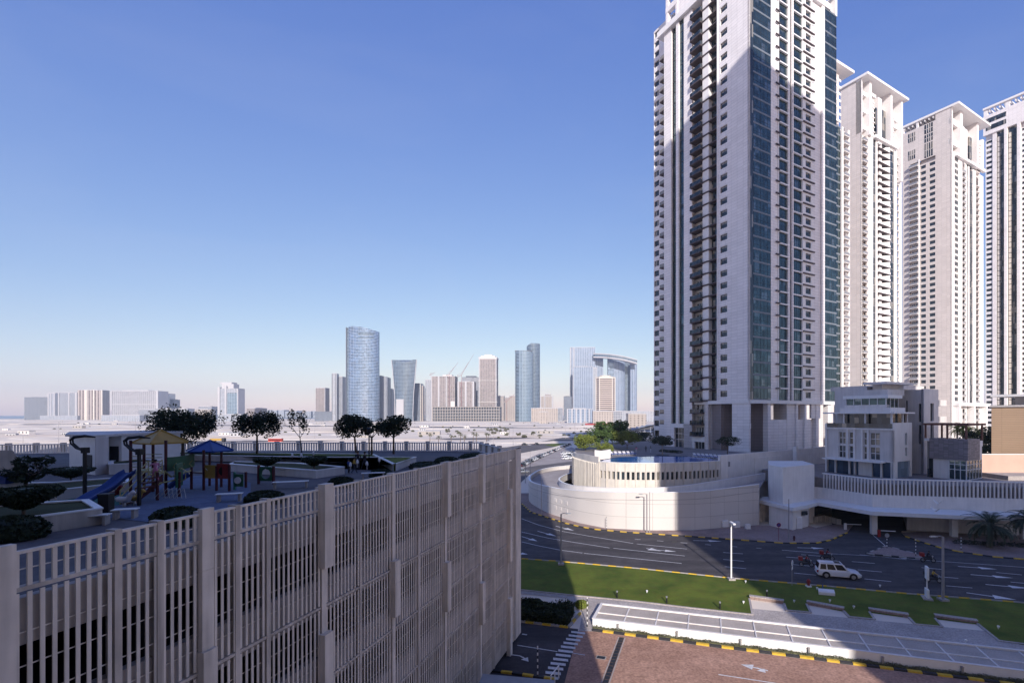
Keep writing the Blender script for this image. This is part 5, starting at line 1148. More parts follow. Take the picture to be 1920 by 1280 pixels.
bush('broad black bush on the dark planter at the left edge',44,966,1.2,.8,z=17.0,n=3500,size=.09,bowl=True); 
bush('flat-topped bowl-shaped bush by the left curved lamp post',133,903,1.25,.62,z=16.7,bowl=True)
bush('bowl-shaped topiary bush left of the tunnel panel',501,880,1.0,.62,z=16.9,bowl=True); bush('bowl-shaped topiary bush in the middle of the pale planter',589,880,.98,.68,z=16.8,bowl=True)
# ---- garden trees
def limb(m,p0,d,L,r0,depth,rnd,tips,spread=.6,mi=0):
    pts=[Vector(p0)];d=Vector(d).normalized()
    for i in range(4):
        d=(d+Vector((rnd.gauss(0,.12),rnd.gauss(0,.12),rnd.gauss(0,.05)))).normalized(); pts.append(pts[-1]+d*L/4)
    m.tube(pts,[r0*(1-.13*i) for i in range(5)],7,mi); e=pts[-1]
    if depth==0: tips.append(e); return
    for k in range(3 if depth>1 else 3):
        a=rnd.uniform(0,2*math.pi)+k*2.1; nd=(d+Vector((math.cos(a),math.sin(a),rnd.uniform(-.2,.3)))*spread).normalized()
        limb(m,e,nd,L*rnd.uniform(.6,.85),r0*.55,depth-1,rnd,tips,spread,mi)
        if depth==1: tips.append(e)
def tree(label,loc,ht,cr,n=4200,mt='leaf_d',bark='bark',size=.13,trunk=.12,seed=1,th=.45,flat=.42,lean=0,cat='tree',name='tree',clump=None,group=None):
    t=thing(name,label,cat,loc,0,group); rnd=random.Random(seed); m=MB(); tips=[]
    th_=ht*th; base=Vector((0,0,-.05)); mid=Vector((lean*th_*.6,0,th_*.55)); top=Vector((lean*th_,0,th_))
    m.tube([base,mid,top],[trunk,trunk*.8,trunk*.7],9)
    for k in range(4):
        a=k*1.57+rnd.random(); limb(m,top,(math.cos(a)*.9+lean,math.sin(a)*.9,1.0),(ht-th_)*.42,trunk*.5,2,rnd,tips,.75)
    m.build('trunk',MT[bark],t,smooth=True)
    c=MB(); cz=th_+(ht-th_)*.55; zz=(ht-th_)*.5; cx=lean*ht*.8
    cl=[]
    nb=clump or 34
    for i in range(nb):
        a=rnd.uniform(0,2*math.pi); rr=cr*math.sqrt(rnd.random())*.86; z=cz+rnd.uniform(-.85,.85)*zz*math.sqrt(max(.05,1-(rr/cr)**2)); s_=cr*rnd.uniform(.16,.34); cl.append(((cx+rr*math.cos(a),rr*math.sin(a),z),(s_,s_,s_*flat*1.3)))
    leaves(c,cl,n,size,rnd); c.build('crown',MT[mt],t,recalc=False); return t
def at(px,py,z): x,y=P(px,py,z); return (x,y,z)
ZP=16.95
tr=at(343,853,ZP); tree('wide dark umbrella tree beside the blue-roofed play tower, largest in the garden',tr,4.4,3.2,8500,seed=4,trunk=.17,size=.12,th=.3,clump=70,flat=.75)
tree('dark flat-topped garden tree with a straight trunk, second from the left',at(482,849,ZP),4.2,2.35,5600,seed=8,th=.42,clump=46,flat=.75,size=.11)
t=tree('thin wind-blown garden tree with sparse leaves',at(566,849,ZP),4.6,1.1,420,seed=12,th=.35,lean=-.12,trunk=.06,size=.13,flat=1.6,clump=14)
tree('dark garden tree with a leaning trunk in front of the curved glass skyscraper',at(668,850,ZP),3.9,2.0,4600,seed=15,th=.42,lean=-.1,clump=36,flat=.8,size=.11)
tree('small dark garden tree directly behind the black lamp post',at(697,852,ZP),3.3,.75,900,seed=16,th=.5,clump=12)
tree('dark garden tree at the right end of the back planter',at(738,850,ZP),3.9,1.75,4000,seed=21,th=.42,clump=32,flat=.85,size=.11)
b=tree('feathery dark shrub tree at the left edge before the pale fence',at(48,925,16.7),2.2,1.2,1400,seed=22,th=.25,clump=16,size=.1)
# ---- white kiosk
kq=thing('garden_kiosk','white single-storey service building with a dark doorway on the roof garden','kiosk',(*P(178,890,ZD),ZD))
a0=P(130,884,ZD); a1=P(178,890,ZD); a2=P(203,887,ZD); a3=P(228,880,ZD); a4=P(338,868,ZD); zk=ZD+2.85
m=MB(); m.prism([a0,a1,a2,P(204,880,ZD),a3,a4,(a4[0]*1.1,a4[1]*1.1),(a0[0]*1.14,a0[1]*1.14)],ZD,zk); m.build('wall',MT['trim'],kq,True)
m=MB(); m.prism([(a0[0]-.2,a0[1]-.15),(a1[0],a1[1]-.2),(a2[0],a2[1]-.2),(a3[0]+.2,a3[1]-.3),(a4[0]+.4,a4[1]-.2),(a4[0]*1.1+.3,a4[1]*1.1),(a0[0]*1.14,a0[1]*1.14)],zk,zk+.18); m.build('roof',MT['render'],kq,True)
def vpanel(mb,pa,pb,t0,t1,z0,z1,off=.04,m_=0):
    a=Vector(pa);b_=Vector(pb);d=(b_-a);nn=Vector((d.y,-d.x)).normalized()*off; p=a+d*t0;q=a+d*t1; mb.prism([tuple(p+nn),tuple(q+nn),tuple(q-nn),tuple(p-nn)],z0,z1,m_)
m=MB(); vpanel(m,a0,a1,.66,.9,ZD+.3,ZD+1.5); m.build('grille_door',MT['kblack'],kq,True)
m=MB(); vpanel(m,P(204,880,ZD),a3,.12,.78,ZD+.45,ZD+1.95,.06); m.build('doorway',MT['black'],kq,True)
m=MB(); vpanel(m,a1,a2,0.02,.98,ZD,zk-.02,.03); m.build('grey_bay',MT['render'],kq,True)
# ---- lamp posts with curved arms
def curved_lamp(label,px,py,h,sgn=-1):
    x,y=P(px,py,ZD); t=thing('lamp_post',label,'lamp post',(x,y,ZD)); m=MB(); m.box(-.06,.06,-.06,.06,0,h); m.build('post',MT['black'],t)
    m=MB(); m.box(-.1,.16,-.12,.12,h-.22,h+.08); m.build('bracket',MT['black'],t)
    m=MB()
    for o_ in (-.07,.07): m.tube([(0,o_,h-.1),(-.4,o_,h+.05),(-.68,o_,h+.3),(-.72,o_,h+.52)],[.045,.045,.04,.04],6)
    m.tube([(-.72,0,h+.48),(-.55,0,h+.62),(0,0,h+.68),(.55,0,h+.62)],[.07,.08,.07,.03],8); m.build('curved_arm',MT['black'],t); return t
curved_lamp('black lamp post with a curved arm left of the yellow-roofed play tower',159,941,2.8); curved_lamp('black lamp post with a curved arm in front of the yellow-roofed play tower',261,948,2.8)
x,y=P(692,858,17.0); t=thing('lamp_post','plain black lamp post between the two dark garden trees','lamp post',(x,y,17.0)); m=MB(); m.tube([(0,0,0),(0,0,2.3)],.06,8); m.build('post',MT['black'],t); m=MB(); m.lathe([(.05,2.3),(.16,2.4),(.18,2.7),(.06,2.8)],(0,0,0),10); m.build('lantern',MT['black'],t)
# small white bollard lamps in the garden
b0=None
for i,(px,py) in enumerate([(548,862),(565,862),(588,858),(657,882),(670,876),(688,880),(711,872)]):
    x,y=P(px,py,ZD+.3)
    if b0 is None:
        b0=thing('garden_lamp','','lamp',(x,y,ZD+.3)); m=MB(); m.tube([(0,0,0),(0,0,.35)],.05,8); m.build('stem',MT['pole'],b0); m=MB(); m.lathe([(.1,.35),(.1,.5),(.04,.66)],(0,0,0),10); m.build('shade',MT['white'],b0); r_=b0
    else: r_=dup(b0,(x,y,ZD+.3))
    tag(r_,'small white cone-topped garden lamp, %s from the left along the garden'%['first','second','third','fourth','fifth','sixth','seventh'][i],'lamp','small white cone-topped garden lamps')
# ---- playground
PG=thing('play_tower','large play structure with yellow and blue pitched roofs, blue slide and green bridge','playground equipment',(*P(295,945,ZD),ZD))
def post(px,py,h,zb=ZD,mt='dred',r=.075): x,y=P(px,py,ZD); m=MB(); m.tube([(x,y,zb),(x,y,ZD+h)],r,8); m.build('post',MT[mt],PG,True); return (x,y)
A1=post(245,930,3.15); A2=post(270,923,3.0); B1=post(311,930,3.15); B2=post(287,922,3.0)
C1=post(295,938,1.5); C2=post(336,931,1.4)
D1=post(359,917,2.35); D2=post(382,919,2.45); D3=post(415,913,2.35); D4=post(393,911,2.3)
E1=post(406,920,1.5); E2=post(430,921,1.6)
cx=(A1[0]+B1[0])/2; cy=(A1[1]+A2[1])/2+.2
def roof(cx,cy,z,w,h,mt,n=4,rot=.5):
    m=MB(); k=8; vs=[]
    for i in range(n):
        a=rot+2*math.pi*i/n; vs.append((cx+w*math.cos(a),cy+w*math.sin(a),z))
    vs2=[(cx+(v[0]-cx)*.98,cy+(v[1]-cy)*.98,z-.08) for v in vs]
    m.add(vs+vs2+[(cx,cy,z+h)],[(i,(i+1)%n,2*n) for i in range(n)]+[(i,n+i,n+(i+1)%n,(i+1)%n) for i in range(n)]+[tuple(range(2*n-1,n-1,-1))]); o=m.build('roof',MT[mt],PG,True)
    m=MB()
    for i in range(n): m.tube([Vector(vs[i])+Vector((0,0,.02)),(cx,cy,z+h+.03)],.035,6)
    m.build('roof_rib',MT[mt],o)
    o2=o.children[0]; 
    inv=PG.matrix_basis.inverted()
    for v in o2.data.vertices: v.co=inv@v.co
roof(cx,cy,ZD+3.0,1.35,.7,'yel',4,.35); 
dx=(D1[0]+D3[0])/2; dy=(D1[1]+D3[1])/2+.3; roof(dx,dy,ZD+2.35,1.35,.62,'blue',6,.2)
zf=ZD+1.35
m=MB(); m.prism([A1,B1,B2,A2],zf,zf+.08); m.prism([C1,B1,(B1[0],B1[1]-.1),(C1[0]-.5,C1[1])],zf,zf+.07) ; m.build('platform',MT['lime'],PG,True)
m=MB(); m.prism([D1,D2,D3,D4],ZD+1.0,ZD+1.08); m.build('platform',MT['dred'],PG,True)
# slide
m=MB(); s0=Vector((A1[0]+.1,A1[1]-.15,zf)); e=P(146,953,ZD); s1=Vector((e[0],e[1],ZD+.15)); d=(s1-s0); side=Vector((-d.y,d.x,0)).normalized()*.3; vs=[];nn=18
for i in range(nn+1):
    t=i/nn; z=s0.z+(s1.z-s0.z)*(t**.85)+.10*math.sin(t*math.pi*3)*(1-t); p=Vector((s0.x+d.x*t,s0.y+d.y*t,z))
    for k,hh in ((-1,.2),(-.8,0),(.8,0),(1,.2)): q=p+side*k; vs.append((q.x,q.y,q.z+hh))
    for k,hh in ((1.08,.2),(.85,-.07),(-.85,-.07),(-1.08,.2)): q=p+side*k; vs.append((q.x,q.y,q.z+hh))
fs=[]
for i in range(nn):
    for k in range(8): fs.append((i*8+k,(i+1)*8+k,(i+1)*8+(k+1)%8,i*8+(k+1)%8))
m.add(vs,fs); m.build('slide',MT['blue'],PG,True,smooth=True)
# stairs with pale rails
m=MB(); a=Vector((*P(240,946,ZD),ZD)); b_=Vector((C1[0]-.1,C1[1],zf)); sd_=Vector((.15,.95,0)).normalized()*.45
for k in range(6):
    t=(k+.5)/6; p=a.lerp(b_,t); m.prism([(p.x-.16,p.y-.4),(p.x+.16,p.y-.4),(p.x+.16,p.y+.4),(p.x-.16,p.y+.4)],p.z-.03,p.z+.03)
m.prism([(a.x,a.y+.42),(b_.x,b_.y+.42),(b_.x,b_.y+.5),(a.x,a.y+.5)],[a.z,a.z+.9,a.z+.9,a.z],[a.z+.1,b_.z,b_.z,a.z+.1]); m.build('stairs',MT['dred'],PG,True)
m=MB()
for yo in (-.45,.45):
    for ho in (.45,.8): m.tube([a+Vector((0,yo,.1)),a+Vector((0,yo,ho)),b_+Vector((0,yo,ho)),b_+Vector((0,yo,.05))],.028,6)
m.build('handrail',MT['lime'],PG,True)
def panel(name,p,q,z0,z1,mt,th=.05,sag=0,par=PG):
    m=MB(); n=8; vs=[]; p=Vector(p);q=Vector(q);d=(q-p);nn=Vector((-d.y,d.x)).normalized()*th
    pts=[tuple(p+d*i/n) for i in range(n+1)]; m.wall(pts,th,[z0-sag*math.sin(math.pi*i/n) for i in range(n+1)],[z1-sag*math.sin(math.pi*i/n) for i in range(n+1)]); return m.build(name,MT[mt],par,True)
o=panel('green_bridge_panel',(B1[0]+.1,B1[1]),(D2[0]-1.0,D2[1]+.6),zf+.05,zf+.85,'grn',sag=.05)
m=MB()
for t in (.2,.5,.8):
    p=Vector((B1[0]+.1,B1[1])).lerp(Vector((D2[0]-1.0,D2[1]+.6)),t); z=zf+.42-.25*math.sin(math.pi*t)
    for sx in (-1,1): m.tube([(p.x-.2,p.y-.04,z-.2*sx),(p.x+.2,p.y-.04,z+.2*sx)],.02,5)
m.build('cross_relief',MT['lime'],PG,True)
m=MB(); m.tube([(B1[0],B1[1]-.1,zf+.1),((B1[0]+D2[0])/2,B1[1],zf-.25),(D2[0]-.8,D2[1],zf-.15)],.05,6); m.tube([(C1[0],C1[1],zf-.45),(C2[0],C2[1],zf-.35)],.04,6)
for (x,y) in (A2,B2,(A1[0],A1[1])): 
    for ho in (.3,.5,.7,.9): m.tube([(x,y,zf+ho),(x+.5,y+.05,zf+ho)],.02,5)
for px_ in (C1,C2):
    m.tube([(px_[0]+.1,px_[1],zf-.5),(px_[0]+.35,px_[1],zf-.35),(px_[0]+.38,px_[1],zf+.1),(px_[0]+.1,px_[1],zf+.25)],.03,6); m.tube([(px_[0]+.1,px_[1],zf-.5),(px_[0]-.25,px_[1],zf-.4),(px_[0]-.25,px_[1],zf+.1),(px_[0]+.1,px_[1],zf+.25)],.03,6)
m.build('rail',MT['lime'],PG,True)
panel('green_wall',(C1[0]+.4,C1[1]+.8),(C2[0]-.4,C2[1]+.8),ZD+.55,zf+.5,'grn')
panel('yellow_panel',D2,(E1[0]-.02,E1[1]),ZD+.75,ZD+1.55,'yel'); m=MB()
for k in range(4): x0=D2[0]+.15+k*.1; m.tube([(x0,D2[1]-.05,ZD+1.35-k*.1),(x0+.28,D2[1]-.05,ZD+1.05-k*.08)],.018,5)
m.build('panel_slots',MT['white'],PG,True)
o=panel('red_panel',E1,E2,ZD+.75,ZD+1.65,'red'); m=MB(); mx_=(E1[0]+E2[0])/2; m.tube([(mx_,E1[1]-.02,ZD+1.2),(mx_,E1[1]-.09,ZD+1.2)],.27,20); m.build('bubble_window',MT['black'],PG,True)
m=MB()
for i in range(6):
    for sx in (-1,1):
        x0=C1[0]+.25+i*.22; m.tube([(x0,C1[1]+.1,ZD+.65),(x0+.3*sx,C1[1]-.15,ZD+.15)],.015,5)
m.build('climbing_net',MT['steel'],PG,True)
panel('end_crawl_panel',(E2[0]+.3,E2[1]),(E2[0]+.85,E2[1]-.05),ZD+.3,ZD+1.05,'grn'); post(440,918,1.1,mt='tealp'); post(461,914,1.0,mt='dred')
m=MB(); m.tube([(E2[0]+.57,E2[1]-.1,ZD+.68),(E2[0]+.57,E2[1]-.14,ZD+.68)],.2,16); m.build('crawl_hole',MT['wfab'],PG,True)
m=MB(); q=P(362,903,ZD); m.tube([(D1[0]-.1,D1[1],ZD+.95),(D1[0]-.5,D1[1]-.2,ZD+.75),(D1[0]-.95,D1[1]-.3,ZD+.35),(D1[0]-1.1,D1[1]-.3,ZD+.2)],.17,8); m.build('short_slide',MT['blue'],PG,True)
# tunnel panel, spring riders, tables
x,y=P(499,907,ZD); t=thing('crawl_toy','free-standing green play panel with a round hole','playground equipment',(x,y,ZD),-.1)
m=MB(); n=20; vs=[]; rr=.33; hw=.5; hc=.68
for i in range(n):
    a=2*math.pi*i/n; vs.append((rr*math.cos(a),-.05,hc+rr*math.sin(a))); c_,s_=math.cos(a),math.sin(a); k=hw/max(abs(c_),abs(s_)); vs.append((k*c_,-.05,hc+k*s_*.95))
vs+= [(v[0],.05,v[2]) for v in vs]; fs=[]
for i in range(n):
    j=(i+1)%n; fs += [(2*i,2*i+1,2*j+1,2*j),(2*n+2*i,2*n+2*j,2*n+2*j+1,2*n+2*i+1),(2*i,2*j,2*n+2*j,2*n+2*i),(2*i+1,2*n+2*i+1,2*n+2*j+1,2*j+1)]
m.add(vs,fs); m.build('panel',MT['grn'],t); m=MB(); m.box(-.58,-.48,-.08,.08,0,1.25); m.box(.48,.58,-.08,.08,0,1.2); m.build('posts',MT['dred'],t)
def rider(label,px,py,mt):
    x,y=P(px,py,ZD); t=thing('spring_rider',label,'spring rider',(x,y,ZD)); m=MB(); m.tube([(0,0,0),(.02,0,.1),(-.02,0,.2),(0,0,.3)],.07,8); m.build('spring',MT['steel'],t)
    m=MB(); m.tube([(-.42,0,.42),(-.3,0,.4),(0,0,.36),(.2,0,.42),(.34,0,.66),(.44,0,.74),(.55,0,.7)],[.05,.13,.15,.14,.1,.11,.05],10); m.build('body',MT[mt],t,smooth=True)
    m=MB(); m.tube([(.25,-.2,.62),(.25,.2,.62)],.025,6); m.build('handle',MT['steel'],t)
rider('red spring rider beside the foot of the blue slide',212,938,'red'); rider('white spring rider in front of the play tower stairs',233,950,'wfab'); rider('yellow spring rider behind the curved lamp post',252,947,'yel')
x,y=P(176,928,ZD); t=thing('sandbox_seat','green rounded play seat between lamp post and blue slide','playground equipment',(x,y,ZD)); m=MB(); m.lathe([(.7,0),(.74,.15),(.7,.32),(.5,.4),(.3,.36)],(0,0,0),18,0,1.2,.7); m.build('shell',MT['tealp'],t,smooth=True)
x,y=P(199,962,ZD); t=thing('litter_bin','black square litter bin at the corner of the dark planter','litter bin',(x,y,ZD)); m=MB(); m.cbox(0,0,0,.42,.42,.85,.2); m.build('body',MT['black'],t); m=MB(); m.cbox(0,0,.85,.46,.46,.08,.2); m.build('lid',MT['kblack'],t)
for i,(px,py,l) in enumerate([(160,985,1.6),(235,972,.9),(430,940,1.2),(545,915,2.0),(700,897,1.6)]):
    x,y=P(px,py,ZD); t=thing('garden_bench','white slatted bench on the roof garden, %s from the left'%['first','second','third','fourth','fifth'][i],'bench',(x,y,ZD),.35,'white benches on the roof garden'); m=MB(); 
    for k in range(3): m.box(-l/2,l/2,-.22+k*.16,-.1+k*.16,.4,.44)
    m.build('seat',MT['white'],t); 
    for sx in (-1,1): m=MB(); m.box(sx*(l/2-.12)-.05,sx*(l/2-.12)+.05,-.2,.24,0,.4); m.build('leg',MT['kgrey'],t)
x,y=P(20,935,ZD); t=thing('playhouse','small blue and white playhouse at the left edge of the garden','playhouse',(x-.5,y,ZD)); m=MB(); m.box(-.8,.8,-.5,.5,0,.9); m.build('wall',MT['wfab'],t); m=MB(); m.prism([(-.9,-.6),(.9,-.6),(.9,.6),(-.9,.6)],.9,1.35); m.build('roof',MT['blue'],t)
# sloping dark wall, left edge
x,y=P(18,905,ZD); t=thing('garden_wall','dark sloping wall at the left edge of the garden','wall',(x,y,ZD)); m=MB(); m.prism([(-3,0),(.2,0),(1.1,0.01),(1.1,.3),(-3,.3)],[0]*5,[2.2,2.2,.8,.8,2.2]); m.build('wall',MT['conc_d'],t)
# ================================================================ FAR SKYLINE
FG={}
def fg(name,wall,glass,**k):
    if name not in FG: FG[name]=grid(name,wall,glass,**k)
    return FG[name]
pinkw=(.55,.47,.44)
fg('pale_blocks',(.36,.37,.41),(.20,.24,.30),sx=5,sz=3.6,fx=.55,fz=.5)
fg('dark_blocks',(.20,.22,.26),(.08,.10,.14),sx=4,sz=3.6,fx=.7,fz=.6)
fg('mid_grey',(.33,.34,.38),(.13,.15,.19),sx=4,sz=3.6,fx=.65,fz=.55)
fg('concrete_frame',(.30,.265,.26),(.13,.10,.10),sx=5,sz=3.8,fx=.6,fz=.6,gmetal=0,grough=.8,var=.6)
fg('brown_stripe',(.38,.33,.31),(.12,.10,.11),sx=9,sz=3.6,fx=.45,fz=.95)
fg('hotel_grid',(.40,.39,.41),(.17,.18,.22),sx=7,sz=4.2,fx=.6,fz=.6)
fg('beige_flats',(.38,.33,.30),(.24,.21,.20),sx=6,sz=3.6,fx=.4,fz=.55)
fg('blue_white',(.28,.33,.42),(.11,.17,.27),sx=6,sz=4.0,fx=.55,fz=.6,gmetal=.5)
fg('band_glass',(.36,.44,.55),(.12,.19,.31),sx=6,sz=4.6,fx=.93,fz=.74,gmetal=.7,grough=.12,var=.45)
fg('band_glass_d',(.24,.29,.35),(.08,.125,.18),sx=5,sz=4.2,fx=.9,fz=.7,gmetal=.6,grough=.15,var=.4)
fg('speck_glass',(.24,.31,.38),(.09,.14,.19),sx=5,sz=4.2,fx=.6,fz=.6,gmetal=.6,grough=.15,var=.6)
fg('cream_bands',(.50,.42,.37),(.13,.11,.12),sx=60,sz=5.2,fx=.97,fz=.5)
MT['fartrim']=mat('far_white_trim',(.44,.43,.45),.7,noise=.05,nscale=.02)
MT['fardark']=mat('far_dark_trim',(.12,.13,.16),.6,noise=.1,nscale=.02)
def far(label,px0,px1,yt,Y,m,depth=40,rot=0.0,ybase=None,name='tower_block',cat='building',band=None,capm='fartrim',roofh=2.5,extra=None,split=None):
    x0,x1=Xo(px0,Y),Xo(px1,Y); w=x1-x0; cx_=(x0+x1)/2; h=Zo(yt,Y); c_,s_=abs(math.cos(rot)),abs(math.sin(rot))
    ww=(w-depth*s_)/c_ if s_>1e-3 and w>depth*s_*1.3 else w
    t=thing(name,label,cat,(cx_,Y+depth/2*c_,0),rot)
    b=MB(); b.box(-ww/2,ww/2,-depth/2,depth/2,0,h-roofh); b.build('wall',FG[m],t)
    if roofh>0: b=MB(); b.box(-ww/2-.4,ww/2+.4,-depth/2-.4,depth/2+.4,h-roofh,h-roofh+1.2); b.box(-ww*.3,ww*.25,-depth*.3,depth*.3,h-roofh+1.2,h); b.build('roof',MT[capm],t)
    if band:
        b=MB()
        for q_ in band: b.box(-ww/2+ww*q_[0],-ww/2+ww*q_[1],-depth/2-1.2,-depth/2,0,h-roofh+.5)
        b.build('fins',MT[band[0][2] if len(band[0])>2 else 'fartrim'],t)
    return t,ww,h,depth
def arc_tower(label,px0,px1,yt0,yt1,Y,m,bulge=.35,n=20,name='glass_tower',a0=-1,a1=1,topf=None):
    """curved glass front: circular-arc plan facing the viewer, sloping or shaped top"""
    x0,x1=Xo(px0,Y),Xo(px1,Y); w=x1-x0; cx_=(x0+x1)/2; t=thing(name,label,'tower',(cx_,Y+w*.4,0)); pts=[];zs=[]
    for i in range(n+1):
        u=-1+2*i/n; x=u*w/2; y=-w*bulge*math.sqrt(max(0,1-(u*.98)**2))
        pts.append((x,y)); k=(u+1)/2; zs.append(topf(k) if topf else Zo(yt0,Y)*(1-k)+Zo(yt1,Y)*k)
    for i in range(n,-1,-1):
        u=-1+2*i/n; x=u*w/2; y=w*.3*math.sqrt(max(0,1-(u*.98)**2))+.01; pts.append((x,y)); k=(u+1)/2; zs.append((topf(k) if topf else Zo(yt0,Y)*(1-k)+Zo(yt1,Y)*k))
    b=MB(); b.prism(pts,0,zs); b.build('curtain_wall',FG[m],t); return t,w,cx_
# left group
far('dark grey block, leftmost building on the horizon',42,85,744,1900,'dark_blocks',60,.35,capm='fardark')
far('white slab tower with a bright left edge, second on the horizon from the left',88,109,736,1850,'pale_blocks',40,-.2,band=[(0,.16),(.4,.5),(.85,1)])
far('pale grey tower joined to the white slab, left of the brown striped block',108,143,735,1860,'mid_grey',40,.1,band=[(.0,.08),(.55,.62),(.9,1)])
far('brown and cream striped tower, left horizon group',144,187,730,1800,'brown_stripe',45,.3,band=[(.28,.38,'cream'),(.62,.68),(.95,1)])
far('low white podium under the left horizon towers',75,145,779,1780,'pale_blocks',30,0,roofh=1)
t,ww,h,dp=far('wide pale hotel slab with a fine window grid, left horizon',210,296,731,1750,'hotel_grid',45,0,roofh=4)
b=MB(); b.box(-ww/2-3,-ww/2+1,-dp/2-2,dp/2,h*.35,h-4); b.box(ww/2-6,ww/2+2,-dp/2-2,dp/2,0,h-3); b.box(-ww/2,ww/2,-dp/2-1.5,-dp/2,h*.52,h*.52+3); b.box(-ww/2,ww/2,-dp/2-1.5,-dp/2,2,12); b.build('frame_bands',MT['fartrim'],t)
far('white tower just right of the wide hotel slab',298,311,738,1900,'pale_blocks',30,.4); far('pale split tower behind the low white flats, left horizon',308,319,737,1950,'mid_grey',30,-.3,band=[(.4,.6)]); far('small dark tower at the right end of the hotel group',318,326,748,1850,'dark_blocks',30,0,capm='fardark')
far('grey low office block in front of the wide hotel slab',260,297,766,1600,'mid_grey',30,0); far('white low flats left of the big garden tree, first block',296,323,765,1580,'pale_blocks',30,0); far('white low flats behind the big garden tree, second block',324,352,765,1590,'pale_blocks',30,0)
far('low white shed range under the hotel slab',190,262,778,1500,'pale_blocks',30,0,roofh=1); far('pinkish low block right of the big garden tree',363,394,766,1700,'beige_flats',30,.2); far('grey low block behind the pinkish one',372,397,761,1800,'mid_grey',30,0)
t,ww,h,dp=far('white tower with stepped crown and lower glass front, alone above the second garden tree',409,447,728,1500,'pale_blocks',30,0,roofh=1)
b=MB(); b.box(-ww/2,-ww/2+6,-dp/2-2,dp/2,0,h+4); b.box(-ww/2+8,ww*.22,-dp/2+4,dp/2,h-2,h+14); b.box(-ww/2+4,ww*.12,-dp/2+4,dp/2,h+14,h+19); b.box(ww/2-2.5,ww/2+.5,-dp/2-2,dp/2,0,h-3); b.box(-ww/2+ww*.35,-ww/2+ww*.43,-dp/2-2,-dp/2,0,h+8); b.build('crown',MT['fartrim'],t)
b=MB(); b.box(-ww*.03,ww/2-3,-dp/2-1.5,-dp/2,6,h-14); b.build('glass_front',FG['speck_glass'],t)
far('low white base of the lone stepped tower',408,452,776,1450,'pale_blocks',30,0,roofh=1); far('low pinkish striped block between the garden trees',462,491,764,1700,'concrete_frame',30,0)
far('slim brown-grey tower standing alone left of the tall curved tower',592,610,726,1650,'concrete_frame',30,0,capm='fartrim',band=[(.94,1.0)]); far('dark podium of the slim brown-grey tower',590,628,771,1600,'dark_blocks',30,0,roofh=1,capm='fardark')
# tall curved tower group
far('striped pale tower with a slanted tip just left of the tall curved tower',619,631,699,1560,'pale_blocks',30,.2,band=[(0,.12,'fardark'),(.7,.78)]); far('horizontally banded tower touching the tall curved tower on its left',630,642,705,1580,'mid_grey',30,0)
Ys=1500
t,w,cx_=arc_tower('tallest blue glass skyscraper with a curved face and sloping top',645,702,610,618,Ys,'band_glass',bulge=.33,topf=lambda k: Zo(610,Ys)-(Zo(610,Ys)-Zo(618.5,Ys))*k**2.2)
b=MB(); b.box(-w/2-8,-w/2-6.2,-6,14,0,Zo(610,Ys)); b.box(-w/2-6.2,-w/2-1,-2,12,0,Zo(610,Ys)-1); b.build('edge_fin',MT['fardark'],t); b=MB(); b.box(-w/2-6,-w/2-1.2,-2.4,-2,0,Zo(610,Ys)-1); b.build('edge_glazing',FG['band_glass_d'],t)
b=MB(); n_=12
for i in range(3): pass
pts=[]
for i in range(n_+1):
    u=-.15+(.95)*i/n_; x=u*w/2; pts.append((x,-w*.33*math.sqrt(1-(u*.98)**2)-.35))
b.wall(pts,-.5,Zo(622,Ys)-9,Zo(622,Ys)); b.wall(pts,-.5,Zo(631,Ys)-4,Zo(631,Ys)); b.build('plant_floor_louvres',FG['band_glass_d'],t)
far('dark slim tower right of the tall curved tower',701,711,704,1600,'dark_blocks',30,0,capm='fardark'); t,w,c_=arc_tower('pale rounded tower right of the tall curved tower',710,725,703,706,1590,'mid_grey',.3)
far('narrow grey tower behind the rounded tower',722,728,707,1650,'dark_blocks',25,0,capm='fardark'); far('grey block between rounded tower and flared glass tower',726,734,728,1700,'dark_blocks',30,0,capm='fardark')
# flared glass tower
Yf=1520; t=thing('glass_tower','flared glass tower wider at the top with a dipped roofline','tower',(Xo(754,Yf),Yf+20,0))
n_=16; b=MB(); vs=[]; hb=[(0,17.5),(.12,17),(.45,18.6),(.75,21.5),(1,24.2)]
def topz(u): return Zo(673.5,Yf)-9*math.exp(-((u-.1)/.45)**2)+ (2 if u>0.7 else 0)
for hh,half in hb:
    for side in (0,1):
        for i in range(n_+1):
            u=-1+2*i/n_; 
            if side: u=-u
            z=topz(u)*hh; k=half/((1024)/(Yf))*1.0; x=u*half*Yf/F*.98; y=(-12*(1-u*u) if not side else 12*(1-u*u)+4); vs.append((x,y,z))
K=2*(n_+1)
b.add(vs,[(a*K+i,a*K+(i+1)%K,(a+1)*K+(i+1)%K,(a+1)*K+i) for a in range(len(hb)-1) for i in range(K)]+[tuple(range(4*K,5*K))]); b.build('curtain_wall',FG['band_glass_d'],t)
b=MB(); 
for s_ in (-1,1): b.tube([(s_*hb[k][1]*Yf/F*.98, -1, topz(s_)*hb[k][0]) for k in range(5)],1.1,6)
b.build('edge_frame',MT['fartrim'],t); b=MB(); x0=Xo(742,Yf)-Xo(754,Yf); x1=Xo(756,Yf)-Xo(754,Yf); b.box(x0,x1,-16,0,0,Zo(748,Yf)); b.build('entrance_block',MT['fartrim'],t)
far('dark brown tower right of the flared glass tower',774,789,718,1600,'dark_blocks',30,0,capm='fardark',band=[(.93,1.0,'cream')]); far('thin cream tower edge beside the dark brown one',789,793,722,1610,'beige_flats',20,0)
far('pale striped tower with slanted top left of the construction site',794,807,711,1650,'pale_blocks',30,.2)
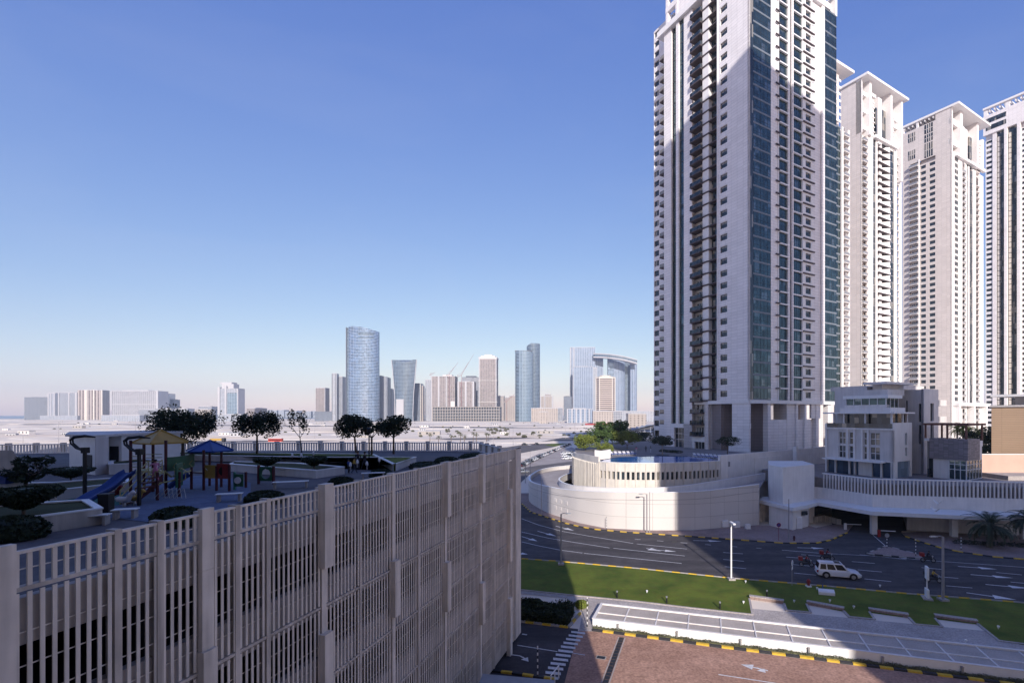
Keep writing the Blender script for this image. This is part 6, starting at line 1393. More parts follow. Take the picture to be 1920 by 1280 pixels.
# construction group
t,ww,h,dp=far('raw concrete twin tower under construction, left one of the building site',808,853,705,1480,'concrete_frame',40,0,roofh=1,band=[(.0,.04),(.3,.36),(.62,.66)]); b=MB(); b.box(-ww*.05,ww*.35,-dp/4,dp/4,h,h+5); b.box(ww*.32,ww/2,-dp/2-1,-dp/2,20,h*.45); b.build('core_walls',MT['render'],t)
far('grey clad block behind the building site',866,899,704,1560,'mid_grey',40,0,roofh=6,capm='fardark'); t=far('pale concrete tower under construction, middle one of the building site',858,889,714,1470,'concrete_frame',35,0,band=[(.0,.08),(.45,.55),(.9,1)])
t,ww,h,dp=far('tallest raw concrete tower on the building site with a stepped crown',898,931,669,1500,'concrete_frame',40,0,roofh=1,band=[(0,.05),(.95,1)]); b=MB(); b.box(-ww*.52,ww*.52,-dp*.52,dp*.52,h-6,h-1); b.box(-ww*.4,ww*.4,-dp*.4,dp*.4,h-1,h+4); b.box(-ww*.22,ww*.22,-dp*.2,dp*.2,h+4,h+8.5); b.build('crown',MT['render'],t)
b=MB()
for k in range(2): b.box(-ww*.53,ww*.53,-dp*.55,dp*.52,h*(.30+.33*k),h*(.30+.33*k)+1.5)
b.build('slab_edges',MT['render'],t)
# open-frame podium
t=thing('unfinished_podium','open concrete frame podium of the building site at the foot of the raw towers','building',(Xo(870,1440),1450,0)); b=MB(); w0=Xo(810,1440)-Xo(870,1440); w1=Xo(938,1440)-Xo(870,1440); hp=Zo(763,1440)
z=0
while z<=hp: b.box(w0,w1,-10,30,z,z+1.4); z+=hp/5.01
b.build('floor_slabs',MT['spand'],t); b=MB(); x=w0
while x<w1: b.box(x,x+1.6,-9,-7.5,0,hp); x+=7.5
b.build('columns',MT['spand'],t); b=MB(); b.box(w0+1,w1-1,0,28,0,hp-.5); b.build('dark_core',MT['fardark'],t)
def crane(label,px,yt,Y,jib,ang=0.0,lean=.0):
    x=Xo(px,Y); t=thing('tower_crane',label,'crane',(x,Y,0),ang); h=Zo(yt,Y); m=MB(); m.box(-.35,.35,-.35,.35,0,h); m.build('mast',MT['red'],t)
    m=MB(); m.tube([(-jib*.3,0,h-lean*jib*.1),(0,0,h),(jib,0,h+lean*jib)],[.35,.5,.2],5); m.tube([(-jib*.28,0,h),(0,0,h+6),(jib*.6,0,h+lean*jib*.6)],.2,4); m.build('jib',MT['red'],t); m=MB(); m.box(-jib*.33,-jib*.24,-1.2,1.2,h-3.2,h); m.build('counterweight',MT['kgrey'],t)
crane('thin tower crane over the left raw tower',842,702,1470,26,.3,1.4); crane('small tower crane at the left corner of the building site',808,702,1480,14,.2,.5); crane('luffing tower crane with a steep jib over the middle of the building site',865,703,1460,38,0,1.7); crane('small tower crane left of the twin cylinder towers',950,752,1450,24,.1,.9)
far('beige flats right of the building site, left one',932,945,741,1750,'beige_flats',30,0); far('beige flats right of the building site, middle one',944,956,744,1800,'beige_flats',30,0); far('beige flats right of the building site, right one',955,966,741,1700,'beige_flats',30,0)
# twin cylinder towers
Yt=1480
t,w,c_=arc_tower('left, lower cylinder of the twin speckled glass towers',965,999,657,659,Yt,'speck_glass',.5); b=MB(); b.box(-w*.5,w*.45,-w*.3,w*.2,Zo(657,Yt)-1,Zo(657,Yt)+1); b.build('roof',MT['fardark'],t)
t,w,c_=arc_tower('right, taller cylinder of the twin speckled glass towers with a rounded shoulder',987,1012,645,643,Yt+45,'band_glass_d',.5,topf=lambda k: Zo(643.5,Yt+45)-10*max(0,.35-k)/.35*.8)
far('beige windowed flats right of the twin cylinder towers',1012,1037,742,1800,'beige_flats',30,0,band=[(0,.1),(.35,.42),(.9,1)]); far('small pale stepped block between the far flats',1022,1033,738,1900,'beige_flats',25,0)
far('wide windowless pinkish hall at the foot of the twin cylinder towers',996,1046,764,1350,'beige_flats',40,0,roofh=2); far('small grey box at the right end of the pinkish hall',1045,1055,763,1400,'mid_grey',20,0); far('small pale gatehouse block on the desert plain before the hall',1011,1027,771,1150,'beige_flats',12,0,roofh=1.5)
# sky bridge towers
Yg=1700
far('dark slim tower left of the sky bridge group',1057,1072,742,1600,'dark_blocks',30,0,capm='fardark')
far('tall white and blue slab carrying the left end of the sky bridge',1069,1116,650,Yg,'blue_white',40,0,band=[(0,.035),(.13,.17)]); far('lower white and blue slab in front of the sky bridge group',1074,1112,686,Yg-80,'blue_white',30,0,band=[(.0,.03)]); far('pale blue tower under the left part of the sky bridge',1114,1131,670,Yg+20,'blue_white',30,0); far('pale blank tower wall behind the cream hotel',1110,1120,688,Yg-60,'pale_blocks',25,0)
t,w,c_=arc_tower('patterned curved tower under the middle of the sky bridge',1140,1173,671,673,Yg,'blue_white',.2); b=MB(); b.box(-w/2+.5,-w/2+w*.36,-w*.2,2,0,Zo(671.5,Yg)); b.build('blue_flank',FG['band_glass'],t)
far('dark blue slot between the two towers under the sky bridge',1172,1183,672,Yg+30,'band_glass_d',20,0,capm='fardark'); t,w,c_=arc_tower('rightmost curved pale tower under the sky bridge',1182,1195,676,677,Yg-10,'blue_white',.3)
pts=[];zt_=[]
for i in range(25):
    px=1112+(1195-1112)*i/24; k=(px-1112)/83; y=662+12*k**2.2; Yb=Yg-20-30*math.sin(k*2.2); pts.append((Xo(px,Yb),Yb)); zt_.append(Zo(y,Yb))
t=thing('sky_bridge','curved sky bridge linking the tower tops on the right of the skyline','bridge',(pts[12][0],pts[12][1],0)); b=MB(); b.wall(pts,30,[z-15 for z in zt_],[z-11 for z in zt_]); b.wall(pts,30,[z-3 for z in zt_],zt_); b.build('deck',MT['fartrim'],t,True); b=MB(); b.wall(offset(pts,1),27,[z-11 for z in zt_],[z-3 for z in zt_]); b.build('glazing',FG['band_glass_d'],t,True)
t=thing('hotel_tower','cream eight-sided hotel with dark window bands in front of the sky bridge towers','tower',(Xo(1136,1250),1268,0)); w=(Xo(1154,1250)-Xo(1118,1250)); h=Zo(703,1250); o8=[(-w/2,-8),(-w/2+8,-18),(w/2-8,-18),(w/2,-8),(w/2,10),(w/2-8,20),(-w/2+8,20),(-w/2,10)]
b=MB(); b.prism(o8,0,h-4); b.build('wall',FG['cream_bands'],t); b=MB()
for x,y in o8[:4]: b.box(x-.9,x+.9,y-.9,y+.9,0,h-4)
b.prism([(x*1.03,y*1.03) for x,y in o8],h-8,h-4); b.prism([(x*.6,y*.6) for x,y in o8],h-4,h); b.build('corner_piers',MT['cream'],t)
far('cream podium hall at the foot of the eight-sided hotel',1112,1150,769,1150,'beige_flats',30,0,roofh=2); far('grey annex right of the cream podium hall',1149,1166,770,1170,'mid_grey',25,0,roofh=1); 
t,_,_,_=far('white flats with blue windows left of the cream podium',1063,1111,765,1250,'blue_white',25,0,band=[(.0,.05),(.17,.22),(.34,.39),(.51,.56),(.68,.73),(.85,.9)])
t=thing('low_wall','long red-brown low wall below the cream podium','wall',(Xo(1125,1000),1000,0)); b=MB(); b.box(-30,36,0,4,0,3.2); b.build('wall',MT['carr'],t)
far('long white low terrace of flats left of the teal glass tower, near part',1155,1232,770,1500,'pale_blocks',30,0,roofh=1.5); far('white low flats under the sky bridge',1128,1178,773,1400,'pale_blocks',25,0,roofh=1)
far('pale yellow low building left of the teal glass tower',1178,1212,774,760,'beige_flats',25,0,roofh=1.5)
t=thing('angular_roofs','grey angular folded sunshade roofs beside the teal glass tower','canopy',(Xo(1215,560),565,0)); b=MB()
for k in range(4):
    x0=Xo(1183+k*9,560)-Xo(1215,560); b.add([(x0,0,3+k*1.5),(x0+22,-6,7+k*1.6),(x0+24,4,4.0+k*1.6),(x0+3,10,6+k*1.2)],[(0,1,2),(0,2,3)]); b.tube([(x0,0,0),(x0,0,3+k*1.5)],.3,5); b.tube([(x0+22,-6,0),(x0+22,-6,7+k*1.6)],.3,5)
b.build('folded_panels',MT['rgrey'],t)
t=thing('retaining_wall','plain grey wall between the green trees and the teal glass tower','wall',(Xo(1200,330),330,0)); b=MB(); b.box(Xo(1176,330)-Xo(1200,330),Xo(1235,330)-Xo(1200,330)+8,0,2,0,8.5); b.build('wall',MT['render_l'],t)
# hazy low silhouettes along the horizon
rs=random.Random(9); px=480; k=0
while px<600:
    w=rs.uniform(6,14); far('tiny pale hazy block on the far horizon left of the slim brown-grey tower','x' and px,px+w,772+rs.uniform(-4,3),3200,'pale_blocks',60,0,roofh=1)['group' if False else 0]['group']='tiny hazy horizon blocks'; px+=w+rs.uniform(0,5); k+=1
# ================================================================ desert plain: sheds, cars, shrubs, palms, masts
shedc=['fartrim','render_l','render','kgrey']; rs=random.Random(31); shed0=[]
for i in range(4):
    t=thing('site_cabin','','cabin',(0,0,-50)); b=MB(); L_=rs.uniform(8,18); b.box(-L_/2,L_/2,-2,2,0,2.8); b.build('wall',MT[shedc[i]],t); b=MB(); b.box(-L_/2-.2,L_/2+.2,-2.2,2.2,2.8,3.0); b.build('roof',MT['fartrim' if i%2 else 'rgrey'],t); b=MB(); 
    for k in range(3): b.box(-L_/2+1+k*L_/3.2,-L_/2+2.2+k*L_/3.2,-2.05,-2,.9,2.1)
    b.build('window',MT['dglass'],t); shed0.append(t)
used=set()
for i in range(38):
    Y=math.exp(rs.uniform(math.log(420),math.log(1500))); px=rs.uniform(0,1110); src=shed0[i%4]
    if i<4: r_=src; r_.location=(Xo(px,Y),Y,0); r_.rotation_euler=(0,0,rs.uniform(-.3,.3))
    else: r_=dup(src,(Xo(px,Y),Y,0),rs.uniform(-.3,.3),scale=rs.uniform(.6,1.5))
    tag(r_,'low pale site cabin scattered on the desert plain','cabin','site cabins scattered on the desert plain')
sh0=None
for i in range(80):
    if i<44: Y=rs.uniform(450,1300); px=rs.uniform(20,1100)
    else: px=rs.uniform(830,1160); Y=rs.uniform(330,900)
    if sh0 is None:
        sh0=thing('desert_shrub','','shrub',(0,0,0)); b=MB(); leaves(b,[((0,0,1.1),(1.8,1.8,1.1)),((1,.5,.8),(1.2,1.2,.8)),((-1,0,.7),(1.3,1.2,.7))],420,.34,rs); b.build('foliage',MT['leaf_s'],sh0,recalc=False); r_=sh0; r_.location=(Xo(px,Y),Y,0)
    else: r_=dup(sh0,(Xo(px,Y),Y,0),rs.uniform(0,6),scale=rs.uniform(.5,1.25))
    tag(r_,'dusty desert shrub on the sandy plain','shrub','dusty shrubs dotted over the desert plain')
def palm(label,loc,h,fr_=22,L_=2.6,seed=0,mt='palm',group=None,lw_=.2,r=.2):
    rnd=random.Random(seed); t=thing('palm_tree',label,'palm tree',loc,0,group); m=MB(); pts=[(0,0,0),(.05*h*.3,0,h*.35),(.02*h,0,h*.7),(.03*h,.0,h)]; m.tube(pts,[r*1.25,r,r*.9,r*1.1],9)
    for k in range(int(h/.35)): m.lathe([(r*1.08,k*.35),(r*1.2,k*.35+.12),(r*1.0,k*.35+.17)],(.03*h*k*.35/h,0,0),9)
    m.build('trunk',MT['bark'],t); c=MB(); top=Vector(pts[-1])
    for i in range(fr_):
        a=2*math.pi*i/fr_+rnd.uniform(-.15,.15); el=rnd.uniform(-.25,1.25); d=Vector((math.cos(a),math.sin(a),0)); p=top.copy(); ang=el; n=9; prev=p; ll=L_*rnd.uniform(.8,1.1); side=Vector((-d.y,d.x,0))
        for k in range(n):
            st=ll/n; ang-=.09+.02*k; q=prev+(d*math.cos(ang)+Vector((0,0,math.sin(ang))))*st; w_=.035*(1-k/n)+.012
            c.add([prev-side*w_,prev+side*w_,q+side*w_*.8,q-side*w_*.8],[(0,1,2,3)])
            wl2_=ll*lw_*math.sin(math.pi*(k+1.2)/(n+1.6))
            for j in range(3):
                b_=prev.lerp(q,j/3)
                for s_ in (-1,1):
                    e=b_+side*s_*wl2_+(q-prev).normalized()*wl2_*.55+Vector((0,0,-.18*wl2_)); f_=(q-prev).normalized()*.09*L_/2.6; c.add([b_,b_+f_,e],[(0,1,2)])
            prev=q
    c.build('crown',MT[mt],t,recalc=False); return t
for i,px in enumerate([806,822,846,863,871,887,893,912,915]):
    Y=[372,352,366,362,355,375,368,380,395][i]; palm('date palm in the roadside row on the desert plain, %s from the left'%ORD[i].replace('nearest','first'),(Xo(px,Y),Y,0),[6.5,5.2,5.6,6.8,5.4,6.6,6.3,6.2,5.6][i],18,2.9,i+40,'leaf_s','date palms in the roadside row on the desert plain')
for i,(px,Y,s) in enumerate([(840,520,6),(918,560,6.5),(930,560,6),(944,550,7),(925,490,4.5),(972,470,4),(1000,480,4.5)]):
    b=tree('round dusty roadside tree on the desert plain, %s from the left'%['first','second','third','fourth','fifth','sixth','seventh'][i],(Xo(px,Y),Y,0),s,s*.62,500,'leaf_s','bark',.4,.2,60+i,.3,.75,clump=14,group='dusty roadside trees on the desert plain')
# street masts on the plain
m0=None
masts=[(43,865,815),(110,850,790),(254,840,785),(590,822,800),(728,822,797),(870,842,813),(925,838,800),(1037,826,801),(1060,822,795),(994,903,845),(985,905,860),(812,824,795),(962,836,801),(1078,815,793),(1129,806,790),(955,822,799)]
for i,(px,yb_,yt_) in enumerate(masts):
    x,y=P(px,yb_); h=Zo(yt_,y)
    if m0 is None:
        m0=thing('street_light','','street light',(x,y,0)); m=MB(); m.tube([(0,0,0),(0,0,10)],[.14,.08],6); m.build('pole',MT['pole'],m0); m=MB(); m.tube([(0,0,10),(.9,0,10.25),(1.6,0,10.2)],.06,5); m.box(1.3,2.0,-.15,.15,10.1,10.25); m.build('lamp_head',MT['steel'],m0); r_=m0
    else: r_=dup(m0,(x,y,0))
    r_.scale=(1,1,h/10.2); tag(r_,'thin street light mast on the desert plain at %s'%(['far left by the highway','left of the kiosk','left above the yellow roof','above the sparse garden tree','right of the leaning garden tree','above the narrow end of the garden','right of the palm row','left of the long road','beside the parked car row','by the car park corner, tall one','by the car park corner, short one','over the palm row','between palms and long road','middle of the long road','far end of the long road','right behind the palm row'][i]),'street light','street light masts on the desert plain')
# ---- vehicles
def make_car(name,label,cat,L_,W_,H_,paint,suv=False,detail=True):
    t=thing(name,label,cat); hl=L_/2; hw=W_/2; zb=.28 if suv else .2; belt=H_*.56; 
    # stations: x, bottom z, belt z, half width at belt, at top, roof z (None = no cabin)
    m=MB(); prof=[(-hl,.45,belt*.9,.84),(-hl+.12,zb+.05,belt*1.0,.95),(-hl*.62,zb,belt,1),(0,zb,belt,1),(hl*.42,zb,belt*.98,1),(hl*.62,zb,belt*.93,.99),(hl-.28,zb+.03,belt*.84,.94),(hl,.42,belt*.62,.82)]
    ring=lambda x,z0,z1,k:[(x,-hw*k*.93,z0),(x,-hw*k,z0+(z1-z0)*.35),(x,-hw*k*.99,z0+(z1-z0)*.8),(x,-hw*k*.92,z1),(x,0,z1+.035),(x,hw*k*.92,z1),(x,hw*k*.99,z0+(z1-z0)*.8),(x,hw*k,z0+(z1-z0)*.35),(x,hw*k*.93,z0)]
    vs=[]; 
    for p in prof: vs+=ring(*p)
    n=9; fs=[(i*n+k,i*n+(k+1)%n,(i+1)*n+(k+1)%n,(i+1)*n+k) for i in range(len(prof)-1) for k in range(n)]; fs+=[tuple(range(n)),tuple(range((len(prof)-1)*n,len(prof)*n))]
    m.add(vs,fs); 
    # cabin
    xr0,xr1=(-hl+.28,hl*.16) if suv else (-hl*.45,hl*.1); xb0,xb1=(-hl+.08,hl*.46) if suv else (-hl*.8,hl*.42)
    cv=[(xb0,-hw*.9,belt),(xb1,-hw*.9,belt),(xr1,-hw*.72,H_),(xr0,-hw*.72,H_),(xb0,hw*.9,belt),(xb1,hw*.9,belt),(xr1,hw*.72,H_),(xr0,hw*.72,H_)]
    m.add(cv,[(0,1,2,3),(4,7,6,5),(3,2,6,7),(0,3,7,4),(1,5,6,2)]); body=m.build('body',MT[paint],t,smooth=False)
    bv=body.modifiers.new('bevel','BEVEL'); bv.width=.05; bv.segments=2; bv.limit_method='ANGLE'
    def sidepoly(u0,u1,v0,v1,side,par,nm='window',mt_='cglass',e=.012):
        def pt(u,v): 
            lo=Vector((xb0+(xb1-xb0)*u,-hw*.9,belt)); hi=Vector((xr0+(xr1-xr0)*u,-hw*.72,H_)); q=lo.lerp(hi,v); q.y=(q.y-e)*(1 if side<0 else -1); return q
        mm=MB(); mm.add([pt(u0,v0),pt(u1,v0),pt(u1,v1),pt(u0,v1)],[(0,1,2,3)]); mm.build(nm,MT[mt_],par)
    for s_ in (-1,1):
        for u0,u1 in (((.06,.27),(.31,.58),(.62,.93)) if suv else ((.12,.48),(.52,.9))): sidepoly(u0,u1,.1,.86,s_,t)
    mm=MB(); e=.014; a=Vector((xb1,0,belt));b_=Vector((xr1,0,H_)); nn=Vector((H_-belt,0,xb1-xr1)).normalized()*e
    lo=a.lerp(b_,.08)+nn; hi=a.lerp(b_,.93)+nn; mm.add([(lo.x,-hw*.84,lo.z),(lo.x,hw*.84,lo.z),(hi.x,hw*.68,hi.z),(hi.x,-hw*.68,hi.z)],[(0,1,2,3)]); mm.build('windscreen',MT['cglass'],t)
    mm=MB(); a=Vector((xb0,0,belt));b_=Vector((xr0,0,H_)); nn=Vector((-(H_-belt),0,xr0-xb0)).normalized()*e; lo=a.lerp(b_,.15)+nn; hi=a.lerp(b_,.9)+nn; mm.add([(lo.x,-hw*.8,lo.z),(lo.x,hw*.8,lo.z),(hi.x,hw*.66,hi.z),(hi.x,-hw*.66,hi.z)],[(0,1,2,3)]); mm.build('rear_window',MT['cglass'],t)
    rw=.40 if suv else .33
    for x in (-hl*.60,hl*.62):
        for s_ in (-1,1):
            mm=MB(); mm.tube([(x,s_*(hw-.22),rw),(x,s_*(hw+.01),rw)],rw,18); w_=mm.build('wheel',MT['rubber'],t)
            mm=MB(); mm.tube([(x,s_*(hw),rw),(x,s_*(hw+.025),rw)],rw*.62,12); mm.build('rim',MT['steel'],w_)
            if detail: mm=MB(); mm.tube([(x,s_*(hw-.25),rw+.02),(x,s_*(hw+.004),rw+.02)],rw*1.17,18); mm.build('wheel_arch',MT['black'],t)
    for s_ in (-1,1):
        mm=MB(); mm.box(-hl-.02,-hl+.2,min(s_*hw*.62,s_*hw*.93),max(s_*hw*.62,s_*hw*.93),belt*.66,belt*.92); mm.build('tail_light',MT['tail'],t)
        mm=MB(); mm.box(hl-.3,hl+.01,min(s_*hw*.5,s_*hw*.86),max(s_*hw*.5,s_*hw*.86),belt*.52,belt*.68); mm.build('headlight',MT['head'],t)
    if detail:
        mm=MB(); mm.box(hl-.05,hl+.03,-hw*.48,hw*.48,belt*.42,belt*.62); mm.build('grille',MT['black'],t)
        for s_ in (-1,1): mm=MB(); mm.box(hl*.36,hl*.36+.14,min(s_*hw*.95,s_*(hw+.18)),max(s_*hw*.95,s_*(hw+.18)),belt+.02,belt+.2); mm.build('mirror',MT[paint],t)
        mm=MB(); mm.box(xr1-.85,xr1-.15,-hw*.5,hw*.5,H_+.003,H_+.015); mm.build('sunroof',MT['cglass'],t)
        for s_ in (-1,1): mm=MB(); mm.tube([(xr0+.15,s_*hw*.66,H_+.05),(xr1-.3,s_*hw*.66,H_+.05)],.022,6); mm.build('roof_rail',MT['steel'],t)
        mm=MB(); mm.box(-hl*.35,hl*.35,-hw-.015,-hw+.05,zb+.12,zb+.2); mm.box(-hl*.35,hl*.35,hw-.05,hw+.015,zb+.12,zb+.2); mm.build('side_trim',MT['trim'],t)
    return t
dRd=Vector((.952,-.305)); ang_r=math.atan2(-.27,.963)
suv=make_car('parked_car' if False else 'suv_car','white family SUV driving on the shaded main road','car',5.1,1.98,1.88,'carw',True); q=P(1573,1083); suv.location=(q[0],q[1]+.3,.03); suv.rotation_euler=(0,0,ang_r)
proto={}
for c_ in ('carw','cars','cark'): 
    proto[c_]=make_car('parked_car','','car',4.5,1.8,1.45,c_,False,False); proto[c_].location=(0,-40,-60)
first={k:True for k in proto}
def place_car(c_,x,y,a,label,group):
    if first[c_]: r_=proto[c_]; first[c_]=False; r_.location=(x,y,.03); r_.rotation_euler=(0,0,a)
    else: r_=dup(proto[c_],(x,y,.03),a)
    r_.name='parked_car'; tag(r_,label,'car',group)
cn_={'carw':'white','cars':'silver','cark':'dark','carr':'red'}
seq=['cark','carw','cars','cark','carw','carw','cark','cars','carw','carw','cars','carw','cark','carw','carw','cars','cark','cark','cark']
for i,c_ in enumerate(seq):
    k=i/(len(seq)-1); px=980+(1068-980)*k; py=874-(874-834.5)*k**.92; x,y=P(px,py); place_car(c_,x,y,1.2,'%s car in the slanting row on the sandy car park, %s in the row'%(cn_[c_],ORD[i]),'cars parked in the slanting row')
for i,c_ in enumerate(['carw','carw','cars','carw','cark','carw','carw','carw','cars']):
    px=1058+(i%3)*7.5+(i//3)*1.5; py=852+(i//3)*4.5-(i%3); x,y=P(px,py); place_car(c_,x,y,.5,'%s car in the tight cluster left of the curved fin wall, row %s, position %s'%(cn_[c_],['back','middle','front'][i//3],['left','middle','right'][i%3]),'cars clustered beside the fin wall')
for i,(px,py,c_,l) in enumerate([(984,834,'cark','dark car driving on the long road just right of the car park corner'),(1007,833.5,'cark','second dark car on the long road behind the leading one'),(1083,805,'cars','silver car on the long road in the shaded stretch'),(1100,804,'cark','dark car on the far shaded stretch of the long road'),(980,886,'cars','silver car at the service road corner beside the slatted car park')]):
    x,y=P(px,py); place_car(c_,x,y,.35,l,None)
for i,(px,Y,l) in enumerate([(1199,175,'dark car under the trees behind the pool terrace'),]):
    place_car('cark',Xo(px,Y),Y,.2,l,None); bpy.context.view_layer.update()
# tiny far cars in rows (one look, one label per row)
for row,(y0,x0,x1,nn_) in enumerate([(792.5,985,1075,26),(800.5,700,790,22),(786.5,995,1080,20)]):
    for i in range(nn_):
        px=x0+(x1-x0)*i/nn_+rs.uniform(-.8,.8); x,y=P(px,y0+rs.uniform(-.25,.25)); c_=rs.choice(['carw','cark','cars','cark']); place_car(c_,x,y,1.5+rs.uniform(-.1,.1),'tiny %s car in the %s row of cars far out on the desert plain'%(cn_[c_],['right-hand near','left-hand','right-hand far'][row]),'rows of tiny cars on the desert plain')
# red bus, trucks
x,y=P(517,829); t=thing('bus','red bus with a white roof on the road behind the sparse garden tree','bus',(x,y,0)); b=MB(); b.box(-5,5,-1.3,1.3,.5,3.0); b.build('body',MT['busr'],t); b=MB(); b.box(-4.8,4.8,-1.33,1.33,1.6,2.5); b.build('windows',MT['cglass'],t); b=MB(); b.box(-5,5,-1.3,1.3,3.0,3.15); b.build('roof',MT['white'],t)
for x_ in (-3.4,3.2): b=MB(); b.tube([(x_,-1.32,.5),(x_,1.32,.5)],.5,12); b.build('wheel',MT['rubber'],t)
x,y=P(410,828); t=thing('lorry','yellow lorry behind the blue-roofed play tower','lorry',(x,y,0)); b=MB(); b.box(-6,3,-1.3,1.3,1,2.6); b.build('load_bed',MT['yel'],t); b=MB(); b.box(3.1,5,-1.2,1.2,.6,3.0); b.build('cab',MT['kblack'],t)
for x_ in (-4.5,-3,3.8): b=MB(); b.tube([(x_,-1.32,.5),(x_,1.32,.5)],.5,12); b.build('wheel',MT['rubber'],t)
# ================================================================ people
def skin_person(name,label,loc,rz,joints,cloth,hgt=1.7,top='dfab',leg='dfab',parent=None):
    """joints: dict of points in metres for a 1.7 m figure, one skinned body; the body mesh is split by material for clothing"""
    J=joints; order=['pelvis','chest','neck','head','crown','sl','el','hl','sr','er','hr','hipl','kl','al','tl','hipr','kr','ar','tr']
    rad={'pelvis':.135,'chest':.15,'neck':.055,'head':.095,'crown':.085,'sl':.06,'el':.045,'hl':.035,'sr':.06,'er':.045,'hr':.035,'hipl':.095,'kl':.06,'al':.042,'tl':.04,'hipr':.095,'kr':.06,'ar':.042,'tr':.04}
    E=[('pelvis','chest'),('chest','neck'),('neck','head'),('head','crown'),('chest','sl'),('sl','el'),('el','hl'),('chest','sr'),('sr','er'),('er','hr'),('pelvis','hipl'),('hipl','kl'),('kl','al'),('al','tl'),('pelvis','hipr'),('hipr','kr'),('kr','ar'),('ar','tr')]
    s=hgt/1.7; me=bpy.data.meshes.new('tmp'); me.from_pydata([tuple(Vector(J[k])*s) for k in order],[(order.index(a),order.index(b_)) for a,b_ in E],[]); o=bpy.data.objects.new('tmp',me); C.objects.link(o)
    sk=o.modifiers.new('skin','SKIN'); 
    for i,k in enumerate(order):
        d=me.skin_vertices[0].data[i]; d.radius=(rad[k]*s,rad[k]*s*(.8 if k in('chest','pelvis') else 1)); d.use_root=(k=='pelvis')
    sb=o.modifiers.new('sub','SUBSURF'); sb.levels=1; sb.render_levels=1
    dg=bpy.context.evaluated_depsgraph_get(); dg.update(); me2=bpy.data.meshes.new_from_object(o.evaluated_get(dg)); bpy.data.objects.remove(o)
    for k in ('skin',top,leg): me2.materials.append(MT[k])
    me2.polygons.foreach_set('use_smooth',[True]*len(me2.polygons))
    ne=Vector(J['neck'])*s; pe=Vector(J['pelvis'])*s; hands=[Vector(J[k])*s for k in('hl','hr')]
    for p in me2.polygons:
        c=p.center; dn=min((c-Vector(J[k])*s).length for k in ('head','crown')); dh=min((c-h).length for h in hands)
        leg_d=min((c-Vector(J[k])*s).length for k in('kl','kr','al','ar','hipl','hipr','tl','tr')); top_d=min((c-Vector(J[k])*s).length for k in('chest','sl','sr','el','er'))
        p.material_index = 0 if (dn<.16*s or dh<.09*s) else (2 if leg_d<top_d else 1)
    me2.name='person'; o=bpy.data.objects.new('person',me2); C.objects.link(o); o.location=loc; o.rotation_euler=(0,0,rz); tag(o,label,'person')
    hd_=Vector(J['head'])*s; b=MB(); b.lathe([(.02,-.0),(.095*s,.02*s),(.112*s,.08*s),(.085*s,.15*s),(.02*s,.175*s)],(hd_.x-.015,hd_.y,hd_.z),10); h=b.build('hair',MT['hair'],o,smooth=True)
    return o
STAND={'pelvis':(0,0,.92),'chest':(0,0,1.28),'neck':(0,0,1.46),'head':(.01,0,1.55),'crown':(.02,0,1.63),'sl':(0,.19,1.38),'el':(.02,.26,1.12),'hl':(.08,.27,.88),'sr':(0,-.19,1.38),'er':(.02,-.26,1.12),'hr':(.08,-.27,.88),'hipl':(0,.1,.86),'kl':(.04,.11,.48),'al':(0,.12,.08),'tl':(.14,.12,.04),'hipr':(0,-.1,.86),'kr':(.02,-.11,.48),'ar':(-.06,-.12,.1),'tr':(.08,-.12,.04)}
WALK=dict(STAND,kl=(.16,.1,.5),al=(.26,.1,.1),tl=(.4,.1,.06),kr=(-.02,-.1,.48),ar=(-.28,-.1,.14),tr=(-.16,-.1,.05),hl=(-.1,.26,.92),hr=(.22,-.25,.95))
RIDE={'pelvis':(-.15,0,.88),'chest':(.0,0,1.22),'neck':(.06,0,1.4),'head':(.1,0,1.5),'crown':(.12,0,1.58),'sl':(.02,.19,1.34),'el':(.22,.28,1.12),'hl':(.45,.26,1.08),'sr':(.02,-.19,1.34),'er':(.22,-.28,1.12),'hr':(.45,-.26,1.08),'hipl':(-.1,.12,.84),'kl':(.28,.2,.72),'al':(.2,.2,.36),'tl':(.34,.2,.32),'hipr':(-.1,-.12,.84),'kr':(.28,-.2,.72),'ar':(.2,-.2,.36),'tr':(.34,-.2,.32)}
skin_person('p','child in a pink top climbing the stairs of the play tower',(C1[0]-.1,C1[1],zf-.3),2.6,dict(WALK,hl=(.3,.3,1.2),el=(.15,.3,1.2)),None,1.15,'pink','pink')
def pp_(l,px,py,z,h,top,leg,pose=STAND,rz=0): x,y=P(px,py,z); skin_person('p',l,(x,y,z),rz,pose,None,h,top,leg)
pp_('child in a yellow shirt standing by the parapet bushes of the roof garden',664,887,ZD,1.25,'yfab','dfab',WALK,.5); pp_('person in dark clothes beside the child in yellow',671,881,ZD,1.6,'dfab','dfab',STAND,1.5); pp_('child in a purple top left of the child in yellow',654,887,ZD,1.1,'bfab','dfab',STAND,1); pp_('person in black near the cone lamps on the roof garden',684,880,ZD,1.5,'dfab','dfab',WALK,3)
pp_('person in a pink shirt on the pool deck behind the loungers',1193,849,DK,1.7,'pink','wfab',STAND,1.5); pp_('person in dark clothes on the pool deck, left one of the pair',1211,847.5,DK,1.7,'dfab','dfab',STAND,1.5); pp_('person in dark clothes with pale trousers on the pool deck, right one of the pair',1220,847.5,DK,1.7,'dfab','wfab',STAND,0)
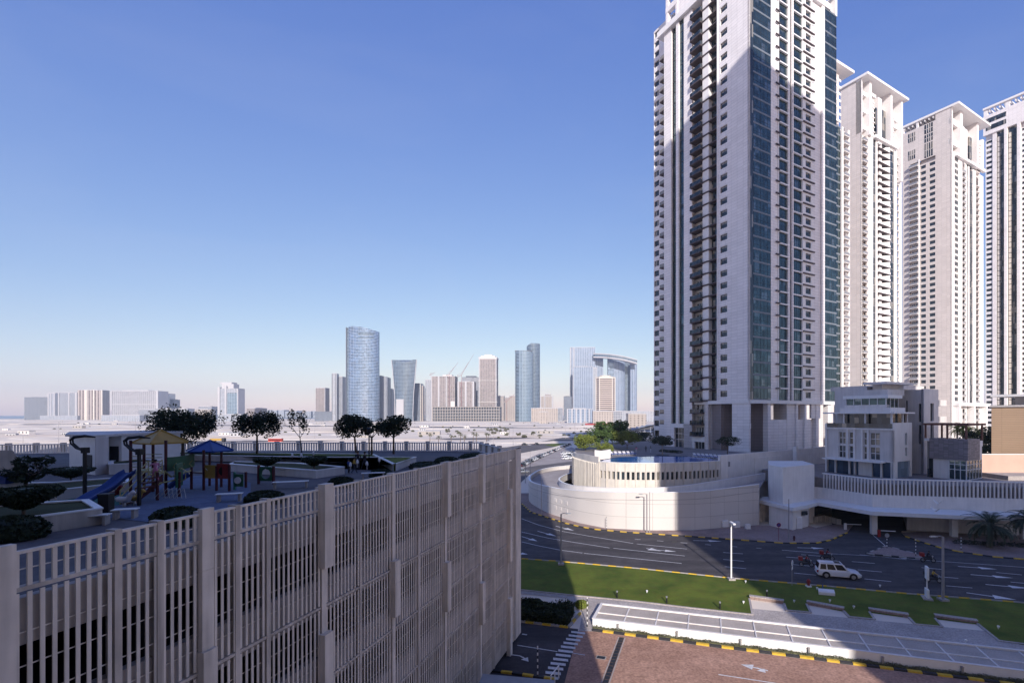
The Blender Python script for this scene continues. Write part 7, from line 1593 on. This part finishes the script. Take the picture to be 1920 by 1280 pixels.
# motorbikes with delivery boxes and riders
def bike(label,px,py,boxm,rl,top,ang=ang_r):
    x,y=P(px,py); t=thing('motorbike',label,'motorbike',(x,y,.03),ang)
    for xx in (-.62,.66):
        m=MB(); n=16; prof=[(.31,-.05),(.31,.05),(.24,.05),(.24,-.05)]; vs=[]
        for k in range(n):
            a=2*math.pi*k/n
            for r_,o_ in prof: vs.append((xx+r_*math.cos(a),o_,.31+r_*math.sin(a)))
        m.add(vs,[(k*4+j,k*4+(j+1)%4,((k+1)%n)*4+(j+1)%4,((k+1)%n)*4+j) for k in range(n) for j in range(4)]); w=m.build('wheel',MT['rubber'],t); m=MB(); m.tube([(xx,-.03,.31),(xx,.03,.31)],.17,10); m.build('hub',MT['steel'],w)
    m=MB(); m.tube([(-.62,0,.34),(-.2,0,.42),(.3,0,.5),(.45,0,.8)],[.06,.13,.1,.05],8); m.tube([(-.75,0,.78),(-.3,0,.8),(.1,0,.76)],[.08,.13,.1],8); m.tube([(.0,0,.78),(.3,0,.86)],[.12,.1],8); m.build('body',MT['kblack'],t)
    m=MB(); m.tube([(.66,0,.31),(.5,0,.9),(.45,0,1.02)],.035,6); m.tube([(.42,-.32,1.05),(.45,0,1.02),(.42,.32,1.05)],.02,6); m.build('front_fork',MT['steel'],t)
    m=MB(); m.box(-1.02,-.5,-.27,.27,.86,1.34); m.build('delivery_box',MT[boxm],t); m=MB(); m.tube([(.52,0,.9),(.62,0,.9)],.08,8); m.build('headlight',MT['head'],t)
    a=Matrix.Rotation(ang,4,'Z'); o=skin_person('p',rl,(x,y,.03),ang,RIDE,None,1.7,top,'dfab'); b=MB(); s=1; b.lathe([(.09,-.07),(.135,0),(.135,.08),(.1,.15),(.02,.18)],(.1,0,1.5),12); b.build('helmet',MT['kblack'],o,smooth=True)
bike('motorbike with a red delivery box on the main road, just behind the white car',1512,1062,'red','rider in red on the motorbike just behind the white car','red'); bike('motorbike with a red delivery box on the main road, further from the white car',1551,1050,'red','rider in dark red on the motorbike further from the white car','red'); bike('motorbike with a dark red delivery box by the paved traffic island',1740,1054,'carr','rider in black on the motorbike by the traffic island','dfab'); bike('motorbike riding behind the white totem sign in deep shade',1750,1092,'kblack','rider in a yellow top on the motorbike behind the white totem sign','yfab')
# ================================================================ poles and signs
def lamp(label,px,py,ytop,z0=.1,head='l',arm=1.0,r=.09,base=True,mt='pole'):
    x,y=P(px,py,z0); h=Zo(ytop,y)-z0; t=thing('street_light',label,'street light',(x,y,z0)); m=MB(); m.tube([(0,0,0),(0,0,h)],[r*1.3,r],10); m.build('pole',MT[mt],t)
    if base: m=MB(); m.box(-.42,.42,-.42,.42,0,.22); m.build('base',MT['kgrey'],t)
    if head:
        s=-1 if head=='l' else 1; m=MB(); m.tube([(0,0,h-.1),(s*arm*.4,0,h+.12),(s*arm,0,h+.05)],.05,6); m.build('arm',MT[mt],t); m=MB(); m.box(min(s*arm,s*(arm+.65)),max(s*arm,s*(arm+.65)),-.17,.17,h-.04,h+.1); m.build('lamp_head',MT['steel'],t)
    return t
lamp('brown-grey street light at the left end of the lawn with an arm to the right',1052,1058,963,.1,'r',.7,.1); 
t=lamp('white street light in the sun at the lawn edge',1371,1086,982,.1,None,r=.085,mt='trim'); b=MB(); b.box(-.18,.1,-1.3,.1,Zo(979,62.5)-.15,Zo(979,62.5)+.02); b.build('lamp_head',MT['white'],t)
lamp('grey street light on the right lawn edge with a lamp reaching left',1768,1125,1006,.1,'l',.75,.12); lamp('thin street light against the sunlit drum wall with a drooping lamp to the left',1213,998,926,.14,'l',.8,.09,False); lamp('plain grey mast standing beside the drooping street light',1218,998,922,.14,None,r=.06,base=False); lamp('thin dark mast at the left end of the drum wall',1015,963,897,.14,None,r=.07,base=False); lamp('thin dark mast in front of the guard room',1479,1015,935,.14,None,r=.07,base=False)
def striped(label,px,py,h,z0=.14,disc=None):
    x,y=P(px,py,z0); t=thing('sign_post',label,'sign post',(x,y,z0)); m=MB(); k=0; z=0
    while z<h: m.tube([(0,0,z),(0,0,min(h,z+.25))],.05,8,k%2); k+=1; z+=.25
    m.build('post',[MT['kblack'],MT['white']],t)
    if disc: m=MB(); m.tube([(0,-.06,h),(0,-.03,h)],.34,20); m.build('disc',MT[disc],t)
striped('black and white striped post with a round sign back, on the traffic island tip',1663,1027,2.0,disc='steel'); striped('black and white striped post at the right of the traffic island',1717,1041,2.6); striped('black and white striped post on the corner by the low canopy',1101,1174,2.9,.05); striped('black and white striped post by the dark apron',1008,1269,2.5,.05); striped('black and white striped post on the brick pavement below the drum wall',1137,991.5,2.2); striped('black and white striped post near the right palm',1802,1030,1.9)
x,y=P(1460,1013,.14); t=thing('traffic_sign','round blue and red no-stopping sign on a thin red post by the guard room','sign',(x,y,.14)); m=MB(); m.tube([(0,0,0),(0,0,2.6)],.035,6); m.build('post',MT['red'],t); m=MB(); m.tube([(0,-.05,2.6),(0,-.02,2.6)],.36,20); m.build('red_ring',MT['tail'],t); m=MB(); m.tube([(0,-.07,2.6),(0,-.05,2.6)],.27,20); m.build('blue_disc',MT['blue'],t); m=MB(); m.add([(-.23,-.075,2.79),(-.19,-.075,2.83),(.23,-.075,2.41),(.19,-.075,2.37)],[(0,1,2,3)]); m.build('red_bar',MT['tail'],t)
x,y=P(1485,1097,.1); t=thing('traffic_sign','round white sign with two small plates on a post behind the white car','sign',(x,y,.1),.9); m=MB(); m.tube([(0,0,0),(0,0,3.1)],.035,8); m.build('post',MT['pole'],t); m=MB(); m.tube([(0,-.06,2.75),(0,-.02,2.75)],.36,20); m.build('disc',MT['white'],t); m=MB(); m.box(-.3,-.02,-.05,-.02,1.95,2.3); m.box(.02,.3,-.05,-.02,1.95,2.3); m.build('plates',MT['trim'],t); m=MB(); m.box(-.05,.05,-.07,-.06,2.5,3.0); m.build('black_bar',MT['black'],t)
x,y=P(1516,1099,.1); t=thing('fire_hydrant','red hydrant on a white plinth at the lawn edge behind the white car','hydrant',(x,y,.1)); m=MB(); m.lathe([(.16,.15),(.16,.7),(.22,.7),(.22,.78),(.13,.9),(.05,.95)],(0,0,0),12); m.tube([(-.26,0,.55),(.26,0,.55)],.07,8); m.build('body',MT['red'],t); m=MB(); m.cbox(0,0,0,.55,.55,.15); m.build('plinth',MT['white'],t)
x,y=P(1549,1112,.1); t=thing('utility_box','low flat white utility box on the shaded grass in front of the white car','box',(x,y,.1),ang_r); m=MB(); m.prism([(-.9,-.6),(.8,-.6),(1.0,.7),(-.7,.7)],0,.32); m.build('body',MT['trim'],t); m=MB(); m.box(-.5,.5,-.3,.4,.32,.37); m.build('lid',MT['white'],t); m=MB(); m.tube([(-.2,.75,0),(-.2,.75,.85)],.05,6); m.build('pipe',MT['blue'],t)
x,y=P(1738,1121,.1); t=thing('totem_sign','tall white totem sign with a lit panel and white base board at the lawn edge','sign',(x,y,.1),1.15); m=MB(); m.box(-.5,.5,-.1,.1,2.2,3.6); m.build('panel',MT['white'],t); m=MB(); m.box(-.42,.42,-.13,-.1,3.0,3.45); m.build('dark_face',MT['black'],t); m=MB(); m.box(-.06,.06,-.06,.06,0,2.2); m.build('post',MT['trim'],t); m=MB(); m.box(-.5,.5,-.12,.12,.15,1.1); m.build('base_board',MT['white'],t); m=MB(); m.box(-.8,.8,-.45,.45,0,.12); m.build('plinth',MT['kgrey'],t)
x,y=P(1489,1013,.14); t=thing('fire_hydrant','dark red hydrant on the brick pavement before the guard room','hydrant',(x,y,.14)); m=MB(); m.lathe([(.14,0),(.14,.6),(.2,.6),(.2,.68),(.05,.85)],(0,0,0),10); m.tube([(-.22,0,.45),(.22,0,.45)],.06,8); m.build('body',MT['dred'],t)
x,y=P(1045,1282,.05); t=thing('guard_rail','white tubular guard rail at the bottom edge beside the zebra crossing','railing',(x,y,.05)); m=MB(); m.tube([(-.5,-.6,0),(-.5,-.6,1.0),(.1,.9,1.0),(.1,.9,0)],.05,8); m.tube([(-.2,.1,0),(-.2,.1,1.0)],.04,8); m.build('tubes',MT['white'],t)
# grey-blue roof of the gatehouse at the bottom edge
q=[P(905,1262,2.8),P(1040,1274,2.8),P(1030,1330,2.8),P(880,1330,2.8)]; t=thing('gatehouse','small gatehouse with a flat blue-grey roof at the bottom edge of the view','gatehouse',(q[0][0],q[0][1],0)); m=MB(); m.prism(q,2.6,2.8); m.build('roof',MT['rgrey'],t,True); cx_=sum(a[0] for a in q)/4; cy_=sum(a[1] for a in q)/4; m=MB(); m.prism([(cx_+(a[0]-cx_)*.85,cy_+(a[1]-cy_)*.85) for a in q],0,2.6); m.build('wall',MT['render_l'],t,True)
# ================================================================ vegetation near podium and villa
def green(label,px,Y,z0,ht,cr,n,mt,seed,bark='bark',th=.3,**k): return tree(label,(Xo(px,Y),Y,z0),ht,cr,n,mt,bark,k.pop('size',.2),k.pop('trunk',.14),seed,th,k.pop('flat',.7),**k)
green('bright yellow-green tree at the left end of the podium garden',1098,140,9.8,5.6,3.6,3600,'leaf_y',71); green('green rounded tree second from the left in the podium garden',1122,143,9.8,7.2,3.6,4000,'leaf',72); green('largest green tree of the podium garden, highest crown',1148,150,9.8,9.6,5.2,6500,'leaf',73,size=.26); green('dark green tree behind the largest one of the podium garden',1160,175,8.5,10.5,4.4,3600,'leaf',76,size=.26); green('spreading yellow-green tree at the right of the podium garden',1176,146,9.8,6.6,4.2,4200,'leaf_y',74); green('low green bush tree under the largest podium garden tree',1133,133,10.3,3.0,2.6,2200,'leaf_y',75,size=.16,th=.1)
green('dark tree in shade left of the teal glass tower, upper one',1195,205,7,7,4.2,2400,'leaf_d',77,size=.26); green('small dark tree by the grey retaining wall',1212,230,8,5.2,2.2,1400,'leaf_d',78,size=.2); green('narrow dark tree touching the left edge of the teal glass tower',1229,215,8,8,1.6,1200,'leaf_d',79); green('dark low shrub tree by the grey retaining wall',1206,200,8,3,2.6,1200,'leaf_d',80,size=.2)
green('pale-trunked umbrella tree beside the pool, in the shade of the tower',1242,123,DK,5.0,3.3,4200,'leaf_d',81,'bark_l',.45,size=.15,flat=.4,clump=40); green('wide sparse umbrella tree in front of the tower columns',1364,124,DK,4.6,3.7,2000,'leaf_d',82,'bark',.45,size=.14,flat=.3,clump=34)
for i in range(16):
    px=1098+i*9.5+rs.uniform(-3,3); Y=330+i*14; tree('hazy roadside tree in the row along the long road, %s'%(ORD[i]),(Xo(px+60,Y),Y,0),6.5,2.6,420,'leaf_s' if i%2 else 'leaf','bark',.42,.18,100+i,.35,.7,clump=12,group='trees in the row along the long road')
for i,(px,Y,h) in enumerate([(1792,150,16.5),(1803,148,17.2),(1812,152,16.0),(1826,146,15.0)]):
    palm('sunlit palm behind the brown pergola, %s from the left'%['first','second','third','fourth'][i],(Xo(px,Y),Y,0),h,26,3.6,200+i,'leaf_y','palms behind the brown pergola')
green('dark leafy tree right of the brown pergola',1850,140,6,11,5.2,4200,'leaf_d',90,size=.26,th=.25); green('dark leafy tree behind the pergola posts',1822,150,8,8.5,4.5,3200,'leaf',91,size=.26,th=.25); green('dark tree at the corner of the tan building',1862,125,6,7.5,3.0,2600,'leaf_d',92,size=.22,th=.25)
palm('big dark date palm on the right in front of the car park mouth',(Xo(1855,77.5),77.5,.14),3.4,46,4.0,301,'leaf_d',r=.34,lw_=.17); palm('dark date palm cut by the right edge of the view',(Xo(1928,79),79,.14),4.0,46,4.0,302,'leaf_d',r=.34,lw_=.17)
m=MB(); leaves(m,[((Xo(1800+i*14,80+.0),80-(i*.3),.35),(1.2,.7,.4)) for i in range(9)],1600,.12,rs); tag(m.build('ground_cover',MT['leaf_d'],recalc=False),kind='stuff')
m=MB(); leaves(m,[((x_,y_,DK+.35),(1.3,.6,.4)) for x_,y_ in ((Xo(1262,131),131),(Xo(1272,130),130),(Xo(1254,132),132),(Xo(1244,134),134))],1400,.12,rs); tag(m.build('shrub_bed',MT['leaf_d'],recalc=False),kind='stuff')
# ring of earth under the umbrella tree
m=MB(); m.lathe([(1.6,0),(1.6,.06),(1.3,.08),(1.3,.05)],(0,0,0),24,0); o=m.build('tree_pit',MT['kblack'],None,loc=(Xo(1242,123),123,DK)); tag(o,'round dark tree pit under the pale-trunked umbrella tree by the pool','tree pit')
# sun loungers: two rows
def lounger():
    t=thing('sun_lounger','','sun lounger',(0,-50,-50)); m=MB(); m.box(-.35,.35,-1,.35,.3,.4); m.build('mattress',MT['bfab'],t); m=MB(); m.prism([(-.35,.35),(.35,.35),(.35,1.0),(-.35,1.0)],[.3,.3,.75,.75],[.4,.4,.85,.85]); m.build('backrest',MT['wfab'],t)
    m=MB(); m.box(-.4,-.35,-1,1,.2,.3); m.box(.35,.4,-1,1,.2,.3); m.build('frame',MT['white'],t)
    for x_ in (-.35,.35):
        for y_ in (-.9,.8): m=MB(); m.box(x_-.03,x_+.03,y_-.03,y_+.03,0,.2); m.build('leg',MT['white'],t)
    return t
l0=lounger(); k=0
for row,(px0,px1,Y0,Y1,nn_) in enumerate([(1148,1188,124,125,6),(1305,1360,119,113,8)]):
    for i in range(nn_):
        u=i/(nn_-1); px=px0+(px1-px0)*u; Y=Y0+(Y1-Y0)*u; loc=(Xo(px,Y),Y,DK)
        if k==0: r_=l0; r_.location=loc; r_.rotation_euler=(0,0,.3)
        else: r_=dup(l0,loc,.3)
        k+=1; tag(r_,'blue and white sun lounger in the %s, %s in row'%(['sunlit row left of pool tree','shaded row right of pool tree'][row],ORD[i].replace('nearest','first')),'sun lounger','sun loungers %s'%['in the sunlit row','in the shaded row'][row])
# birds in flight
def bird(label,px,py,Y,a):
    t=thing('bird',label,'bird',(Xo(px,Y),Y,Zo(py,Y)),a); m=MB(); m.tube([(-.28,0,0),(-.12,0,.01),(.05,0,.02),(.2,0,.04),(.27,0,.05)],[.02,.06,.075,.05,.015],8); m.add([(-.28,0,.0),(-.42,-.07,0),(-.42,.07,0)],[(0,1,2)]); m.build('body',MT['white'],t,smooth=True)
    for s in (-1,1): m=MB(); m.add([(.16,s*.04,.03),(-.14,s*.04,.03),(-.1,s*.32,.22),(.16,s*.32,.24),(-.16,s*.66,.5),(.02,s*.62,.5)],[(0,1,2,3),(3,2,4,5)]); m.build('wing',MT['white'],t,recalc=False)
bird('white bird in flight before the canopy of the car park mouth, upper one',1759,944,70,.4); bird('white bird in flight before the canopy of the car park mouth, lower one',1754,958,69,.2)
# ================================================================ air
hz=MB(); hz.box(-4200,4200,-150,4300,-1.0,245); o=hz.build('haze',[MT['white']]); o['kind']='stuff'
hm=bpy.data.materials.new('haze_air'); hm.use_nodes=True; nt=hm.node_tree
for n_ in list(nt.nodes):
    if n_.type=='BSDF_PRINCIPLED': nt.nodes.remove(n_)
pv_=nt.nodes.new('ShaderNodeVolumePrincipled'); pv_.inputs['Color'].default_value=(.72,.83,1,1); pv_.inputs['Density'].default_value=0.00013; pv_.inputs['Anisotropy'].default_value=0.0
nt.links.new(pv_.outputs[0],[n_ for n_ in nt.nodes if n_.type=='OUTPUT_MATERIAL'][0].inputs['Volume']); o.data.materials.clear(); o.data.materials.append(hm)
